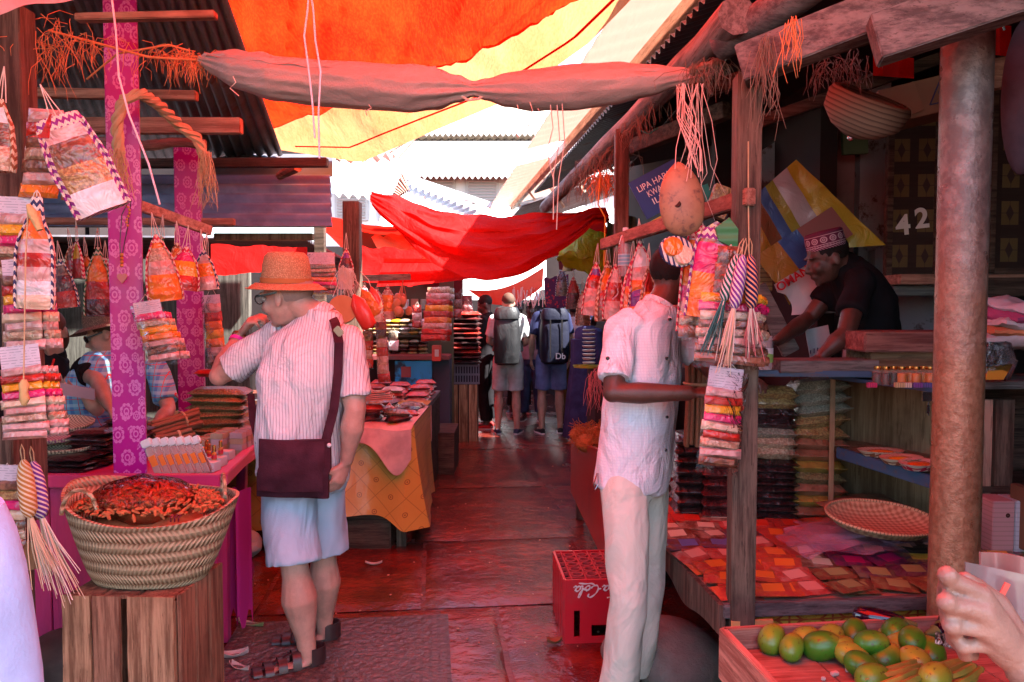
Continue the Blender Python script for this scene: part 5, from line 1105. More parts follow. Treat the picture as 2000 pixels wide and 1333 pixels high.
def bring(t, inn=0):
    k = t**.75; rx = .205+(.318-.205)*k-inn; ry = .15+(.25-.15)*k-inn; out = []
    for j in range(48):
        a = 2*math.pi*j/48; ca, sa = math.cos(a), math.sin(a); hz = .30-.03*ca+.03*ca*ca-.045*(sa < 0)*abs(sa)
        out.append(V(rx*ca+.03*t*(ca < 0)*ca*0+.01*t, ry*sa, hz*t+.004*math.sin(a*3)))
    return out
q = MB(); q.loft([[p*.01 for p in bring(0)]]+[bring(i/14) for i in range(15)]+[bring((14-i)/14, .012) for i in range(11)], cap=False); q.build('basket_wall', M_palm, bk, local=True)
for (x_, y_, rz) in ((-.17, -.165, 25), (.23, .12, -60)):
    q = MB(); q.tube([V(x_, y_, .28)+rotm(0, 0, rz)@V(.055*math.cos(t), 0, .085*math.sin(t)) for t in [math.pi*i/12 for i in range(13)]], .0075, 8); q.build('handle', M_palm, bk, local=True)
q = MB()
for i in range(3): q.tube([V(.18+.014*i, -.19, .265), V(.185+.014*i, -.20, .282), V(.195+.014*i, -.195, .292)], .003, 5)
q.build('red_stitching', P('dark_red_thread', (.2, .01, .03), .7), bk, local=True)
q = MB(); rr = random.Random(5)
q.lathe([(.001, .28), (.1, .27), (.19, .225), (.215, .19)], n=32, sy=.68)
for i in range(800):
    x_, y_ = rr.uniform(-.27, .27), rr.uniform(-.18, .17)
    if (x_/.27)**2+(y_/.2)**2 > 1: continue
    z_ = .262+.085*(1-(x_/.28)**2)*(1-(y_/.2)**2)*.9+rr.uniform(-.012, .012); a = V(rr.gauss(0, 1), rr.gauss(0, 1), rr.gauss(0, .4)).normalized()*rr.uniform(.008, .018)
    q.tube([V(x_, y_, z_)-a, V(x_, y_, z_)+V(0, 0, .002), V(x_, y_, z_)+a], [.004, .0065, .003], 5)
o = q.build('dried_spice', P('dried_roots', lambda x: x.mix(x.noise(60, 3), (.45, .08, .03), (.72, .24, .09)), .7), local=True, loc=bk.location, rot=bk.rotation_euler); tag(o, 'orange-brown dried spice pieces filling the palm basket', 'spice', kind='stuff')
o = thing('spice_bag', 'crinkled clear bag of red dried chillies lying in the palm basket', 'spice bag', W(290, 975, 2.86))
q = MB()
def crn(p): return .018*noise.noise(p*14)+.012*abs(noise.noise(p*34))
q.ell(W(282, 976, 2.84)+V(0, 0, -.0), (.185, .14, .085), seg=48, rings=26); q.v = [p+(p-W(282, 976, 2.84)).normalized()*crn(p) for p in q.v]; q.build('bag_film', film('red_bag_film', 1.35, 20, (1, .88, .85)), o)
q = MB(); cc_ = W(282, 978, 2.84)
for i in range(520):
    d_ = V(rr.gauss(0, 1), rr.gauss(0, 1), abs(rr.gauss(0, 1))).normalized()*rr.uniform(.75, 1.0); p = cc_+V(d_.x*.168, d_.y*.125, d_.z*.072); a_ = V(rr.gauss(0, 1), rr.gauss(0, 1), rr.gauss(0, .5)).normalized()*rr.uniform(.010, .024)
    q.tube([p-a_, p+V(0, 0, .005), p+a_], [.003, .0065, .002], 5)
q.ell(cc_, (.15, .095, .05)); q.build('bag_filling', P('red_chillies', lambda x: x.mix(x.noise(40, 3).ss(.35, .65), (.68, .12, .04), (.36, .03, .015)), .4, None), o)
# black rubbish bag and sacking under the pink counter
q = MB(); q.ell(W(130, 1310, 3.05), (.22, .15, .16), seg=24, rings=16); q.v = [p+V(0, 0, .03*noise.noise(p*9))+V(.03*noise.noise(p*7), 0, 0) for p in q.v]; tag(q.build('sack', fab('brown_sacking', (.10, .07, .06))), 'crumpled brown sacking on the floor beside the crate', 'sack')
# ---- hanging pouches on the pink stall ----
q = MB(); q.beam(W(272, 402, 3.6), W(412, 452, 3.9), .03, .05); tag(q.build('hanging_board', M_redw), 'short red board sloping between the purple posts with pouches hung on it', 'board')
hp = [(296, 415, 3.45, .15, .30, ['orange', 'beige', 'pink', 'orange', 'orange'], 'red', (0, -8, 20), 'biggest red-trimmed pouch under the sloping board, orange and pink packets showing'),
      (318, 420, 3.62, .12, .26, ['yellow', 'brown', 'gold'], 'green', (0, 5, -12), 'green-cream woven pouch half behind the biggest one on the sloping board'),
      (345, 432, 3.60, .10, .22, ['orange', 'red', 'pink'], 'brown', (0, 0, 10), 'narrow brown-trimmed pouch in the middle of the sloping board'),
      (368, 440, 3.55, .15, .20, ['magenta', 'yellow', 'red'], 'red', (0, 6, 14), 'pouch with magenta, yellow and red packets under the sloping board'),
      (392, 448, 3.66, .11, .19, ['pink', 'orange', 'pink'], 'navy', (0, -6, 0), 'small pink pouch near the end of the sloping board'),
      (404, 455, 3.8, .10, .16, ['pink', 'white'], 'red', (0, 4, 20), 'pale pink pouch at the very end of the sloping board')]
for (px, py, Y, w_, h_, cs, wv_, rt, lb) in hp: pouch(lb, W(px, py, Y), w_, h_, cs, wv_, rt)
strip('strip of crimson, yellow and orange packets on the edge of the big purple post', W(283, 575, 3.30), .115, .27, ['magenta', 'beige', 'yellow', 'orange', 'pink', 'brown', 'pink'], (0, -10, 8), strlen=.03, fan=.5, lean=.12)
strip('strip of orange packets on the far side of the shorter purple post', W(412, 560, 4.6), .10, .42, ['pink', 'red', 'orange', 'yellow', 'orange', 'pink', 'brown'], (0, -4, 0), strlen=.05)
for (px, py, Y, w_, h_, cs, wv_, lb) in ((148, 432, 4.3, .08, .22, ['yellow', 'red'], 'red', 'slim red-laced pouch high in the dim stall'), (132, 446, 4.35, .09, .16, ['brown', 'red'], 'brown', 'tiny brown pouch beside the slim red-laced one'), (164, 462, 4.35, .08, .14, ['orange', 'brown'], 'brown', 'small pouch tilted beside the slim red-laced one'),
    (112, 470, 4.1, .13, .26, ['brown', 'darkred', 'red'], 'navy', 'dark patterned pouch hung nearest the bottle-shaped one'), (190, 445, 4.0, .14, .36, ['orange', 'orange', 'red', 'darkred'], 'green', 'green-edged pouch with orange packets directly behind the big purple post'), (205, 470, 4.4, .12, .3, ['red', 'brown'], 'red', 'shadowed pouch between the big purple post and the straw sun hat')):
    pouch(lb, W(px, py, Y), w_, h_, cs, wv_, (0, rnd.uniform(-8, 8), rnd.uniform(-20, 20)))
# ---- strips at the picture edge ----
pouch('large purple and white zigzag pouch with a red corner, topping the edge strips', W(78, 165, 2.3), .17, .30, ['pink', 'brown', 'gold', 'white'], 'purple', (0, -24, 20), [(0, .7), (.1, .8), (.5, 1), (1, .95)], win=.55, d=.2)
q = MB(); q.prism([W(80, 262, 2.2), W(97, 222, 2.2), W(92, 270, 2.2), W(55, 268, 2.2)], (0, .01, 0)); tag(q.build('red_flap', WR['red']), 'small red triangle packet on the purple zigzag pouch', 'packet')
strip('short fan of pink and brown packets just behind the purple zigzag pouch', W(92, 210, 2.42), .12, .27, ['pink', 'red', 'brown', 'beige', 'brown', 'pink', 'orange'], (0, 4, -8), strlen=.01, header=False, fan=.3)
pouch('bottle-shaped clear pouch of orange and white packets on a straw cord', W(72, 372, 2.28), .115, .33, ['brown', 'orange', 'orange', 'pink', 'red', 'pink', 'white', 'cream'], 'navy', (0, 2, 0), BOT, win=.1, strlen=.02, d=.25)
q = thing('loofah_pendant', 'knobbly yellow nut shell hung over the bottle-shaped pouch', 'pendant', W(68, 435, 2.2)); k = MB(); k.tube([W(55, 400, 2.2), W(62, 415, 2.2), W(70, 432, 2.2), W(78, 450, 2.2)], [.006, .013, .011, .009], 10); k.build('shell', M_loof, q); k = MB(); k.tube([W(55, 402, 2.2), W(50, 500, 2.2), W(46, 745, 2.2)], .0022, 5); k.build('cord', M_straw, q)
q = MB(); q.tube([W(47, 742, 2.19), W(47, 752, 2.19), W(46, 765, 2.19), W(48, 780, 2.19), W(47, 792, 2.19)], [.007, .014, .011, .014, .006], 10); tag(q.build('peanut_shell', M_loof), 'knobbly yellow nut shell at the lower end of the straw cord', 'pendant')
strip('long strip with yellow, crimson and pale packets behind the bottle-shaped pouch', W(28, 385, 2.42), .11, .26, ['pink', 'yellow', 'magenta', 'beige', 'brown', 'beige'], (0, 3, 0), strlen=.0, header=True)
strip('edge strip with a white card, yellow and crimson packets below it', W(36, 500, 2.38), .11, .285, ['brown', 'red', 'yellow', 'magenta', 'cream', 'pink', 'beige', 'pink'], (0, -4, 0), strlen=.01, fan=.2)
strip('lowest long edge strip whose bottom packets fan forward, white printed card on top', W(36, 672, 2.34), .125, .29, ['pink', 'red', 'yellow', 'magenta', 'cream', 'pink', 'beige', 'pink', 'pink'], (0, -6, 0), strlen=.005, fan=.4, hh=.075)
strip('strip of dull packets partly hidden by the lilac gown', W(14, 905, 2.5), .11, .28, ['brown', 'gold', 'magenta', 'cream', 'brown', 'beige', 'brown'], (0, 0, 0), strlen=.005)
pouch('white-carded pouch high at the picture edge above the long strips', W(8, 130, 2.4), .12, .22, ['white', 'brown', 'beige'], 'brown', (0, 6, 0))
tassel('orange and cream braided raffia tube with a straw tail by the pink stall', W(42, 868, 2.45), .052, .19, (.6, .22, .06), (.72, .58, .4), (.68, .5, .32), (0, -5, 0), .24, sway=.03)
tassel('purple and white braided raffia tube with a long straw tail by the pink stall', W(60, 872, 2.5), .055, .19, (.2, .05, .3), (.75, .62, .55), (.68, .5, .34), (0, -7, 0), .28, sway=.05)
q = MB(); q.box(W(44, 1088, 2.68), (.12, .02, .1), rotm(0, -12, 0)); tag(q.build('brown_board', M_plywood), 'small brown board nailed low on the edge post', 'board')
# ---- fibres and the rolled sack ----
fibre('orange frayed fibre knot at the end of the rolled sack', [W(330, 105, 3.2), W(400, 115, 3.1)], 120, .13, .0012, M_fibre, sp=.022, wild=1.2, seed=2)
fibre('reddish straw tangle on the roof edge above the hanging strips', [W(40, 110, 2.9), W(150, 60, 3.0)], 90, .18, .0011, M_fibre, sp=.05, wild=1.2, seed=3)
fibre('wispy orange strands draped between the roof edge and the purple post', [W(100, 65, 3.0), W(330, 110, 3.1)], 50, .14, .0010, M_fibre, sp=.03, wild=1.3, seed=4)
rope('stretched orange fibre cord crossing the big purple post', [W(95, 60, 3.0), W(190, 85, 3.05), W(290, 112, 3.1), W(385, 118, 3.1)], .005, M_fibre, 'fibre_cord', 'cord')
rope('loose orange fibre cord looping below the knot', [W(170, 155, 3.2), W(230, 105, 3.1), W(330, 88, 3.1), W(370, 100, 3.1)], .004, M_fibre, 'fibre_cord', 'cord')
rope('thick twisted sisal rope slung over the big purple post', [W(232, 300, 3.30), W(228, 240, 3.28), W(240, 195, 3.27), W(275, 182, 3.3), W(310, 205, 3.45), W(350, 245, 3.6), W(385, 270, 3.65), W(402, 310, 3.65)], .024, M_straw, 'sisal_rope', 'rope', twist=1)
fibre('frayed lower end of the sisal rope on the big purple post', [W(232, 295, 3.28)], 60, .22, .0014, M_straw, sp=.012, wild=.12, seed=6)
fibre('frayed hanging end of the sisal rope on the shorter purple post', [W(403, 300, 3.62)], 60, .26, .0014, M_straw, sp=.012, wild=.12, seed=7)
M_sack = P('woven_plastic_sack', lambda x: x.mix(x.noise(3, 4), (.30, .25, .22), (.44, .36, .32)), .5, (lambda x: x.noise(4, 4, (.5, 1, 1), dist=1.0)*1.6+x.noise(160, 2)*.15, .7, .02))
rs = thing('rolled_sack', 'rolled woven plastic sack lashed across the aisle, pinched by a tie in the middle', 'rolled awning', W(930, 170, 2.95))
cpts = [(388, 118, 3.1, .012), (410, 125, 3.1, .035), (455, 140, 3.05, .062), (530, 155, 3.0, .078), (620, 165, 3.0, .080), (720, 172, 2.97, .082), (800, 176, 2.95, .082), (850, 175, 2.95, .072), (895, 174, 2.94, .045), (925, 174, 2.93, .026), (950, 175, 2.93, .038), (990, 176, 2.93, .06), (1050, 178, 2.92, .073), (1120, 172, 2.9, .08), (1200, 165, 2.88, .075), (1270, 158, 2.85, .055), (1320, 152, 2.83, .036), (1360, 148, 2.8, .022), (1392, 146, 2.78, .014)]
pth = poly([W(a, b, c_) for a, b, c_, _ in cpts]); rads = [r_ for *_, r_ in cpts]
acc = [0]; 
for i in range(1, len(cpts)): acc.append(acc[-1]+(W(*cpts[i][:3])-W(*cpts[i-1][:3])).length)
def radat(t):
    d = t*acc[-1]
    for i in range(1, len(acc)):
        if d <= acc[i]+1e-9: k = (d-acc[i-1])/(acc[i]-acc[i-1]); k = k*k*(3-2*k); return rads[i-1]*(1-k)+rads[i]*k
    return rads[-1]
def rollf(u, v):
    c = pth(u); r_ = radat(u); a = 2*math.pi*v; pinch = math.exp(-((u-.535)/.07)**2)+math.exp(-((u-1)/.06)**2)+math.exp(-(u/.05)**2)
    rr_ = r_*(1+.10*pinch*math.sin(a*9)+.10*noise.noise(V(u*4, math.cos(a)*2.6, math.sin(a)*2.6))+.05*noise.noise(V(u*22, math.cos(a)*3.3, math.sin(a)*3.3))+.05*noise.noise(V(u*60+a*3, a, 0))*pinch+.16*math.exp(-((a-2.2)/.35)**2)*(u < .5)*1.0)
    return c+V(0, math.cos(a)*rr_, math.sin(a)*rr_)
q = MB(); q.grid(rollf, 200, 72); q.build('sack_roll', M_sack, rs)
def flapf(u, v):
    c = pth(.02+.30*u); r_ = radat(.02+.30*u); return c+V(0, -r_*.75-.012, r_*.55)+V(0, .04*v, (.028+.03*(1-u))*v*math.sin(math.pi*min(1, u*1.1))**.4)+V(0, 0, .004*math.sin(u*30))
q = MB(); q.grid(flapf, 40, 6); q.build('folded_edge', M_sack, rs)
def flap2(u, v):
    c = pth(.56+.34*u); r_ = radat(.56+.34*u); return c+V(0, -r_*.8-.006, r_*.35)+V(0, .05*v, .055*v*math.sin(math.pi*u)**.5)
q = MB(); q.grid(flap2, 40, 6); q.build('folded_edge', M_sack, rs)
q = MB(); c = pth(.535)
for k in range(3): q.tube([c+V(.008*(k-1)+.004*math.sin(t), math.cos(t)*.034, math.sin(t)*.034) for t in [i*6.283/16 for i in range(17)]], .005, 6)
q.tube([c+V(.01, -.02, -.03), c+V(.04, -.03, -.05), c+V(.08, -.03, -.045), c+V(.1, -.02, -.03)], .005, 6); q.build('tie', M_string, rs)
rr = random.Random(12)
for (x_, y_, l) in ((1010, 205, .12), (1050, 212, .05), (1075, 205, .28), (1088, 205, .42), (1098, 203, .46), (1035, 200, .1), (720, 205, .04), (455, 150, .07)):
    a = W(x_, y_, 2.86); q = MB(); q.tube([a, a+V(.01, 0, -l*.3), a+V(-.012, 0, -l*.6), a+V(rr.uniform(-.02, .03), 0, -l)], .0018, 4); q.build('loose_thread', M_string, rs)
fibre('knotted strings and straw where the rolled sack meets the post', [W(1350, 140, 2.72), W(1410, 120, 2.65)], 110, .11, .0011, M_greyf, sp=.02, wild=1.2, seed=8, knot=.016)
fibre('ragged fibres along the eave log, nearer end', [W(1290, 190, 3.4), W(1220, 260, 3.95)], 70, .12, .0012, M_greyf, sp=.02, wild=.7, seed=9)
fibre('bushy fibres under the eave log, farther end', [W(1210, 290, 4.2), W(1130, 350, 5.2)], 160, .2, .0017, M_greyf, sp=.05, wild=.8, seed=10)
fibre('pinkish tuft of string hanging under the eave log', [W(1178, 345, 4.3)], 90, .14, .002, M_fibre, sp=.02, wild=.8, seed=11)
fibre('long brown fibres hanging from the squared timber', [W(1500, 75, 2.3), W(1490, 100, 2.3)], 34, .26, .0011, M_greyf, sp=.012, wild=.16, seed=13)
fibre('orange strand bundle hanging from the round log', [W(1549, 38, 2.25)], 22, .17, .0012, M_fibre, sp=.007, wild=.12, seed=14)
fibre('dark hanging fibres beneath the grey timber by the cap basket', [W(1600, 130, 2.8), W(1680, 110, 2.8)], 80, .12, .0016, M_oldw, sp=.03, wild=.6, seed=15)
rope('teal cord knotted round the eave log', [W(1245, 225, 3.85), W(1250, 255, 3.8), W(1268, 262, 3.8), W(1285, 250, 3.8)], .004, P('teal_cord', (.05, .25, .2), .6), 'knotted_string', 'cord')
rope('yellow cord dangling below the eave log', [W(1172, 350, 4.2), W(1168, 400, 4.2), W(1182, 425, 4.2), W(1180, 520, 4.2)], .004, P('yellow_cord', (.7, .35, .05), .6), 'hanging_string', 'cord')
M_pstr = P('pale_plastic_string', (.72, .66, .72), .35)
rope('whitish string hanging down across the big purple post', [W(215, -30, 2.6), W(226, 60, 2.6), W(232, 150, 2.6), W(252, 225, 2.6), W(290, 320, 2.6), W(312, 400, 2.6)], .0035, M_pstr)
rope('looped white string hanging in front of the rolled sack, lower strand', [W(604, -20, 2.5), W(600, 25, 2.5), W(594, 70, 2.5), W(602, 130, 2.5), W(610, 200, 2.5), W(615, 270, 2.5)], .003, M_pstr)
rope('looped white string hanging in front of the rolled sack, longer strand', [W(606, -20, 2.5), W(612, 20, 2.5), W(616, 80, 2.5), W(626, 140, 2.5), W(622, 220, 2.5), W(624, 310, 2.5)], .003, M_pstr)
# white sheet corner near the lens
mb = MB(); mb.grid(lambda u, v: W(-260+440*u, -160, 2.0)*(1-v)+W(-260+440*u, 64-70*max(0, u*1.12-.35)**.9*1.4, 2.2)*v+V(0, 0, .02*noise.noise(V(u*5, v*3, 2))), 24, 10)
tag(mb.build('white_sheet', P('white_tarp', (.85, .85, .85), .6, (lambda x: x.noise(60, 3), .5, .005), transl=.5)), 'bright white sheet corner hanging in at the top of the picture', 'sheet')
# ================= hanging goods behind the straw hat =================
strip('strip with a lilac printed card hung beside the straw hat', W(627, 492, 5.2), .19, .29, ['greyseed', 'beige', 'brown', 'orange', 'magenta', 'brown', 'darkred'], strlen=.005, hh=.09)
pouch('maroon cone-topped pouch high on the dark post', W(676, 455, 5.2), .11, .28, ['purple', 'darkred', 'white', 'white'], 'red', (0, 0, 0), [(0, .05), (.4, .8), (.45, .9), (1, .9)], win=.0)
q = thing('drum_disk', 'round wooden disk on fine strings beside the dark post', 'hanging disk', W(668, 605, 4.9)); k = MB(); k.lathe([(.001, -.02), (.088, -.02), (.092, -.01), (.092, .01), (.088, .02), (.001, .02)], W(669, 605, 4.9), 32, rotm(80, 0, 20))
k.build('disk', P('sawn_disk', lambda x: x.mix(x.noise(5, 4, (1, 8, 1)), (.42, .2, .08), (.6, .34, .16)), .6), q); k = MB()
for i in range(6): k.tube([W(650+i*8, 580, 4.9), W(668+(i-3)*1.5, 545, 4.95), W(672, 520, 5.0)], .0018, 4)
k.build('strings', M_string, q)
def fish(label, px, py, Y, w, h, m, rot, nm='fabric_pouch'):
    o = thing(nm, label, 'pouch', W(px, py, Y), tuple(R(a) for a in rot)); k = MB(); k.lathe([(.004, 0), (w*.5, -h*.25), (w*.55, -h*.6), (w*.5, -h*.95), (w*.3, -h)], n=16, sy=.4); k.build('pouch_body', m, o, local=True)
    k = MB(); k.tube([V(0, 0, -.02), V(.0, 0, .05), V(-.03, 0, .12)], .003, 5); k.build('string', M_string, o, local=True)
M_rcl = P('bright_red_fabric', (.75, .04, .02), .5, None, coat=.4)
fish('bright red long pouch hanging slanted beside the round disk', 690, 575, 4.9, .10, .24, M_rcl, (0, -26, 0)); fish('orange-red pouch behind the slanted red one', 706, 565, 5.1, .08, .2, WR['orange'], (0, -30, 0)); fish('small red pouch farther along the slanting bunch', 724, 560, 5.3, .06, .17, M_rcl, (0, -20, 0))
q = MB(); q.tube([W(686, 640, 4.9), W(694, 660, 4.9), W(703, 676, 4.9), W(713, 688, 4.9)], [.012, .02, .016, .008], 10); tag(q.build('beaded_horn', WR['darkred']), 'curved dark red beaded horn shape under the round disk', 'ornament')
fibre('bunch of fine white strings at the dark post', [W(668, 520, 4.95), W(690, 535, 5.0)], 50, .18, .0016, M_string, sp=.012, wild=.4, seed=21, cat='string', name='string_bunch')
q = MB(); q.beam(W(692, 544, 6.2), W(802, 541, 6.3), .04, .05); tag(q.build('hook_board', M_oldw), 'grey board with wire hooks in front of the red cloths', 'board')
for i, (px, py, Y, w_, h_, cs) in enumerate(((736, 560, 6.3, .12, .27, ['white', 'pink', 'white', 'pink']), (757, 556, 6.35, .13, .27, ['pink', 'orange', 'orange', 'pink']), (712, 552, 6.2, .1, .3, ['purple', 'darkred', 'red']))):
    pouch(['silvery packet pouch on the hook board', 'orange and pink packet pouch on the hook board', 'purple-topped pouch at the near end of the hook board'][i], W(px, py, Y), w_, h_, cs, 'red', (0, 0, 0), [(0, .1), (.3, .85), (1, 1)], strlen=.02)
q = thing('castanet_bunch', 'bunch of small round wooden castanets hanging on white strings', 'castanets', W(787, 560, 6.3)); rr = random.Random(4)
for i in range(12):
    a = W(775+rr.uniform(-6, 26), 578+rr.uniform(0, 36), 6.25+rr.uniform(-.05, .05)); k = MB(); k.ell(a, (.035, .014, .038), rotm(0, rr.uniform(-30, 30), rr.uniform(-40, 40)), 14, 8); k.tube([a, W(787, 548, 6.3)], .002, 4); k.build('castanet', P('red_wood', (.55, .16, .08), .45), q)
# ================= stall with the yellow oilcloth =================
def oil(x):
    u = (x.x*1.0+x.z*.9)*5.2; v = (x.z*1.0-x.x*.9)*5.2; e = ((u.fr()-.5).ab().gt(.485)).mx((v.fr()-.5).ab().gt(.485)); du = u.fr()-.5; dv = v.fr()-.5; r = (du*du+dv*dv).pw(.5)
    return x.mix(((r-.1).ab().lt(.02)).mx(r.lt(.04))*.8, x.mix(e*.6, x.mix(x.noise(3, 4), (.62, .26, .05), (.72, .36, .08)), (.3, .09, .02)), (.25, .06, .02))
M_oil2 = P('yellow_oilcloth', oil, .28, (lambda x: x.noise(4, 4), .5, .02), coat=.6)
ts = thing('goods_table', 'table stall under a yellow tiled oilcloth, piled with dark red packs', 'stall', V(-1.5, 5.3, 0))
TZ = W(800, 832, 4.95).z; tx = W(800, 832, 4.95).x
q = MB(); q.box(V(tx-.9, 5.55, TZ-.02), (1.78, 1.3, .04)); q.build('table_top', M_oldw, ts)
for (x_, y_) in ((tx-.06, 4.98), (tx-1.7, 4.98), (tx-.12, 6.1)): q = MB(); q.box(V(x_, y_, TZ/2-.02), (.06, .06, TZ-.04)); q.build('leg', M_oldz, ts)
q = MB(); hb = lambda s_: .10+.06*s_+.05*math.sin(s_*5)
def ocl(u, v):
    # front drape, then round the corner and back along the aisle side
    s_ = u*2.6
    if s_ < 1.78: p = V(tx-1.78+s_, 4.885, 0); n_ = V(0, -1, 0)
    else: p = V(tx+.015, 4.885+(s_-1.78)*1.25, 0); n_ = V(1, 0, 0)
    cr_ = math.exp(-((s_-1.78)/.12)**2); L = (.64+.08*math.sin(s_*2.2+1))*(1-.0*cr_)+.10*cr_
    z = TZ+.012-L*v
    return p+n_*(.02+.05*v*v+.03*v*math.sin(s_*7)+.05*cr_*v)+V(0, 0, z)
q.grid(ocl, 90, 16); q.grid(lambda u, v: V(tx-1.78+1.795*u, 4.87+1.3*v, TZ+.013+.003*math.sin(u*9)), 12, 6); q.build('oilcloth', M_oil2, ts)
q = MB()
def pcl(u, v):
    if v < .45: return V(tx-.62+.66*u, 4.85+.9*(1-v/.45), TZ+.02+.006*math.sin(u*14))
    k = (v-.45)/.55; return V(tx-.60+.63*u, 4.845-.035-.03*k-.02*math.sin(u*12)*k, TZ+.018-k*(.13+.15*math.exp(-((u-.85)/.16)**2)+.03*math.sin(u*9)))
q.grid(pcl, 40, 18); q.build('pink_cloth', fab('salmon_cotton', (.62, .36, .33), .85, .85), ts)
q = MB(); q.box(V(tx-.42, 5.05, .13), (.6, .3, .26), bev=.01); q.build('plinth', M_darkw, ts)
q = MB(); q.box(V(tx-1.4, 5.0, .36), (.9, .06, .16)); q.build('lower_board', M_oldw, ts)
q = MB(); q.ell(W(482, 1062, 4.75), (.1, .08, .08), seg=24, rings=14); q.v = [p+V(.02*noise.noise(p*12), 0, .025*noise.noise(p*15)) for p in q.v]; tag(q.build('plastic_bag', P('white_bag', (.6, .58, .62), .35, (lambda x: x.noise(12, 4, dist=1), .9, .03))), 'crumpled whitish plastic bag on the floor under the oilcloth stall', 'bag')
rr = random.Random(31); nb = 0
for row in range(4):
    for c_ in range(6):
        for l in range(1 + (row*c_+c_) % 3 if row else 2+(c_ % 2)):
            nb += 1; x0 = tx-.08-.175*c_; y0 = 5.0+.22*row
            if x0 < tx-1.05: continue
            q = MB(); q.pillow((0, 0, 0), (.17, .12, .045), nu=7, nv=5); cc = rr.choice(['darkred', 'dark', 'red', 'darkred', 'brown'])
            o = q.build('spice_pack', WR[cc], local=True, loc=V(x0+rr.uniform(-.02, .02), y0+rr.uniform(-.02, .02), TZ+.04+.036*l), rot=(R(rr.uniform(-6, 6)), R(rr.uniform(-8, 8)), R(rr.uniform(-30, 30))))
            tag(o, {'darkred': 'dark red', 'dark': 'near-black', 'red': 'bright red', 'brown': 'brown'}[cc]+' glossy pack, '+['front', 'second', 'third', 'back'][row]+' row on the yellow oilcloth, '+['table-corner', 'second', 'third', 'fourth', 'fifth', 'sixth'][c_]+' pile', 'spice pack', 'glossy packs on the oilcloth stall')
for i in range(5):
    q = MB(); q.box(V(tx-.2-.01*i, 4.98, TZ+.17+.012*i), (.2, .13, .008), rotm(0, -4, rr.uniform(-8, 8))); tag(q.build('flat_packet', P('salmon_pack', (.62, .2, .15), .3, coat=.8)), 'salmon flat packet, '+['lowest', 'second', 'third', 'fourth', 'top'][i]+' of the neat pile at the oilcloth corner', 'packet')
for i, (px, py, rt) in enumerate(((700, 745, 20), (712, 760, 32), (724, 768, 40), (738, 775, 52))):
    q = MB(); q.pillow((0, 0, 0), (.05, .03, .28)); q.v = [V(p.x, p.y, p.z) for p in q.v]; q = MB(); q.pillow((0, 0, 0), (.28, .055, .03)); tag(q.build('tall_packet', WR['red'] if i % 2 else WR['pink'], local=True, loc=W(px, py, 5.3), rot=(0, R(90-rt), 0)), ['steepest', 'second', 'third', 'most slanted'][i]+' leaning long red packet behind the striped shirt', 'packet')
# next table along, cloths hanging at its edge
nt_ = thing('goods_table', 'darker table stall just beyond the oilcloth one, rags hanging from its edge', 'stall', V(-1.4, 6.7, 0)); t2x = W(836, 800, 6.2).x; T2 = W(836, 792, 6.2).z
q = MB(); q.box(V(t2x-.8, 6.75, T2-.02), (1.6, 1.1, .04)); q.build('table_top', M_oldw, nt_)
q = MB(); q.box(V(t2x-.02, 6.75, T2/2), (.03, 1.0, T2-.05)); q.build('side_board', M_darkw, nt_); q = MB(); q.box(V(t2x-.8, 6.24, T2/2), (1.5, .03, T2-.05)); q.build('front_board', M_darkw, nt_)
for i, (dx, l) in enumerate(((.0, .32), (-.16, .26))): q = MB(); q.grid(lambda u, v: V(t2x+dx-.1+.13*u, 6.2-.01*math.sin(u*9), T2-l*v-.03*math.sin(u*5)*v), 8, 6); q.build('hanging_rag', fab(['dull_pink_rag', 'brown_rag'][i], [(.4, .2, .2), (.25, .13, .1)][i]), nt_)
for r_ in range(4):
    for c_ in range(5):
        for l in range(2+(r_+c_) % 2):
            q = MB(); q.pillow((0, 0, 0), (.18, .14, .05), nu=6, nv=4); cc = rr.choice(['darkred', 'red', 'red', 'pink'])
            tag(q.build('spice_pack', WR[cc], local=True, loc=V(t2x-.1-.2*c_, 6.32+.2*r_, T2+.03+.042*l), rot=(0, 0, R(rr.uniform(-20, 20)))), 'red glossy pack heaped on the darker table beyond the oilcloth', 'spice pack', 'red packs on the darker table')
# ================= shelf stall =================
ss = thing('shelf_stall', 'stall with two goods shelves and a dark counter beyond the oilcloth table', 'stall', V(-1.6, 8.2, 0))
SZ = W(800, 697, 8.0).z
q = MB(); q.beam(W(690, 697, 8.0), W(880, 697, 8.0), .35, .04, bev=0); q.build('counter_top', P('maroon_board', (.2, .04, .04), .5), ss)
q = MB(); q.beam(W(690, 609, 8.3), W(835, 607, 8.3), .25, .03, bev=0); q.build('shelf', M_oldw, ss); q = MB(); q.beam(W(690, 655, 8.3), W(835, 655, 8.3), .25, .025, bev=0); q.build('shelf', M_oldw, ss)
q = MB(); q.box(V(W(780, 600, 8.5).x, 8.5, 1.25), (1.2, .04, 2.4)); q.build('back_board', P('olive_board', (.12, .10, .06), .8), ss)
q = MB(); q.box(V(W(860, 760, 8.0).x, 8.1, SZ/2), (.2, .3, SZ-.04)); q.build('counter_cabinet', P('slate_paint', (.06, .065, .09), .6), ss)
q = MB(); q.box(V(W(735, 760, 8.0).x, 8.1, SZ/2), (.42, .3, SZ-.04)); q.build('counter_cabinet', M_dark, ss)
M_blue = P('rubbed_blue_paint', lambda x: x.mix(x.noise(4, 6, rough=.7).ss(.5, .62), (.02, .42, .85), (.01, .05, .10)), .55)
q = MB(); q.box(W(808, 745, 7.9), (.38, .05, .42), bev=.004); o = q.build('blue_cupboard', M_blue, None); tag(o, 'rubbed bright blue panel under the shelf stall counter', 'panel')
q = MB(); q.box(W(793, 727, 7.86), (.1, .004, .11)); q.build('pasted_notice', P('brown_notice', (.3, .1, .1), .7), o)
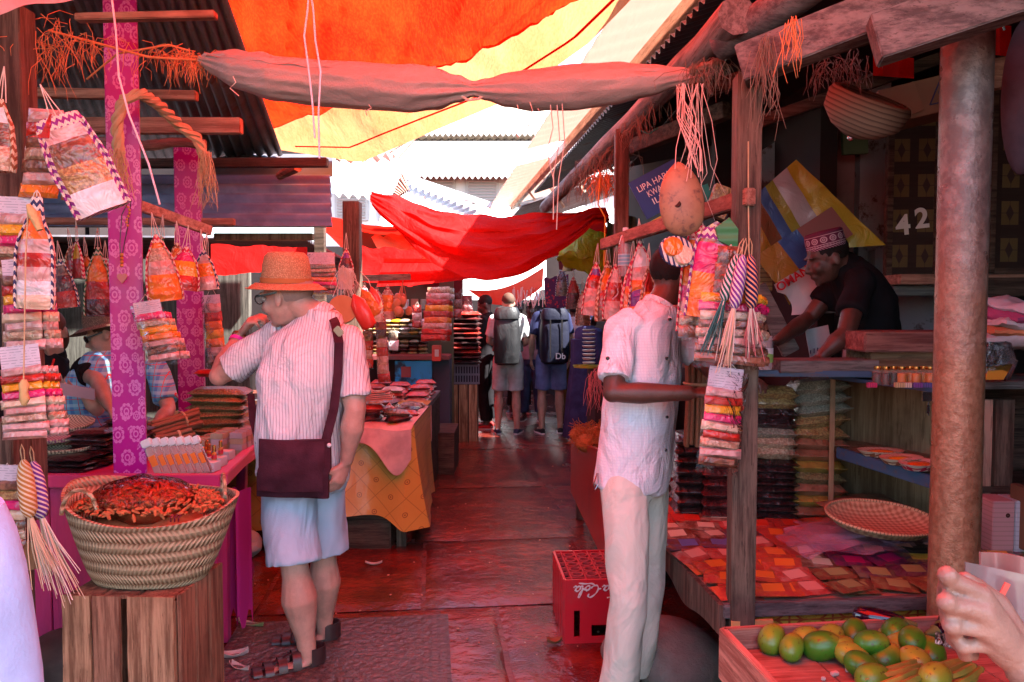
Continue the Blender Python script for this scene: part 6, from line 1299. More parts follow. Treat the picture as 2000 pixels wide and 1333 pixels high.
for lay, (y0, nn, hh, cs, nm, ct) in enumerate(((608, 9, .085, None, 'tin', 'tin'), (656, 8, .05, ['greyseed', 'beige', 'white', 'mustard', 'olive'], 'spice_pack', 'spice pack'), (696, 8, .05, ['brown', 'olive', 'dark', 'gold', 'greyseed'], 'spice_pack', 'spice pack'))):
    for i in range(nn):
        for l in range(1 if lay == 0 else 4):
            p = W(705+i*17.5, y0, 8.2)
            if lay == 0:
                q = MB(); 
                if i % 2: q.lathe([(.035, 0), (.036, .1), (.03, .105), (.001, .106)], n=14); 
                else: q.box((0, 0, .055), (.075, .05, .11), bev=.003)
                mt = P('tin_%d' % (i % 4), [(.4, .3, .12), (.5, .48, .5), (.35, .12, .08), (.25, .25, .2)][i % 4], .35, None, coat=.4)
                o = q.build('tin', mt, local=True, loc=p+V(0, 0, .02)); tag(o, ['brown-gold', 'silver', 'reddish', 'grey-green'][i % 4]+' '+('round tin' if i % 2 else 'square tin')+', number %d along the upper shelf' % (i+1), 'tin', 'tins along the upper shelf')
            else:
                q = MB(); q.pillow((0, 0, 0), (.11 if lay == 1 else .10, .14, .045), nu=5, nv=4); cc = cs[(i*3+l*2) % len(cs)]
                if lay == 1 and i == 4 and l == 3: cc = 'yellow'
                o = q.build('spice_pack', WR[cc], local=True, loc=p+V(rr.uniform(-.008, .008), -.03, .035+.04*l), rot=(0, 0, R(rr.uniform(-9, 9))))
                tag(o, ('bright yellow pack topping a pile on the lower shelf' if cc == 'yellow' else 'dull clear-wrapped pack piled on the %s of the shelf stall' % ('lower shelf' if lay == 1 else 'counter')), 'spice pack', 'dull packs on the shelf stall' if lay == 1 else 'dull packs on the shelf stall counter')
strip('big shimmering strip of red, yellow and pink packets hanging at the shelf stall', W(857, 560, 7.6), .22, .52, ['beige', 'pink', 'red', 'yellow', 'red', 'orange', 'pink', 'red', 'red'], strlen=.01, header=False, fan=.6, lean=-.1)
strip('thin dark red bottle strip hanging at the near side of the shelf stall', W(742, 605, 6.6), .09, .6, ['darkred', 'red', 'darkred', 'pink', 'red', 'pink', 'pink', 'red'], (0, -3, 0), strlen=.02, header=False)
q = thing('red_lantern', 'small red and white tin lantern on the shelf stall counter', 'lantern', W(853, 705, 7.8)); k = MB(); k.box(W(853, 690, 7.8), (.09, .09, .16), bev=.006); k.build('lantern_body', M_rcl, q); k = MB(); k.box(W(853, 690, 7.75), (.04, .012, .07)); k.build('lantern_pane', P('clear_pane', (.8, .6, .55), .2), q)
# baskets of dark packs next to the aisle
for l in range(11):
    for c_ in range(2):
        q = MB(); q.pillow((0, 0, 0), (.24, .2, .06), nu=6, nv=4); cc = ['darkred', 'dark', 'darkred', 'red'][(l+c_) % 4]
        tag(q.build('spice_pack', WR[cc], local=True, loc=V(W(893+26*c_, 700, 8.9).x, 8.9, W(900, 712, 8.9).z+.03+.055*l), rot=(0, 0, R(rr.uniform(-14, 14)))), 'dark shiny pack in the tall pile by the far black-clad figure', 'spice pack', 'dark packs in the tall pile')
q = thing('plastic_crate', 'grey-violet plastic crate with slotted sides on a slatted wooden crate', 'crate', W(904, 748, 8.9)); c0 = W(904, 731, 8.9)
M_gpl = P('grey_violet_plastic', (.16, .13, .18), .5)
k = MB(); k.box(c0+V(0, .15, 0), (.36, .3, .22), bev=.004); k.build('crate_body', P('crate_inside', (.04, .03, .045), .6), q)
k = MB()
for z_ in (-.105, -.005, .10): k.box(c0+V(0, -.012, z_), (.39, .02, .022))
for i in range(13): k.box(c0+V(-.185+.031*i, -.012, 0), (.012, .018, .2))
k.build('slotted_side', M_gpl, q)
q = thing('wooden_crate', 'slatted wooden crate standing on end under the grey-violet plastic crate', 'crate', V(W(904, 800, 8.95).x, 9.0, 0)); hh = W(904, 750, 8.85).z
for i in range(3): k = MB(); k.box(V(W(886+19*i, 800, 8.85).x, 8.85, hh/2), (.098, .018, hh-.02), bev=.003); k.build('slat', M_slat, q)
k = MB(); k.box(V(W(904, 800, 8.85).x, 9.05, hh/2), (.33, .32, hh-.04)); k.build('crate_body', M_dark, q)
# floor-level clutter at the shelf stall
q = MB(); q.box(V(W(850, 790, 6.6).x, 7.4, .2), (.25, .6, .4)); tag(q.build('dark_box', M_darkw), 'low dark box on the floor between the table stalls', 'box')
# ================= right side of the aisle =================
# yellow bag and odd cloths under the far right roof
q = MB(); q.ell(W(1140, 490, 7.0), (.26, .2, .2), seg=24, rings=14); q.v = [p+V(.10*noise.noise(p*4), .03*noise.noise(p*9), .13*noise.noise(p*5+V(4, 0, 0))+.05*noise.noise(p*13)) for p in q.v]; tag(q.build('yellow_bag', P('yellow_plastic', (.62, .5, .02), .35, (lambda x: x.noise(7, 4, dist=1), .9, .06), transl=.3, tcol=(.9, .75, .02))), 'big crumpled yellow plastic bag slung under the low black roof', 'bag')
q = MB(); q.grid(lambda u, v: W(1185+60*u, 430+115*v+8*math.sin(u*6), 5.6+.1*math.sin(u*9)), 12, 8); tag(q.build('cloth', fab('olive_sheet', (.16, .14, .08))), 'olive-brown plastic sheet hanging behind the string of pouches', 'cloth')
# red panel table with coir
M_redp = P('red_gloss_paint', lambda x: x.mix(x.noise(3, 5).ss(.5, .7)*.6, (.35, .012, .02), (.16, .01, .02)), .3, None, coat=.5)
rt = thing('red_bin', 'red painted bin with a slanting lower edge beside the vendor, coir heaped on it', 'bin', V(W(1160, 900, 4.9).x, 4.9, 0))
a, b = W(1115, 858, 5.7), W(1186, 886, 4.2)
q = MB(); q.prism([a, b, V(b.x, b.y, .13), V(a.x, a.y, .19)], (.03, 0, 0)); q.build('side_panel', M_redp, rt)
q = MB(); q.prism([b+V(.03, 0, 0), b+V(.7, .05, 0), V(b.x+.7, b.y+.05, .13), V(b.x+.03, b.y, .13)], (0, .03, 0)); q.build('front_panel', M_redp, rt)
q = MB(); q.prism([a+V(.03, 0, -.05), b+V(.03, .03, -.05), b+V(.7, .08, -.05), a+V(.7, 0, -.05)], (0, 0, .03)); q.build('top_board', M_darkw, rt)
for (x_, y_) in ((a.x+.06, a.y-.05), (b.x+.08, b.y+.08), (b.x+.6, b.y+.1)): q = MB(); q.box(V(x_, y_, .15), (.05, .05, .3)); q.build('leg', M_oldz, rt)
M_coir = P('orange_coir', lambda x: x.mix(x.noise(50, 3), (.35, .08, .02), (.62, .2, .06)), .9, (lambda x: x.noise(70, 3), 1, .02))
q = MB(); r2 = random.Random(9)
for (px, py, Y, s_) in ((1135, 850, 5.5, .085), (1150, 866, 5.0, .09), (1168, 850, 5.3, .09)): q.ell(W(px, py, Y), (s_, s_, s_*.7), seg=16, rings=10)
for i in range(260):
    p = W(r2.uniform(1120, 1178), r2.uniform(830, 875), r2.uniform(4.9, 5.6)); d = V(r2.gauss(0, 1), r2.gauss(0, 1), r2.gauss(0, 1)).normalized()*.05; q.tube([p-d, p+V(0, 0, .012), p+d], .002, 3, cap=False)
tag(q.build('coir', M_coir), 'fuzzy orange coconut fibre heaped on the red bin', 'coir', kind='stuff')
fibre('pink wispy threads hanging behind the vendor\'s elbow', [W(1158, 740, 4.6), W(1165, 720, 4.6)], 40, .25, .0015, P('pink_thread', (.6, .2, .2), .7), sp=.02, wild=.5, seed=23, name='thread_tuft', cat='thread')
bk2 = thing('small_bowl_stack', 'stack of small dishes on a yellow tray near the dark blue robe', 'dishes', W(1148, 715, 6.8))
for i in range(9): k = MB(); k.lathe([(.001, 0), (.05, .004), (.06, .02), (.055, .02), (.001, .008)], W(1150, 712-8*i, 6.8), 16); k.build('dish', P('pinkish_dish', (.5, .3, .3), .4), bk2)
k = MB(); k.lathe([(.001, 0), (.11, 0), (.12, .02), (.11, .02)], W(1145, 718, 6.8), 24); k.build('tray', P('yellow_tray', (.6, .5, .05), .5), bk2)
q = MB(); q.box(V(W(1165, 800, 6.8).x+.25, 6.8, .52), (.6, .7, 1.02)); tag(q.build('dark_counter', M_dark), 'dark counter standing behind the red bin', 'counter')
# coke crate
M_ck = P('crate_red', lambda x: x.mix(x.noise(6, 5).ss(.55, .75)*.6, (.55, .012, .03), (.3, .06, .06)), .35, (lambda x: x.noise(30, 3), .2, .004), coat=.3)
ckl = W(1096, 1266, 3.53); ck = thing('bottle_crate', 'red plastic bottle crate with white script, upside down on the wet floor', 'crate', V(ckl.x+.17, 3.73, .012), (0, 0, R(4)))
w_, d_, h_ = .34, .42, .30
q = MB()
def pan(x0, x1, z0, z1): q.box(((x0+x1)/2, -d_/2, (z0+z1)/2), (x1-x0, .012, z1-z0))
pan(-w_/2, w_/2, .155, h_); pan(-w_/2, w_/2, 0, .03); pan(-w_/2, -.128, .03, .155); pan(-.10, -.045, .03, .155); pan(-.045, .085, .085, .155); pan(.085, w_/2-.03, .03, .155)
q.build('front_face', M_ck, ck, local=True)
q = MB(); q.box((0, d_/2, h_/2), (w_, .012, h_)); q.build('back_face', M_ck, ck, local=True)
for s_ in (-1, 1):
    q = MB(); q.box((s_*w_/2, 0, h_/2), (.012, d_-.012, h_)); 
    for i in range(6): q.box((s_*(w_/2+.005), -d_/2+.04+i*.067, h_/2), (.006, .02, h_-.02))
    q.build('side_face', M_ck, ck, local=True)
q = MB(); 
for i in range(5): q.box((-w_/2+.034+i*.068, 0, h_-.01), (.008, d_-.02, .02))
for i in range(6): q.box((0, -d_/2+.04+i*.07, h_-.012), (w_-.02, .008, .016))
for i in range(4):
    for j in range(5): q.lathe([(.030, h_-.012), (.030, h_+.002), (.022, h_+.002), (.022, h_-.012)], (-.102+.068*i, -.14+.07*j, 0), 12)
q.build('bottle_grid', P('dusty_crate_red', lambda x: x.mix(x.noise(20, 3), (.3, .05, .06), (.45, .12, .12)), .7), ck, local=True)
q = MB(); q.box((0, 0, h_-.03), (w_-.02, d_-.02, .01)); q.build('crate_floor', M_dark, ck, local=True)
# the script lettering, drawn as pen strokes (upside down like the crate)
def script(strokes, sc_, org, par, m, r=.0032):
    q = MB()
    for st in strokes:
        f = [Vector(p) for p in st]; out = []
        for i in range(len(f)-1):
            p0, p1, p2, p3 = f[max(0, i-1)], f[i], f[i+1], f[min(len(f)-1, i+2)]
            for k in range(6):
                t = k/6; out.append(.5*((2*p1)+(p2-p0)*t+(2*p0-5*p1+4*p2-p3)*t*t+(3*p1-3*p2+p3-p0)*t**3))
        out.append(f[-1])
        pts = [V(org[0]-(p.x+p.y*.25)*sc_, org[1], org[2]-p.y*sc_) for p in out]
        rr_ = [r*(.6+.7*abs(math.sin(i*.35))) for i in range(len(pts))]; q.tube(pts, rr_, 6, flat=.3, up=(0, -1, 0))
    q.build('lettering', m, par, local=True)
c_ = lambda x: [(x+.5, .42, 0), (x+.3, .52, 0), (x+.08, .3, 0), (x+.15, .02, 0), (x+.4, .0, 0), (x+.6, .2, 0)]
o_ = lambda x: [(x+.35, .5, 0), (x+.08, .3, 0), (x+.15, .02, 0), (x+.42, .08, 0), (x+.5, .35, 0), (x+.32, .5, 0), (x+.4, .35, 0), (x+.65, .38, 0)]
a_ = lambda x: [(x+.5, .45, 0), (x+.28, .52, 0), (x+.06, .28, 0), (x+.15, .02, 0), (x+.42, .15, 0), (x+.52, .48, 0), (x+.46, .1, 0), (x+.62, .02, 0), (x+.75, .15, 0)]
C_ = lambda x: [(x+.85, .8, 0), (x+.9, 1.05, 0), (x+.6, 1.15, 0), (x+.2, .8, 0), (x+.05, .35, 0), (x+.25, 0, 0), (x+.6, .05, 0), (x+.8, .25, 0)]
l_ = lambda x: [(x+.05, .2, 0), (x+.35, .8, 0), (x+.4, 1.1, 0), (x+.25, 1.05, 0), (x+.18, .4, 0), (x+.25, .02, 0), (x+.42, .1, 0)]
st = [C_(0), [(.1, -.02, 0), (-.25, -.05, 0), (-.3, .1, 0)], o_(.85), c_(1.45), a_(2.0), [(2.8, .32, 0), (3.05, .34, 0)], C_(3.05), [(3.5, .0, 0), (3.9, -.22, 0), (4.6, -.2, 0), (5.2, -.28, 0)], o_(3.9), l_(4.5), a_(4.85), [(.6, 1.18, 0), (1.3, 1.1, 0), (2.0, 1.25, 0)]]
script(st, .047, (.135, -d_/2-.0078, .272), ck, M_white)
# rock and rubbish under the low table
q = MB(); q.ell((0, 0, 0), (.26, .2, .15), seg=40, rings=26); q.v = [p*(1+.22*noise.noise(p*5))+V(0, 0, 0) for p in q.v]
tag(q.build('boulder', P('grey_rock', lambda x: x.mix(x.noise(9, 6, rough=.7), (.10, .08, .075), (.28, .24, .21)), .75, (lambda x: x.noise(16, 6, rough=.7), .8, .02)), local=True, loc=W(1300, 1200, 3.15)*V(1, 1, 1).x*0+V(W(1310, 1200, 3.1).x, 3.15, .12)), 'rough grey boulder under the edge of the low table', 'rock')
# ================= low table of sachets =================
LT = W(1405, 1178, 2.5).z
lt = thing('low_table', 'low weathered wooden table covered with rows of flat sachets', 'table', AL(1.5, 3.2, 0))
fl = W(1408, 1176, 2.5); s0 = fl.x*math.cos(YAW)+fl.y*math.sin(YAW); t0 = fl.y*math.cos(YAW)-fl.x*math.sin(YAW)
q = MB()
for i in range(6): q.prism([AL(s0+.01, t0+.235*i+.003, LT-.035), AL(s0+1.75, t0+.235*i+.003, LT-.035), AL(s0+1.75, t0+.235*(i+1)-.003, LT-.035), AL(s0+.01, t0+.235*(i+1)-.003, LT-.035)], (0, 0, .03))
q.build('table_top', M_redw, lt)
q = MB(); q.beam(AL(s0, t0-.015, LT-.02), AL(s0+1.75, t0-.015, LT-.02), .03, .045); q.build('front_edge', M_oldw, lt)
q = MB(); q.grid(lambda u, v: AL(s0-.012+.03*v*0, t0-.02+1.45*u, LT-.0-(.10+.015*math.sin(u*9)+.03*noise.noise(V(u*6, 0, 4)))*v), 30, 3, thick=.02); q.build('side_plank', M_oldz, lt)
q = MB(); q.grid(lambda u, v: AL(s0+.02+.14*u, t0-.035, LT-.045-(.055-.03*u+.012*noise.noise(V(u*8, 1, 1)))*v), 10, 3, thick=.012); q.build('split_corner', P('fresh_split_wood', (.75, .42, .16), .7), lt)
def tilepat(x):
    u = (x.x*.99+x.y*.1)*6.6; v = x.z*13; du = u.fr()-.5; dv = (v+.15).fr()-.5; r = (du*du+dv*dv*.5).pw(.5); e = ((u.fr()-.5).ab().gt(.475)).mx((dv.ab()).gt(.46)); d2 = (u+.5).fr()-.5; r2_ = (d2*d2+dv*dv*.4).pw(.5)
    k = x.mix(((r-.40).ab().lt(.03)).mx(e), (.72, .42, .06), (.5, .08, .02)); k = x.mix(r2_.lt(.13), k, (.42, .36, .05)); k = x.mix((r2_-.14).ab().lt(.02), k, (.45, .06, .02)); return x.mix((x.noise(40, 3).gt(.56))*r.lt(.36)*.6, k, (.55, .22, .03))
q = MB(); q.grid(lambda u, v: AL(s0+.09+1.55*u, t0+.01+.004*math.sin(u*30), LT-.045-.115*v), 40, 3); q.build('patterned_oilcloth', P('yellow_tile_print', tilepat, .35, coat=.5), lt)
for (s_, t_) in ((.09, .05), (.09, 1.3), (1.65, .08), (1.65, 1.3)): q = MB(); q.box(AL(s0+s_, t0+t_, (LT-.05)/2), (.075, .075, LT-.05), rotm(0, 0, 6), bev=.004); q.build('leg', M_oldz, lt)
q = MB(); q.box(AL(s0+.9, t0+1.42, LT+.0), (1.8, .03, .12), rotm(0, 0, 6)); q.build('rear_board', M_darkw, lt)
# sachets: clear flat bags with a coloured label
SC = {'orange': (.85, .2, .03), 'red': (.75, .05, .02), 'green': (.22, .32, .06), 'yellow': (.85, .42, .04), 'magenta': (.62, .01, .12), 'salmon': (.8, .32, .24), 'olive': (.36, .34, .12), 'blue': (.16, .16, .4), 'cream': (.75, .58, .4)}
FC = {'brown': (.26, .07, .035), 'rose': (.6, .07, .05), 'plum': (.16, .04, .09)}
def sachet_mesh(lc, fc):
    q = MB(); q.pillow((0, 0, 0), (.146, .088, .009), m=0, nu=6, nv=4, edge=.25); n0 = len(q.v)
    q.box((.012, .004, .0052), (.07, .05, .0014), m=1); o = q.build('sachet', [wrap('sachet_'+fc+lc, tuple(a*.45+b*.4 for a, b in zip(FC[fc], SC[lc])), dk(FC[fc], .8), 26, .1, b=.35), P('sachet_label_'+lc, SC[lc], .35, None, coat=.5)], local=True); return o
SM = {}
r3 = random.Random(77); used = set(); cnt = {}
lay = [['orange', 'salmon', 'olive', 'olive', 'olive', 'yellow', 'salmon', 'yellow', 'olive', 'salmon'], ['orange', 'orange', 'cream', 'magenta', 'magenta', 'yellow', 'yellow', 'green', 'green', 'yellow'], ['salmon', 'orange', 'salmon', 'magenta', 'plum', 'plum', 'green', 'green', 'yellow', 'green'],
       ['blue', 'salmon', 'red', 'orange', 'green', 'green', 'olive', 'green', 'yellow', 'yellow'], ['cream', 'blue', 'orange', 'red', 'salmon', 'olive', 'green', 'salmon', 'salmon', 'olive'], ['cream', 'salmon', 'red', 'red', 'red', 'salmon', 'plum', 'orange', 'salmon', 'red'],
       ['red', 'cream', 'orange', 'orange', 'salmon', 'red', 'orange', 'salmon', 'olive', 'salmon'], ['orange', 'orange', 'green', 'salmon', 'olive', 'orange', 'orange', 'salmon', 'orange', 'red']]
ROW = ['front', 'second', 'third', 'fourth', 'fifth', 'sixth', 'seventh', 'eighth', 'rearmost']
for r_ in range(9):
    for c_ in range(12):
        lc = lay[r_*8//9][c_*10//12]; fc = 'plum' if lc == 'plum' or (r_ in (1, 2, 3) and c_ > 3) else ('rose' if lc in ('salmon', 'red', 'orange') else 'brown'); lc = 'red' if lc == 'plum' and r_ == 2 else ('salmon' if lc == 'plum' else lc)
        for l in range(3 if (r_ in (1, 2, 3, 4) or (r_+c_) % 2) else 2):
            k = (lc, fc)
            if k not in SM: SM[k] = sachet_mesh(*k); o = SM[k]
            else: o = dup(SM[k])
            p = AL(s0+.085+.141*c_+r3.uniform(-.024, .024)-.01*l, t0+.08+.128*r_-.022*l+r3.uniform(-.01, .01), LT+.005+.009*l)
            o.location = p; o.rotation_euler = (R(r3.uniform(6, 13)), R(r3.uniform(-4, 4)), R(6+r3.uniform(-20, 20)))
            tag(o, '%s-labelled flat sachet in the %s row of the low table' % (lc, ROW[r_]), 'sachet', '%s sachets, %s row' % (lc, ROW[r_]))
o = thing('loose_wrap', 'loose heap of clear purplish plastic bags lying over the middle sachets', 'plastic bags', AL(s0+.62, t0+.4, LT+.03))
for i in range(3):
    k = MB(); sd = i*7.0; k.grid(lambda u, v: AL(s0+.42+.42*u+.07*i, t0+.22+.3*v+.06*i*(1-u), LT+.055+.012*i+.035*noise.noise(V(u*3+sd, v*4, sd))+.03*math.sin(math.pi*u)), 16, 12); k.build('film', P('purplish_film', (.6, .3, .45), .1, (lambda x: x.noise(14, 4, dist=1.5), .7, .02), alpha=.4, coat=1), o)
# winnowing basket
def wn(x): return ((x.x*46).fr()-.5).ab()*.6+((x.y*46).fr()-.5).ab()*.6
o = thing('winnowing_basket', 'shallow oval cane winnowing basket tilted on the sachets', 'basket', W(1718, 1040, 2.95)+V(0, 0, .012), (R(9), R(3), R(2)))
q = MB(); q.lathe([(.001, .0), (.12, .002), (.18, .02), (.208, .05), (.212, .052), (.205, .05), (.175, .026), (.12, .01), (.001, .008)], n=48, sx=1, sy=.78); q.build('basket_body', P('cane_weave', lambda x: x.mix(wn(x).ss(.1, .5), (.34, .17, .09), (.6, .38, .22)), .7, (wn, .8, .006)), o, local=True)
q = MB(); q.tube([V(.209*math.cos(t), .209*.78*math.sin(t), .052) for t in [i*6.2832/48 for i in range(49)]], .006, 6); q.build('rim', P('cane_rim', lambda x: x.mix(((x.y.at2(x.x)*14).fr()).lt(.22), (.6, .36, .2), (.15, .06, .04)), .6), o, local=True)
# ---- bagged goods behind the table ----
RB = t0+1.12
cols1 = ['clay', 'mustard', 'clay', 'olive', 'mustard', 'clay', 'clay', 'gold', 'gold', 'greyseed', 'greyseed', 'greyseed']
base = V(W(1585, 1000, 3.55).x, 3.55, LT+.005)
L12 = ORD+['eleventh from the bottom', 'topmost']
for i, cc in enumerate(cols1):
    q = MB(); q.pillow((0, 0, 0), (.25, .2, .062), nu=8, nv=6); o = q.build('spice_bag', WR[cc], local=True, loc=base+V(rnd.uniform(-.008, .008)+.012*(i > 7), .0, .03+.0525*i), rot=(R(rnd.uniform(-3, 3)), R(2 if i < 8 else -6), R(rnd.uniform(-3, 3))))
    tag(o, {'clay': 'clay-red', 'mustard': 'mustard', 'olive': 'olive', 'gold': 'golden seed', 'greyseed': 'pale seed'}[cc]+' bag, '+L12[i]+' in the column against the cabinet', 'spice bag', 'bags stacked against the cabinet')
base = V(W(1510, 1000, 3.5).x, 3.5, LT+.005)
for i, cc in enumerate(['dark']*9+['beige', 'beige', 'greyseed', 'dark', 'dark', 'gold', 'gold']):
    sz = .03 if i < 9 else .05
    z = .02+.030*i if i < 9 else .31+.045*(i-9)
    q = MB(); q.pillow((0, 0, 0), (.2, .16, sz+.012), nu=8, nv=6); o = q.build('spice_bag', WR[cc], local=True, loc=base+V(-.01*(i > 8), .02, z), rot=(0, R(2), R(rnd.uniform(-4, 4))))
    tag(o, {'dark': 'black glossy', 'beige': 'beige', 'greyseed': 'pale seed', 'gold': 'golden'}[cc]+' bag in the column half hidden by the brown post', 'spice bag', {'dark': 'black glossy', 'beige': 'beige', 'greyseed': 'pale seed', 'gold': 'golden'}[cc]+' bags beside the brown post')
for c_, px in enumerate((1350, 1405)):
    for i in range(8):
        q = MB(); q.pillow((0, 0, 0), (.19, .2, .056), nu=8, nv=6); Y = 3.6-.06*c_; o = q.build('spice_bag', WR['darkred' if c_ else 'dark'], local=True, loc=V(W(px, 1000, Y).x, Y, LT+.03+.047*i), rot=(0, 0, R(rnd.uniform(-5, 5))))
        tag(o, ('black' if c_ == 0 else 'dark red')+' glossy sack, '+('topmost' if i == 7 else ORD[i])+', stacked behind the vendor\'s hip', 'spice bag', 'dark glossy sacks behind the vendor')
for i, (px, py, Y, cc) in enumerate(((1690, 985, 3.4, 'clay'), (1700, 978, 3.45, 'clay'), (1660, 990, 3.3, 'clay'))): q = MB(); q.pillow((0, 0, 0), (.24, .16, .02)); tag(q.build('spice_pack', WR[cc], local=True, loc=W(px, py, Y), rot=(R(8), 0, R(10*i))), ['long clay-brown pack nearest the winnowing basket', 'long clay-brown pack lying on top beyond the basket', 'long clay-brown pack by the bag column foot'][i], 'spice pack')
bundle('upright bundle of long cinnamon sticks wrapped in plastic beyond the vendor', W(1357, 865, 3.15), W(1362, 700, 3.15), 22, .048, .0085, M_bark, 8)
# ---- blue shelf, cabinet, chest ----
M_bluep = P('worn_blue_paint', lambda x: x.mix(x.noise(5, 6, (1, 6, 6), rough=.7).ss(.52, .68), (.05, .11, .20), (.12, .10, .11)), .55)
bs = thing('blue_shelf', 'narrow blue-edged shelf with a grey plank on it, in front of the black-shirted vendor', 'shelf', W(1530, 735, 3.3))
q = MB(); q.beam(W(1372, 728, 3.25), W(1700, 731, 3.2), .04, .026); q.build('front_edge', M_bluep, bs); q = MB(); q.prism([W(1372, 722, 3.27), W(1700, 725, 3.22), W(1700, 725, 3.22)+V(0, .4, 0), W(1372, 722, 3.27)+V(0, .4, 0)], (0, 0, -.02)); q.build('shelf_board', M_oldw, bs)
q = MB(); q.box(W(1600, 713, 3.3), (.42, .2, .05), rotm(0, 0, 3)); q.build('grey_plank', M_oldw, bs)
q = MB(); q.beam(W(1380, 760, 3.6), W(1380, 1000, 3.6), .05, .05, (0, 1, 0)); q.build('leg', M_oldz, bs)
jr = thing('jar', 'clear plastic jar with a green and white label at the end of the blue shelf', 'jar', W(1492, 722, 3.2))
q = MB(); q.lathe([(.001, 0), (.034, 0), (.036, .01), (.036, .115), (.03, .125), (.028, .128)], n=24); q.build('jar_body', P('clear_plastic', (.7, .6, .6), .08, None, alpha=.45, coat=1), jr, local=True); q = MB(); q.lathe([(.029, .12), (.031, .122), (.031, .14), (.001, .142)], n=24); q.build('jar_lid', P('milky_lid', (.6, .5, .5), .3), jr, local=True); q = MB(); q.lathe([(.0365, .03), (.0365, .09)], n=24); q.build('jar_label', P('jar_label', lambda x: x.mix((x.z-.06+x.noise(30, 2)*.03).ab().lt(.022), (.7, .68, .7), (.25, .5, .12)), .5), jr, local=True)
q = MB(); q.lathe([(.026, 0), (.027, .005), (.027, .1), (.022, .112), (.001, .114)], W(1476, 722, 3.25), 20); tag(q.build('jar', P('clear_plastic', (.7, .6, .6), .1)), 'second smaller clear jar behind the labelled one', 'jar')
cb = thing('open_cabinet', 'open-fronted plywood cabinet with blue-painted shelf edges', 'cabinet', V(1.75, 3.3, LT))
A0, A1 = W(1622, 740, 3.42), W(1850, 752, 2.82); zt = A0.z; A1.z = zt-.01
B0 = V(A0.x+.15, A0.y+.38, 0); B1 = V(A1.x+.25, A1.y+.42, 0)
q = MB(); q.prism([V(A0.x, A0.y, zt), V(B0.x, B0.y, zt), V(B0.x, B0.y, LT), V(A0.x, A0.y, LT)], (.02, -.008, 0)); q.build('side_panel', M_plywood, cb)
q = MB(); q.prism([V(B0.x, B0.y, zt), V(B1.x, B1.y, zt), V(B1.x, B1.y, LT), V(B0.x, B0.y, LT)], (.01, .02, 0)); q.build('back_panel', M_plywood, cb)
q = MB(); q.prism([V(A0.x-.01, A0.y-.01, zt), V(A1.x, A1.y-.01, zt), V(B1.x, B1.y, zt), V(B0.x, B0.y, zt)], (0, 0, .016)); q.build('top_board', M_bluep, cb)
q = MB(); sh0 = V(W(1636, 884, 3.36).x, 3.36, W(1636, 884, 3.36).z); sh1 = V(W(1850, 945, 2.8).x, 2.8, W(1636, 884, 3.36).z-.02)
q.beam(sh0, sh1, .02, .05); q.build('shelf_edge', M_bluep, cb)
q = MB(); q.prism([sh0+V(0, 0, -.01), sh1+V(0, 0, -.01), V(B1.x, B1.y, sh0.z-.01), V(B0.x, B0.y, sh0.z-.01)], (0, 0, .012)); q.build('shelf_board', M_plywood, cb)
q = MB(); q.prism([V(sh1.x, sh1.y, LT+.02), V(sh0.x, sh0.y, LT+.02), V(B0.x, B0.y, LT+.02), V(B1.x, B1.y, LT+.02)], (0, 0, .01)); q.build('bottom_board', M_darkw, cb)
q = MB(); q.box(W(1814, 775, 2.85)+V(0, 0, .0), (.05, .01, .035)); q.build('lock_plate', P('steel', (.5, .48, .48), .25, metal=1), cb); q = MB(); q.tube([W(1814, 785, 2.84), W(1812, 800, 2.84), W(1814, 812, 2.84)], .003, 6); q.box(W(1813, 800, 2.83), (.012, .003, .03)); q.build('keys', P('steel', (.5, .48, .48), .25, metal=1), cb)
for i, (px, py, Y, cs, wv_) in enumerate(((1720, 880, 3.2, ['orange', 'yellow'], 'brown'), (1760, 886, 3.05, ['yellow', 'gold'], 'brown'), (1795, 880, 2.95, ['orange', 'mustard'], 'red'))):
    k = MB(); c = W(px, py, Y); c.z = sh0.z+.012; kk_ = thing('oval_dish_pack', ['oval woven dish pack deepest on the blue shelf', 'oval woven dish pack with yellow powder mid blue shelf', 'wrapped oval dish pack nearest the steel pillar'][i], 'dish pack', c, (0, 0, R(20*i)))
    k.lathe([(.001, 0), (.07, .004), (.095, .03), (.09, .03), (.001, .012)], n=28, sy=.7); k.build('dish', CV[wv_], kk_, local=True); k = MB(); k.lathe([(.001, .03), (.05, .026), (.075, .014)], n=20, sy=.65); k.build('powder', WR[cs[0]], kk_, local=True)
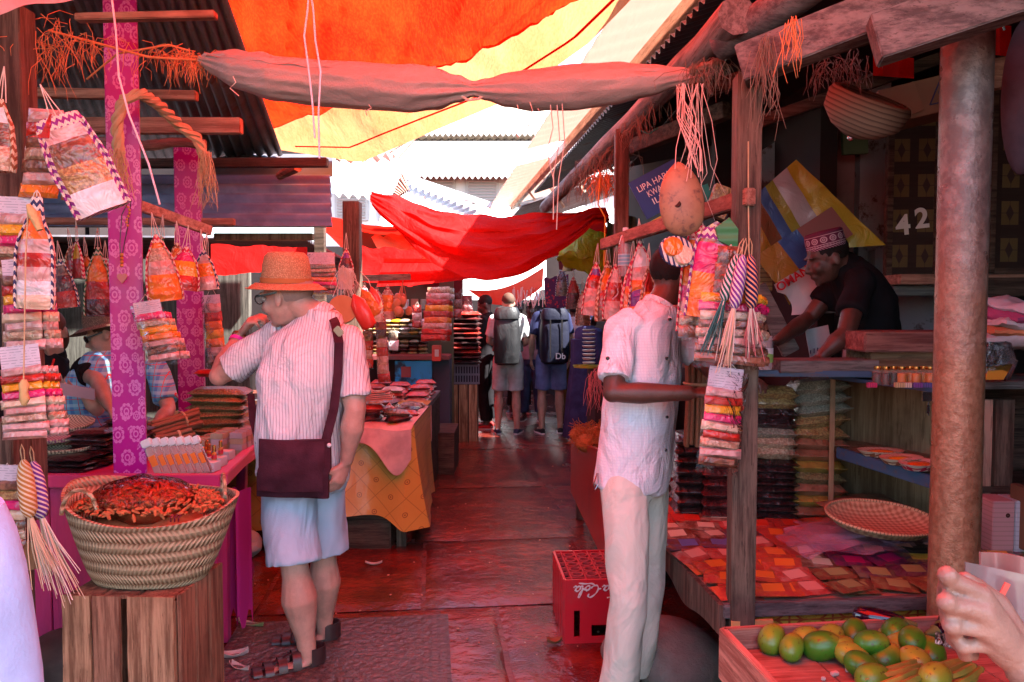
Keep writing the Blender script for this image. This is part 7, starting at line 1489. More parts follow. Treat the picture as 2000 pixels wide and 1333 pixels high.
# little bottles on the cabinet
vb = thing('spice_jar', '', 'jar'); q = MB(); q.lathe([(.001, 0), (.019, .001), (.02, .006), (.02, .05), (.012, .06), (.012, .064)], n=18); q.build('jar_glass', P('jar_glass', (.8, .55, .45), .05, None, alpha=.12, coat=1), vb, local=True)
q = MB(); q.lathe([(.001, .003), (.0175, .003), (.0175, .046), (.001, .048)], n=16); q.build('jar_filling', P('jar_dark', (.03, .01, .012), .5), vb, local=True); q = MB(); q.lathe([(.0135, .06), (.0145, .062), (.0145, .073), (.001, .074)], n=18); q.build('jar_lid', M_gold, vb, local=True)
vo = dup(vb); 
for ch in vo.children:
    if ch.name.startswith('jar_filling'): ch.data = ch.data.copy(); ch.data.materials[0] = P('saffron_fill', (.75, .2, .02), .5)
vd = [0, 0]
for i, px in enumerate((1714, 1731, 1745, 1762, 1777, 1790, 1803, 1817)):
    Y = 3.0-.02*(i % 2)
    if i < 3: o = vb if i == 0 else dup(vb); lb = ['first', 'second', 'third'][i]+' dark-filled small jar from the chest side on the cabinet'; gr = 'small jars on the cabinet'
    else: o = vo if i == 3 else dup(vo); lb = ['first', 'second', 'third', 'fourth', 'fifth'][i-3]+' orange-filled gold-capped small jar, counting towards the pillar'; gr = 'small jars on the cabinet'
    c = W(px, 735, Y); o.location = V(c.x, Y, zt+.016); tag(o, lb, 'jar', gr)
for i, (px, cc) in enumerate(((1752, (.6, .4, .2)), (1765, (.7, .55, .45)), (1786, (.2, .05, .3)), (1806, (.12, .08, .3)), (1818, (.5, .6, .08)), (1698, (.5, .02, .12)))):
    q = MB(); q.box((0, 0, .009), (.035, .02, .018), bev=.001); c = W(px, 740, 2.92); nm = ['tan striped', 'cream striped', 'purple', 'dark violet', 'lime green', 'crimson'][i]
    m_ = P('tiny_box_%d' % i, (lambda cc: (lambda x: x.mix((x.x*120).fr().lt(.3), cc, dk(cc, .45))))(cc), .4); tag(q.build('tiny_box', m_, local=True, loc=V(c.x, 2.9, zt+.016), rot=(0, 0, R(-10))), nm+' tiny box in front of the small jars', 'box')
ch_ = thing('wooden_chest', 'reddish wooden chest with a thick lid behind the small jars', 'chest', V(W(1760, 730, 3.35).x, 3.35, zt))
cz = W(1760, 648, 3.35).z; q = MB(); q.box(V(W(1762, 700, 3.35).x+.05, 3.38, (zt+cz)/2-.025), (.46, .25, cz-zt-.07), bev=.004); q.build('chest_body', wood('chest_wood', (.2, .09, .05), (.34, .18, .1), 0), ch_); q = MB(); q.box(V(W(1762, 700, 3.35).x+.03, 3.36, cz-.04), (.52, .3, .085), bev=.006); q.build('chest_lid', wood('dark_red_wood', (.2, .07, .06), (.34, .15, .12), 0), ch_)
# ---- hanging wares on the red cross board ----
def bp(px, py): # point on the board's depth for a given pixel column
    f = (1467-px)/(1467-1178); Y = 1/((1-f)/2.44+f/3.95); return W(px, py, Y)
wares = [(1168, 500, .12, .33, ['purple', 'red', 'pink', 'pink'], 'red', 'farthest pouch on the red board, purple top and pink packets'), (1188, 495, .13, .36, ['orange', 'orange', 'red', 'brown'], 'brown', 'long orange-filled pouch near the far end of the red board'),
         (1205, 500, .10, .32, ['pink', 'red', 'pink'], 'red', 'slim pink pouch between the long orange one and the bottle'), (1238, 488, .10, .30, ['pink', 'magenta', 'orange', 'orange'], 'red', 'pink and orange cone right of the water bottle'),
         (1248, 452, .12, .34, ['white', 'white', 'pink', 'orange', 'orange'], 'red', 'white-topped cone pouch behind the vendor\'s head'), (1250, 510, .12, .28, ['orange', 'purple', 'orange'], 'navy', 'purple-edged pouch with orange circles low on the red board'),
         (1268, 500, .08, .26, ['red', 'orange'], 'brown', 'brown laced pouch touching the vendor\'s head')]
for (px, py, w_, h_, cs, wv_, lb) in wares: pouch(lb, bp(px, py-25), w_, h_*.85, cs, wv_, (0, rnd.uniform(-5, 5), rnd.uniform(-20, 30)))
wb = thing('water_bottle', 'clear plastic bottle with a pale blue label hanging on the red board', 'bottle', bp(1222, 520)); c = wb.location.copy()
q = MB(); q.lathe([(.001, -.05), (.034, -.05), (.036, -.04), (.036, .02), (.034, .03), (.036, .04), (.034, .1), (.024, .135), (.013, .155), (.013, .165)], n=28); q.build('bottle_body', P('bottle_plastic', (.75, .5, .5), .06, (lambda x: ((x.z*60).fr()-.5).ab(), .3, .004), alpha=.4, coat=1), wb, local=True)
q = MB(); q.lathe([(.0145, .162), (.0145, .178), (.001, .18)], n=20); q.build('bottle_cap', M_cap, wb, local=True); q = MB(); q.lathe([(.0368, -.0), (.0368, .055)], n=28); q.build('bottle_label', P('blue_label', lambda x: x.mix((x.z*60).fr().lt(.3), (.2, .45, .55), (.5, .6, .65)), .4), wb, local=True)
q = MB(); q.lathe([(.001, -.045), (.032, -.045), (.032, -.005), (.001, -.004)], n=20); q.build('bottle_content', WR['darkred'], wb, local=True)
# gourd
M_gourd = P('gourd_skin', lambda x: x.mix(x.noise(14, 6, rough=.7).ss(.42, .62), (.36, .19, .10), x.mix(x.noise(40, 4).ss(.5, .6), (.30, .15, .08), (.14, .07, .05))), .5, (lambda x: x.noise(25, 4), .2, .004))
gd = thing('gourd', 'flat orange-brown gourd with a dark hole, hung by strings beside the brown post', 'gourd', W(1331, 392, 2.5), (0, R(-6), 0))
q = MB(); q.lathe([(.001, .125), (.012, .12), (.026, .108), (.045, .088), (.060, .06), (.069, .03), (.073, -.005), (.071, -.04), (.063, -.075), (.045, -.1), (.02, -.113), (.001, -.116)], n=36, sy=.45); q.build('gourd_body', M_gourd, gd, local=True)
q = MB(); q.lathe([(.001, .0), (.011, .0), (.013, -.004)], V(-.022, -.031, -.012), 16, rotm(78, 0, -20)); q.build('gourd_hole', P('dark_hole', (.05, .02, .015), .9), gd, local=True)
q = MB(); rr = random.Random(6)
for i in range(13):
    a = W(1352+rr.uniform(-8, 14), 165+rr.uniform(0, 8), 2.6); b = W(1335+rr.uniform(-12, 45), 330+rr.uniform(-25, 40), 2.46); m1 = a.lerp(b, .4)+V(rr.uniform(-.03, .03), 0, 0); m2 = a.lerp(b, .75)+V(rr.uniform(-.02, .03), 0, 0)
    q.tube([a, m1, m2, b], .0012, 4)
q.build('strings', M_string, gd)
fibre('thin pink and white strings dangling from the rolled sack end', [W(1350, 165, 2.6), W(1372, 165, 2.6)], 13, .42, .001, M_string, sp=.008, wild=.14, seed=17, cat='string', name='string_bunch')
q = MB(); q.tube([W(1330, 425, 2.55), W(1290, 450, 2.6)], .004, 5)
# round wrapped discs
o = thing('disc_pack', 'round clear pack with orange and pale discs, in front of the vendor\'s forehead', 'disc pack', W(1319, 494, 2.5), (R(80), R(18), R(8)))
q = MB(); q.lathe([(.001, .0), (.045, .0), (.062, .012), (.06, .02), (.001, .026)], n=32, sy=.82); q.build('dish', CV['navy'], o, local=True)
for i, (x_, y_, cc) in enumerate(((-.02, .008, 'orange'), (.018, -.008, 'cream'))): q = MB(); q.lathe([(.001, .036-.004*i), (.03, .032), (.034, .02)], V(x_, y_, 0), 24); q.build('disc', WR[cc], o, local=True)
# the big open-topped pack facing the vendor, its neighbours
pouch('tall red-trimmed pouch of packets directly before the vendor\'s face', W(1368, 432, 2.6), .11, .36, ['white', 'orange', 'orange', 'orange', 'magenta', 'pink', 'cream'], 'red', (0, 4, 0), [(0, .3), (.1, .7), (.3, .95), (1, 1)], win=.2, d=.25, strlen=.015)
pouch('square pouch with magenta and two orange packets in a zigzag frame', W(1398, 440, 2.48), .115, .29, ['brown', 'magenta', 'magenta', 'orange', 'orange', 'orange'], 'purple', (0, 8, -14), [(0, .55), (.15, .9), (.3, 1), (1, .95)], win=.25, d=.22, strlen=.01)
strip('brown cinnamon pack with small white labels, between the zigzag pouch and the braided tubes', W(1428, 478, 2.43), .08, .2, ['brown', 'brown', 'brown', 'brown'], (0, 6, 0), strlen=.01, header=False)
q = MB(); q.prism([W(1425, 425, 2.46), W(1442, 448, 2.45), W(1440, 500, 2.46), W(1424, 480, 2.45), W(1404, 470, 2.46), W(1398, 445, 2.45)], (0, .014, 0)); tag(q.build('green_leaf', P('green_cloth', (.05, .24, .08), .5, (lambda x: (x.z*160).sin(), .6, .004))), 'green ribbed cloth leaf above the zigzag pouch', 'ornament')
q = MB(); q.prism([W(1362, 455, 2.5), W(1400, 432, 2.5), W(1412, 440, 2.5), W(1384, 492, 2.5), W(1366, 486, 2.5)], (0, .014, 0)); tag(q.build('printed_flap', P('maroon_yellow_print', lambda x: x.mix(x.noise(60, 3).gt(.5), (.3, .02, .06), (.7, .4, .12)), .4, None, coat=.6)), 'maroon and yellow printed flap above the zigzag pouch', 'ornament')
tassel('dark green and white braided tube, most slanted of the three', W(1452, 466, 2.36), .042, .15, (.02, .10, .09), (.72, .62, .58), (.05, .16, .15), (0, 17, 0), .17)
tassel('purple and white braided tube in the middle of the three', W(1457, 466, 2.33), .040, .165, (.2, .04, .35), (.75, .62, .6), (.2, .08, .5), (0, 9, 0), .19)
tassel('orange and navy braided tube hanging straight over the brown post', W(1465, 466, 2.36), .042, .165, (.03, .02, .10), (.8, .36, .2), (.6, .2, .2), (0, -2, 0), .15)
for (px, py, w_, lb, cs) in ((1428, 575, .19, 'broad stack of spice packets on the brown post, yellow band at its top', ['yellow', 'magenta', 'cream', 'brown', 'beige', 'pink', 'brown', 'clay']),):
    strip(lb, W(px, py, 2.41), w_, .215, cs, (0, 3, 0), strlen=.0, header=False, fan=.35)
strip('strip of short pale and magenta packets just below the tall red-trimmed pouch', W(1368, 588, 2.55), .12, .12, ['pink', 'beige', 'clay'], (0, 5, 0), strlen=.0, header=False)
strip('tiered spice strip with a white bag top that the vendor is touching', W(1422, 700, 2.40), .115, .31, ['pink', 'red', 'yellow', 'magenta', 'cream', 'red', 'beige', 'pink', 'brown'], (0, 7, 4), strlen=.03, header=True, fan=1.0, hh=.075)
# ================= mango tray =================
c0 = W(1440, 1238, 2.16); TRZ = c0.z
tr = thing('fruit_tray', 'reddish wooden tray of mangoes and okra at the foot of the brown post', 'tray', V(c0.x+.5, 1.89, TRZ-.075), (0, 0, R(7)))
M_trw = wood('tray_pine', (.42, .16, .11), (.66, .34, .24), 1, .8); M_trx = wood('tray_pine_cross', (.42, .16, .11), (.62, .3, .22), 0, .8)
ox, oy = -.5, .34
q = MB(); q.box((ox+.012, -.10, .0), (.024, .95, .15), bev=.003); q.build('side_board', M_trw, tr, local=True)
q = MB(); q.box((ox+.55, oy+.03, .0), (1.08, .022, .15), bev=.003); q.build('back_board', M_trx, tr, local=True)
q = MB(); q.box((ox+1.1, -.10, .0), (.024, .95, .15), bev=.003); q.build('side_board', M_trw, tr, local=True)
q = MB(); q.box((ox+.55, -.58, .0), (1.08, .022, .15), bev=.003); q.build('front_board', M_trx, tr, local=True)
q = MB(); 
for i in range(5): q.box((ox+.13+.215*i, -.12, .012), (.21, .93, .012))
q.build('tray_floor', M_trx, tr, local=True)
for (x_, y_) in ((ox+.03, .33), (ox+1.07, .33), (ox+.03, -.55), (ox+1.07, -.55)):
    q = MB(); zl = TRZ-.075-.07; q.box((x_, y_, -.07-zl/2), (.05, .05, zl)); q.build('leg', M_oldz, tr, local=True)
FZ = TRZ-.075+.018
def mango_mesh(nm, gr, seed):
    q = MB(); q.ell((0, 0, 0), (.052, .040, .038), seg=32, rings=20)
    q.v = [V(p.x*(1+.10*(p.z > 0)*0), p.y*(1-.12*p.x/.05), p.z*(1-.10*p.x/.05)+.004*math.sin(p.x*40)) for p in q.v]
    m = P('mango_skin_%s' % nm, lambda x: x.mix(x.noise(75, 2).gt(.66)*.7, x.mix((x.x*9+x.z*6+x.noise(6, 4)*1.6-.8).ss(.1, .95), gr, x.mix(x.noise(9, 3), (.46, .24, .02), (.55, .38, .04))), (.07, .04, .012)), .38, (lambda x: x.noise(90, 3), .08, .003), coat=.25, croughs=.25)
    m2 = P('mango_spot', (.10, .05, .02), .7); o = thing('mango', '', 'mango'); q.build('mango_skin', m, o, local=True); k = MB(); k.ell((.051, 0, 0), (.003, .006, .006), seg=10, rings=6); k.build('stem_end', m2, o, local=True); return o
MG = [mango_mesh('green', (.06, .22, .012), 1), mango_mesh('olive', (.15, .30, .02), 2), mango_mesh('ripe', (.28, .34, .03), 3)]
mg = [(1508, 1248, 1, 'green-yellow mango alone near the tray\'s back corner', 0), (1547, 1264, 1, 'yellow speckled mango second from the tray corner', 0), (1606, 1262, 0, 'large glossy green mango on the open tray floor', 0), (1576, 1246, 2, 'pale blotched mango half behind the large glossy one', -1), (1622, 1250, 2, 'yellow mango behind the large glossy green one', -1),
      (1668, 1238, 0, 'dark green and orange mango touching the aubergine', 0), (1650, 1266, 2, 'yellow blotched mango low in the middle of the heap', 0), (1702, 1254, 0, 'green mango with a dark spot on top of the middle heap', 1), (1684, 1300, 0, 'green mango lying behind the okra tips', 0), (1665, 1280, 2, 'mango wedged between the blotched and the okra ones', -.3),
      (1751, 1236, 0, 'big green mango beside the aubergine\'s thick end', .4), (1782, 1250, 0, 'bright green mango on the pillar side of the heap', .8), (1745, 1245, 2, 'yellow mango glimpsed under the bright green pair', -.4), (1730, 1284, 0, 'dark mango deep in the heap above the okra', -.2), (1785, 1288, 2, 'yellow-orange mango against the okra pods', .2), (1815, 1275, 0, 'mango half hidden beside the reaching hand', -.2),
      (1765, 1262, 2, 'small yellow mango between the bright green one and the dark one', -.5), (1710, 1328, 1, 'mango cut by the picture\'s lower edge beside the okra stalks', 0), (1828, 1322, 2, 'lumpy yellow mango at the very bottom by the okra', 1.0)]
used_ = set()
for i, (px, py, k, lb, up) in enumerate(mg):
    o = MG[k] if k not in used_ else dup(MG[k]); used_.add(k); z = FZ+.036+.035*max(up, 0)
    p = G(px, py, z); o.location = p; o.rotation_euler = (R(rnd.uniform(-25, 25)), R(rnd.uniform(-25, 25)), R(rnd.uniform(-70, 110))); k_ = (1.1 if i in (2, 10) else rnd.uniform(.88, 1.04)); o.scale = (k_, k_*rnd.uniform(.92, 1.06), k_*rnd.uniform(.92, 1.05)); o['label'] = lb; o['group'] = 'mangoes in the tray'
M_aub = P('aubergine_skin', (.025, .003, .014), .15, None, coat=1, croughs=.06); M_calyx = P('green_calyx', (.14, .18, .05), .7)
for i, (a, b, lb) in enumerate((((1665, 1199), (1770, 1218), 'long dark aubergine lying across the back of the tray'), ((1872, 1180), (1835, 1230), 'short purple aubergine by the reaching fingers'), ((1868, 1226), (1822, 1236), 'lower purple aubergine under the reaching fingers'))):
    p0 = G(a[0], a[1], FZ+.05); p1 = G(b[0], b[1], FZ+.05); o = thing('aubergine', lb, 'aubergine', (p0+p1)/2)
    q = MB(); q.tube([p0, p0.lerp(p1, .03), p0.lerp(p1, .15), p0.lerp(p1, .4), p0.lerp(p1, .75), p0.lerp(p1, .95), p1], [.004, .018, .027, .030, .026, .018, .006] if i == 0 else [.004, .016, .022, .024, .022, .014, .006], 20); q.build('aubergine_skin', M_aub, o)
    q = MB(); q.tube([p1.lerp(p0, .1), p1, p1+(p1-p0).normalized()*.03], [.02, .014, .006], 10); q.build('calyx', M_calyx, o)
M_okra = P('okra_skin', lambda x: x.mix(x.noise(8, 3).ss(.4, .7), (.20, .26, .04), (.50, .32, .05)), .55, (lambda x: x.noise(60, 3), .3, .003)); M_okt = P('okra_cap', (.3, .26, .07), .7)
rk = random.Random(3)
ok = [((1800, 1290), (1700, 1316)), ((1795, 1302), (1690, 1328)), ((1790, 1312), (1700, 1345)), ((1880, 1290), (1795, 1308)), ((1890, 1296), (1820, 1320)), ((1900, 1302), (1835, 1330)), ((1860, 1310), (1760, 1338)), ((1915, 1308), (1850, 1345)), ((1800, 1322), (1720, 1352)), ((1905, 1318), (1870, 1350))]
for i, (a, b) in enumerate(ok):
    z = FZ+.05+.010*(i % 3); p0 = G(a[0], a[1], z); p1 = G(b[0], b[1], z-.008); o = thing('okra_pod', 'slender ridged okra pod in the bunch at the tray\'s near edge', 'okra', (p0+p1)/2, group='okra pods in the tray')
    mid_ = p0.lerp(p1, .5)+V(.004, -.012, .006); q = MB(); q.tube([p0, p0.lerp(mid_, .5), mid_, mid_.lerp(p1, .6), p1], [.0085, .0105, .010, .0075, .0025], 5); q.build('pod', M_okra, o); q = MB(); q.tube([p0, p0+(p0-mid_).normalized()*.014], [.0095, .005], 8); q.build('cap', M_okt, o)
for i, (px, py, s_) in enumerate(((1630, 1320, .022), (1655, 1312, .018), (1622, 1275, .012), (1530, 1238, .012), (1608, 1330, .012))):
    q = MB(); q.box((0, 0, .006), (s_, s_*.6, .01), bev=.002); tag(q.build('foam_bit', P('peach_foam', (.75, .5, .42), .7), local=True, loc=G(px, py, FZ), rot=(0, 0, R(20+40*i))), ['largest peach foam offcut on the tray floor', 'squarish peach foam offcut just behind the largest', 'tiny foam offcut beside the glossy green mango', 'thin foam offcut by the corner mango', 'foam scrap at the tray\'s near edge'][i], 'foam')
# packets held by the reaching hand
q = MB(); q.grid(lambda u, v: W(1912+95*u, 1078+66*v+12*u-4*math.sin(u*3), 1.10+.01*math.sin(u*5)), 8, 6, thick=.003); tag(q.build('plastic_packet', P('brown_pink_packet', (.36, .15, .12), .25, (lambda x: x.noise(9, 3), .3, .01), coat=1)), 'brownish pink plastic packet held highest by the reaching hand', 'packet')
q = MB(); q.grid(lambda u, v: W(1884+130*u, 1097+120*v+28*u, 1.06+.012*math.sin(u*4+v)), 10, 8, thick=.002); o = q.build('plastic_packet', P('grey_pink_packet', (.34, .22, .2), .15, (lambda x: x.noise(9, 3), .3, .01), coat=1, alpha=.75)); tag(o, 'clear greyish packet with a red tab in front of the pinkish one', 'packet')
q = MB(); q.box(W(1962, 1152, 1.045), (.008, .002, .02), rotm(0, 25, 0)); q.build('red_tab', P('red_tab', (.85, .12, .08), .4), o)
q = MB(); q.grid(lambda u, v: W(1826+34*u, 1232+25*v+10*u, 1.03), 3, 3, thick=.001); tag(q.build('plastic_corner', M_film2), 'clear plastic corner poking out under the reaching fingers', 'packet')
# ================= shop interior on the vendors' side =================
pl = MB(); pl.box(V(W(1705, 500, 4.5).x, 4.55, 1.6), (.17, .1, 3.2)); tag(pl.build('plaster_pier', M_plaster), 'flaking white plaster pier behind the black-shirted vendor', 'pier')
pl = MB(); pl.box(V(W(1655, 500, 4.55).x, 4.6, 1.6), (.17, .06, 3.2)); tag(pl.build('rosy_panel', P('rosy_plaster', lambda x: x.mix(x.noise(2.5, 6, rough=.7).ss(.45, .65), (.34, .16, .15), (.2, .1, .09)), .85)), 'brownish rose wall panel beside the white pier', 'wall panel')
pl = MB(); pl.box(V(W(1800, 700, 4.4).x+.1, 4.45, .95), (.75, .08, 1.9)); tag(pl.build('low_plaster_wall', M_plaster), 'stained whitish plaster wall under the patterned doors', 'wall', kind='structure')
pl = MB(); pl.grid(lambda u, v: W(1462+80*u, 310-50*u+(130+30*u)*v, 4.9), 8, 6, thick=.03); tag(pl.build('white_wall_patch', M_plaster), 'white wall end with a ragged edge above the striped sack', 'wall')
pl = MB(); pl.box(V(W(1640, 560, 4.9).x, 5.0, 1.3), (1.4, .06, 2.0)); tag(pl.build('stall_back', M_dark), 'dim board wall behind the hanging sack', 'wall')
pl = MB(); pl.box(W(1668, 250, 4.4), (.14, .03, .3), rotm(0, -3, 0)); tag(pl.build('green_card', P('dull_green_card', (.10, .14, .07), .7)), 'dull green card hung below the basket lid', 'card')
def door(x):
    u = x.x*7.6; v = x.z*5.4; du = (u.fr()-.5).ab(); dv = (v.fr()-.5).ab(); cell = (du.lt(.33))*(dv.lt(.32)); dia = (du*1.5+dv).lt(.23)*1.0; ln = (du.lt(.012)).mx(dv.lt(.012))
    k = x.mix(cell, x.mix(x.noise(8, 4, (1, 1, 8)), (.025, .014, .012), (.05, .03, .024)), x.mix(x.noise(5, 3), (.10, .065, .025), (.15, .10, .045))); return x.mix((dia.mx(ln*.7))*cell, k, (.05, .03, .025))
M_door = P('patterned_door', door, .6, (lambda x: (((x.x*7.6).fr()-.5).ab().lt(.33)), .6, .01))
def doorp(lab, px0, px1, py0, py1, Y, rz, num=None):
    a, b = W(px0, py1, Y), W(px1, py0, Y); w_ = b.x-a.x; h_ = b.z-a.z; o = thing('patterned_door', lab, 'door panel', V((a.x+b.x)/2, Y, a.z), (0, 0, R(rz)))
    q = MB(); q.box((0, 0, h_/2), (w_, .03, h_)); q.build('panel', M_door, o, local=True)
    for s_ in (-1, 1): q = MB(); q.box((s_*(w_/2+.012), -.005, h_/2), (.03, .05, h_+.04), bev=.003); q.build('stile', M_darkw, o, local=True)
    for z_ in (-.012, h_+.012): q = MB(); q.box((0, -.005, z_), (w_+.0, .05, .03), bev=.003); q.build('rail', M_darkw, o, local=True)
    if num:
        for s_, dx, dz in (('4', -.05, -.015), ('2', .045, .02)): text(s_, .145, (dx, -.018, h_*.30+dz), (R(90), R(-6), 0), P('chalky_paint', (.7, .66, .62), .8), parent=o, loc_local=True, bold=.004, ext=.001)
doorp('dark door panel inlaid with tan squares, painted number 42', 1738, 1826, 205, 535, 4.1, -4, '42')
doorp('dark door panel inlaid with tan diamond squares beyond the steel pillar', 1935, 2060, 120, 525, 3.9, 0)
q = MB(); q.box(V(W(1870, 545, 4.0).x, 3.95, W(1870, 548, 4.0).z), (.75, .22, .05), bev=.004); tag(q.build('plank_ledge', M_redw), 'reddish plank ledge right under the patterned doors', 'ledge')
q = MB(); q.box(V(W(1800, 567, 3.98).x+.03, 4.0, W(1800, 569, 3.98).z), (.4, .14, .05), bev=.004); tag(q.build('plank_ledge', M_oldw), 'shorter grey plank under the reddish ledge', 'ledge')
q = MB(); q.box(V(W(1970, 560, 3.9).x, 3.85, W(1970, 562, 3.9).z), (.4, .2, .09), bev=.004); tag(q.build('ledge_block', M_darkw), 'dark block beneath the ledge beyond the pillar', 'block')
# basket lid, cartons on the beams
bl = thing('basket_lid', 'coiled conical basket lid jammed under the grey timber', 'basket', W(1690, 215, 2.75), (R(-150), R(14), R(8)))
q = MB(); q.lathe([(.001, .10), (.03, .098), (.09, .075), (.14, .03), (.15, -.03), (.14, -.05), (.12, -.05)], n=40, sx=1, sy=.9); q.build('lid_body', P('coiled_grey_cane', lambda x: x.mix(((x.z*60+x.noise(5, 2)).fr()).ss(.1, .6), (.11, .07, .055), (.24, .165, .12)), .8, (lambda x: (x.z*60).fr(), .9, .008)), bl, local=True)
q = MB(); q.ell((0, 0, .103), .012); q.build('knob', P('steel', (.5, .48, .48), .25, metal=1), bl, local=True)
M_card = P('cardboard', lambda x: x.mix(x.noise(8, 3), (.16, .08, .045), (.22, .12, .07)), .75)
cx = thing('cardboard_box', 'cardboard box printed with a triangle and letter B, on top of the patterned doors', 'box', W(1795, 195, 3.1), (0, R(-12), R(-10)))
q = MB(); q.box((0, .1, 0), (.30, .25, .14), bev=.003); q.build('box_body', M_card, cx, local=True); q = MB(); q.box((-.08, -.035, .0), (.14, .006, .12), rotm(0, -8, 0)); q.build('box_flap', M_card, cx, local=True)
M_ink = P('blue_black_ink', (.03, .03, .09), .6)
q = MB(); T3 = [V(.025, -.027, -.035), V(.125, -.027, -.035), V(.075, -.027, .045)]
for i in range(3): q.beam(T3[i], T3[(i+1) % 3], .004, .009, (0, 1, 0), bev=0)
q.build('printed_triangle', M_ink, cx, local=True); text('B', .05, (.075, -.0275, -.012), (R(90), 0, 0), M_ink, parent=cx, loc_local=True, bold=.001)
q = MB(); q.box((.085, -.026, -.055), (.03, .003, .018)); q.box((.125, -.026, -.052), (.03, .003, .018), rotm(0, 20, 0)); q.build('printed_mark', M_ink, cx, local=True)
for i, (px, py, Y, sx_, sz_) in enumerate(((1745, 128, 3.3, 80, 40), (1945, 75, 3.0, 60, 60))):
    q = MB(); q.grid(lambda u, v: W(px-sx_*.5+sx_*u, py-sz_*.5+sz_*v+6*u, Y+.02*math.sin(u*7)), 8, 6); tag(q.build('red_cloth', M_tdeep), ['patch of red cloth glowing behind the grey timbers', 'patch of red cloth beyond the top of the steel pillar'][i], 'cloth')
q = MB(); q.tube([W(1918, 25, 2.6), W(1930, 45, 2.6), W(1945, 48, 2.6), W(1955, 30, 2.6), W(1962, 60, 2.6)], .004, 6); tag(q.build('wire_loop', M_blk), 'black wire loop hanging beyond the pillar top', 'wire')
q = MB(); q.ell(W(2000, 190, 2.6), (.06, .08, .26), seg=20, rings=14); tag(q.build('hanging_bag', fab('mauve_bag', (.09, .06, .08))), 'dark mauve bag hanging at the picture edge', 'bag')
q = MB(); q.beam(W(1920, 150, 3.2), W(2040, 130, 3.2), .06, .12); tag(q.build('crate_board', M_redw), 'brown board lying on the far door panel', 'board')
# striped sack with OMAN
sk = thing('printed_sack', 'plastic sack with blue, yellow and white stripes and red printing, pinned up slanting', 'sack', W(1560, 460, 4.05))
TL = W(1462, 395, 4.05); e1 = (W(1600, 318, 4.05)-W(1462, 395, 4.05)); 
def sq(u, v, dy=0): # u along the upper edge, v down the slanting stripes
    p = W(1440+(1555-1440)*u+105*v*1.0+ (70*v if u > .99 else 70*v*u*0+0*v), 412-100*u+190*v*(1-.12*u), 4.05+dy+.03*math.sin(u*3)*v)
    return p+V(0, .014*noise.noise(V(u*5, v*5, 2)), .0)
STR = [('ochre', (.36, .17, .02)), ('brown', (.18, .07, .03)), ('blue', (.05, .12, .34)), ('lime', (.30, .30, .04)), ('white', (.46, .46, .5)), ('yellow', (.52, .40, .03))]
stm = [P('sack_'+n_, c_, .35, (lambda x: x.noise(9, 5, dist=1), .6, .02), coat=.4) for n_, c_ in STR]
ks = [0, .16, .33, .47, .60, .84, 1.0]
for i in range(6):
    q = MB(); q.grid(lambda u, v: sq(ks[i]+(ks[i+1]-ks[i])*u, v*(1 if i > 1 else .97)), 4, 20); q.build('stripe', stm[i], sk)
q = MB(); q.grid(lambda u, v: W(1462+110*u+88*v, 492-62*u+88*v-10*u*v, 4.02), 4, 3)
for i, (u0, u1, v0, v1, mm) in enumerate(((0, .3, .0, 1, stm[0]), (.3, .55, 0, 1, stm[2]), (.55, 1, 0, 1, P('sack_rose', (.3, .12, .11), .4, None, coat=.4)))):
    q = MB(); q.grid(lambda u, v: W(1474+(u0+(u1-u0)*u)*150+42*v, 502-(u0+(u1-u0)*u)*98+54*v, 4.0), 4, 8, thick=.002); q.build('stripe', mm, sk)
M_wsack = P('white_sacking', lambda x: x.mix(x.noise(5, 3), (.6, .56, .58), (.7, .66, .68)), .6, (lambda x: x.noise(6, 4, dist=1), .6, .02))
ws = thing('white_sack', 'white sack hanging lowest, red printed word on it', 'sack', W(1560, 600, 3.98))
def wsf(u, v):
    x0 = 1512+24*v+18*math.sin(v*2.6)*(v > .3); y0 = 556+60*v; return W(x0+(115-20*v)*u, y0-72*u*(1-.4*v)+(38*v*u), 3.98+.03*math.sin(u*3+v*2))+V(0, .012*noise.noise(V(u*5, v*5, 1)), 0)
q = MB(); q.grid(wsf, 12, 12, thick=.003); q.build('sack_cloth', M_wsack, ws)
text('OMAN', .062, W(1549, 545, 3.95), (R(90), R(-33), 0), P('sack_red', (.55, .02, .03), .6), parent=ws, bold=.0015)
q = MB(); q.grid(lambda u, v: W(1572+45*u+10*v, 645+55*v-10*u, 3.95+.02*math.sin(u*5)), 8, 6, thick=.003); k = q.build('lower_fold', M_wsack, ws)
q = MB()
for i in range(5): q.box(W(1583+7*i, 688-2.5*(i % 3), 3.915), (.004, .003, .018+.006*(i % 2)))
q.build('printed_marks', M_ink, ws)
q = MB(); q.box(W(1493, 535, 4.4), (.09, .01, .2)); o = q.build('wall_calendar', P('green_paper', lambda x: x.mix((x.z*40).fr().lt(.3), (.30, .34, .16), (.15, .17, .09)), .6)); tag(o, 'small greenish printed sheet behind the post beside the sack', 'poster')
q = MB(); q.beam(W(1478, 560, 3.9), W(1545, 690, 3.9), .03, .09); tag(q.build('diagonal_board', M_oldw), 'brown diagonal board behind the jar and blue shelf', 'board')
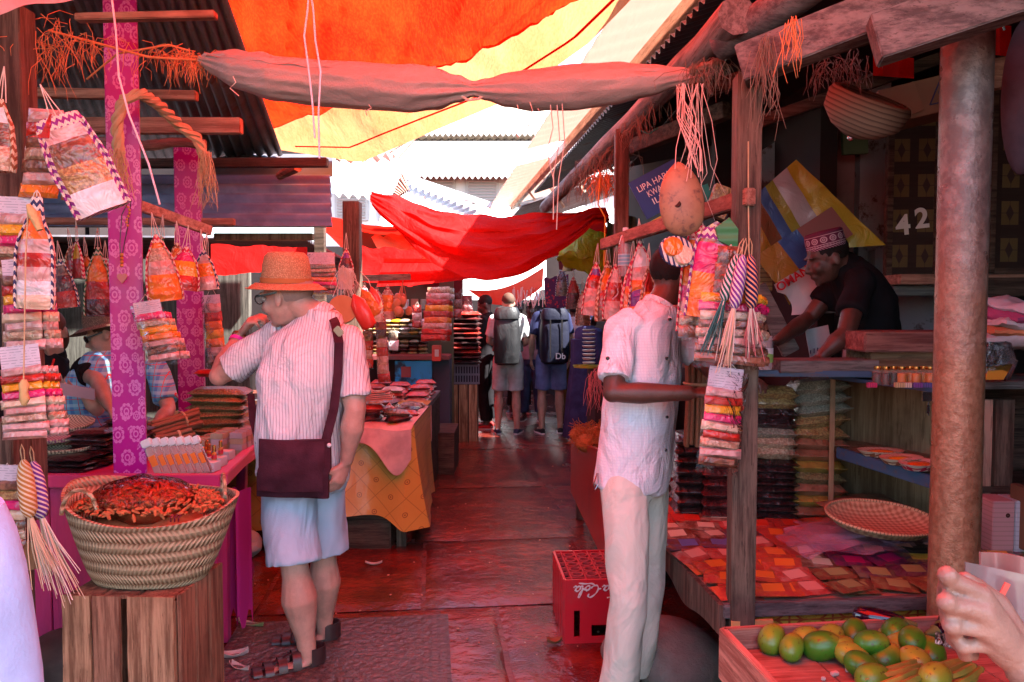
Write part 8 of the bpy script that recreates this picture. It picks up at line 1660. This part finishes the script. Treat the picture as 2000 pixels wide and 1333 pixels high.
# blue sign
bsn = thing('blue_sign', 'blue board reading LIPA HAPA KWA BEI, hung slanting under the roof', 'sign', W(1290, 370, 3.6), (0, R(-28), 0))
q = MB(); q.box((0, 0, 0), (.24, .012, .19), bev=.002); q.build('board', P('sign_blue', (.01, .03, .2), .5), bsn, local=True)
for s_, z_, dx in (('LIPA HAPA', .045, -.012), ('KWA BEI', .004, -.005), ('ILEILE', -.037, .0)): text(s_, .042, (dx, -.0072, z_), (R(90), 0, 0), M_white, parent=bsn, loc_local=True, wid=.17 if z_ > .04 else .12)
q = MB(); q.box((0, 0, -.125), (.24, .01, .03)); q.build('yellow_strip', P('sign_yellow', (.6, .42, .08), .6), bsn, local=True)
q = MB(); q.box(W(1405, 395, 3.5), (.09, .05, .14), rotm(0, 20, 0)); tag(q.build('golden_bag', WR['gold']), 'golden bag lodged behind the gourd strings', 'bag')
q = MB(); q.box(W(1382, 382, 3.55), (.03, .02, .1), rotm(0, -20, 0)); tag(q.build('teal_strip', P('teal', (.01, .2, .17), .5)), 'teal strip glimpsed between gourd and post', 'strip')
# ---- beyond the pillar ----
bc = thing('rear_shelf', 'dark shelf unit beyond the steel pillar', 'shelf', V(2.1, 3.3, 0)); z1 = W(1950, 745, 3.1).z
q = MB(); q.box(V(W(1960, 745, 3.1).x+.1, 3.25, z1-.015), (.45, .35, .03), bev=.003); q.build('shelf_board', M_oldw, bc)
for px in (1932, 1975): q = MB(); q.box(V(W(px, 800, 3.1).x, 3.15, (z1+LT)/2-.03), (.075, .03, z1-LT-.1)); q.build('upright_board', M_redwz if px < 1950 else M_oldz, bc)
q = MB(); q.box(V(W(1960, 960, 3.1).x+.1, 3.3, W(1950, 960, 3.1).z), (.45, .35, .025)); q.build('shelf_board', M_darkw, bc)
q = MB(); q.box(V(W(1960, 820, 3.1).x+.1, 3.45, (z1+LT)/2), (.5, .02, z1-LT)); q.build('back_board', M_darkw, bc)
for i, (px, cc, w_) in enumerate(((1941, (.6, .32, .32), .085), (1976, (.55, .55, .6), .05))):
    p0, p1 = W(px, 1075, 3.0), W(px, 972, 3.0); q = MB(); q.box((p0+p1)/2, (w_, .12, p1.z-p0.z), bev=.003); o = q.build('carton', P('ridged_carton_%d' % i, (lambda cc: (lambda x: x.mix((x.z*55).fr().lt(.25)*.35, cc, dk(cc, .5))))(cc), .6)); tag(o, ['pinkish white ridged carton with a round hole beyond the pillar', 'narrow bluish white ridged carton beside the pinkish one'][i], 'carton')
    if i == 0: k = MB(); k.lathe([(.001, 0), (.009, 0)], (p0+p1)/2+V(.015, -.0615, .05), 14, rotm(90)); k.build('hole', P('dark_hole', (.05, .02, .015), .9), o)
q = MB(); q.box(W(1996, 1010, 2.95), (.03, .1, .24)); tag(q.build('tan_carton', M_card), 'tan carton with a dark edge at the picture edge', 'carton')
for i, (cc, lb) in enumerate((((.62, .5, .52), 'white crumpled sheet lowest in the paper heap'), ((.75, .25, .12), 'orange sheet inside the paper heap'), ((.68, .52, .56), 'white sheet above the orange one'), ((.45, .08, .2), 'wine-pink cloth folded on the paper heap'), ((.66, .5, .56), 'pale top sheet of the paper heap'))):
    q = MB(); q.pillow((0, 0, 0), (.34-.02*i, .26, .035+.012*(i in (0, 3))), nu=16, nv=12, edge=.5); q.v = [p+V(0, 0, .02*noise.noise(p*13+V(i*5, 0, 0))+.008*noise.noise(p*40)) for p in q.v]; c9 = W(1990, 668-17*i, 3.1); q.v = [rotm(4*i-6, 3, 9*i-14)@p+c9 for p in q.v]; tag(q.build('sheet', fab('heap_sheet_%d' % i, cc, .7, .9)), lb, 'sheet')
q = MB(); q.pillow(W(1948, 705, 3.0), (.13, .05, .14), rotm(0, 0, 0)); tag(q.build('plastic_bag', M_film2), 'clear plastic bag on the shelf beyond the pillar', 'bag')
q = MB(); q.prism([W(1925, 742, 2.98), W(1960, 742, 2.98), W(1978, 712, 2.98), W(1932, 718, 2.98)], (0, .02, 0)); tag(q.build('orange_card', P('orange_card', (.7, .3, .03), .5)), 'orange-yellow card in the clear bag beyond the pillar', 'card')
# ================= floor litter =================
M_pet = P('pale_husk', (.62, .42, .38), .7); M_leaf = P('pale_green_leaf', lambda x: x.mix((x.x*14).ss(-.5, .8), (.7, .45, .4), (.3, .36, .14)), .5)
def leaf(lab, px, py, L, w, rz, m, curl=.03):
    q = MB(); q.grid(lambda u, v: V((u-.5)*L, (v-.5)*w*math.sin(math.pi*min(.98, u+.05))**.6, .006+curl*abs(u-.5)**2*2+.02*(v-.5)**2*4*w/.04), 12, 4, thick=.002); tag(q.build('fallen_husk' if m is M_pet else 'fallen_leaf', m, local=True, loc=G(px, py, .014), rot=(0, 0, R(rz))), lab, 'husk' if m is M_pet else 'leaf')
leaf('pale green curled leaf on the floor by the crate', 488, 1226, .16, .035, -22, M_leaf); leaf('pale pinkish husk on the floor by the crate, upper of two', 460, 1288, .11, .05, 25, M_pet); leaf('pale pinkish husk on the floor by the crate, lower of two', 468, 1312, .11, .035, -30, M_pet)
leaf('thin pale husk on the wet floor beyond the hatted man\'s shorts', 730, 1105, .10, .02, 5, M_pet); leaf('brown scrap on the floor in front of the red bottle crate', 1083, 1260, .07, .04, 10, P('brown_scrap', (.3, .1, .05), .7))
for i in range(90):
    px, py = rnd.uniform(450, 1180), rnd.uniform(870, 1330); p = G(px, py, .013)
    if i < 88: 
        q = MB(); s_ = rnd.uniform(.004, .011); q.ell(p+V(0, 0, s_*.4), (s_, s_*.7, s_*.4), rotm(0, 0, rnd.uniform(0, 180)), 8, 5); tag(q.build('crumb', P('floor_crumb', (.4, .22, .15), .7)), 'tiny pale crumb on the wet aisle floor', 'crumb', 'crumbs on the aisle floor')

# ================= more hanging wares down the aisle =================
far_l = [(700, 600, 6.9, 'dark red strip just beyond the dark post', ['darkred', 'red', 'brown', 'pink'], .10, .34), (718, 640, 6.6, 'short brown and red strip low beside the bottle strip', ['brown', 'red', 'pink', 'red'], .09, .3),
         (890, 560, 8.6, 'dim strip of packets hung over the tall dark pile', ['darkred', 'brown', 'red'], .14, .3), (912, 572, 9.0, 'narrow dim strip beside the far bright gap', ['darkred', 'darkred', 'brown'], .12, .3),
         (815, 590, 7.9, 'thin red packet strip over the lower shelf', ['red', 'pink', 'red'], .09, .22), (768, 640, 7.7, 'small grey packet strip hung at the lower shelf', ['greyseed', 'white'], .10, .18)]
for (px, py, Y, lb, cs, w_, h_) in far_l: strip(lb, W(px, py, Y), w_, h_, cs, (0, rnd.uniform(-5, 5), rnd.uniform(-15, 15)), header=False, strlen=.04)
for (px, py, Y, lb, cs, wv_, w_, h_) in ((1120, 520, 7.2, 'dim red pouch under the crumpled yellow bag', ['red', 'darkred'], 'red', .14, .3), (1138, 545, 6.6, 'dim pink pouch just beyond the farthest board pouch', ['pink', 'brown'], 'brown', .13, .3), (1098, 505, 8.2, 'small dark pouch near the far bright gap on the vendors\' side', ['darkred', 'brown'], 'navy', .14, .3),
):
    pouch(lb, W(px, py, Y), w_, h_, cs, wv_, (0, 0, rnd.uniform(-20, 20)))
cl('patterned_cloth', W(1062, 545, 9.3), W(1110, 535, 9.1), W(1112, 600, 9.1), W(1066, 606, 9.3), 'dark patterned cloth hanging behind the navy backpack man', P('dark_print', lambda x: x.mix(x.vor(26).lt(.35), (.05, .02, .06), (.25, .03, .05)), .8), .03)
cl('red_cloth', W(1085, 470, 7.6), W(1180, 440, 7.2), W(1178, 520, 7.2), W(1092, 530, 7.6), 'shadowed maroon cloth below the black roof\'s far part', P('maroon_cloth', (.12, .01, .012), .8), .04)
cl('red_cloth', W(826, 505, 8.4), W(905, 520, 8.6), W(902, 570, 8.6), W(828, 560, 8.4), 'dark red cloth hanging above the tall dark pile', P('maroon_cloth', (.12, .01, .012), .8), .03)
tl_ = thing('hanging_lamp', 'small unlit cream shade hanging beside the maroon cloth', 'lamp', W(1108, 520, 7.5)); k = MB(); k.lathe([(.03, .09), (.05, 0), (.048, 0)], W(1108, 530, 7.5), 16); k.build('shade', P('cream_shade', (.5, .3, .12), .6), tl_); k = MB(); k.tube([W(1108, 505, 7.5), W(1108, 460, 7.5)], .004, 5); k.build('cord', M_blk, tl_)
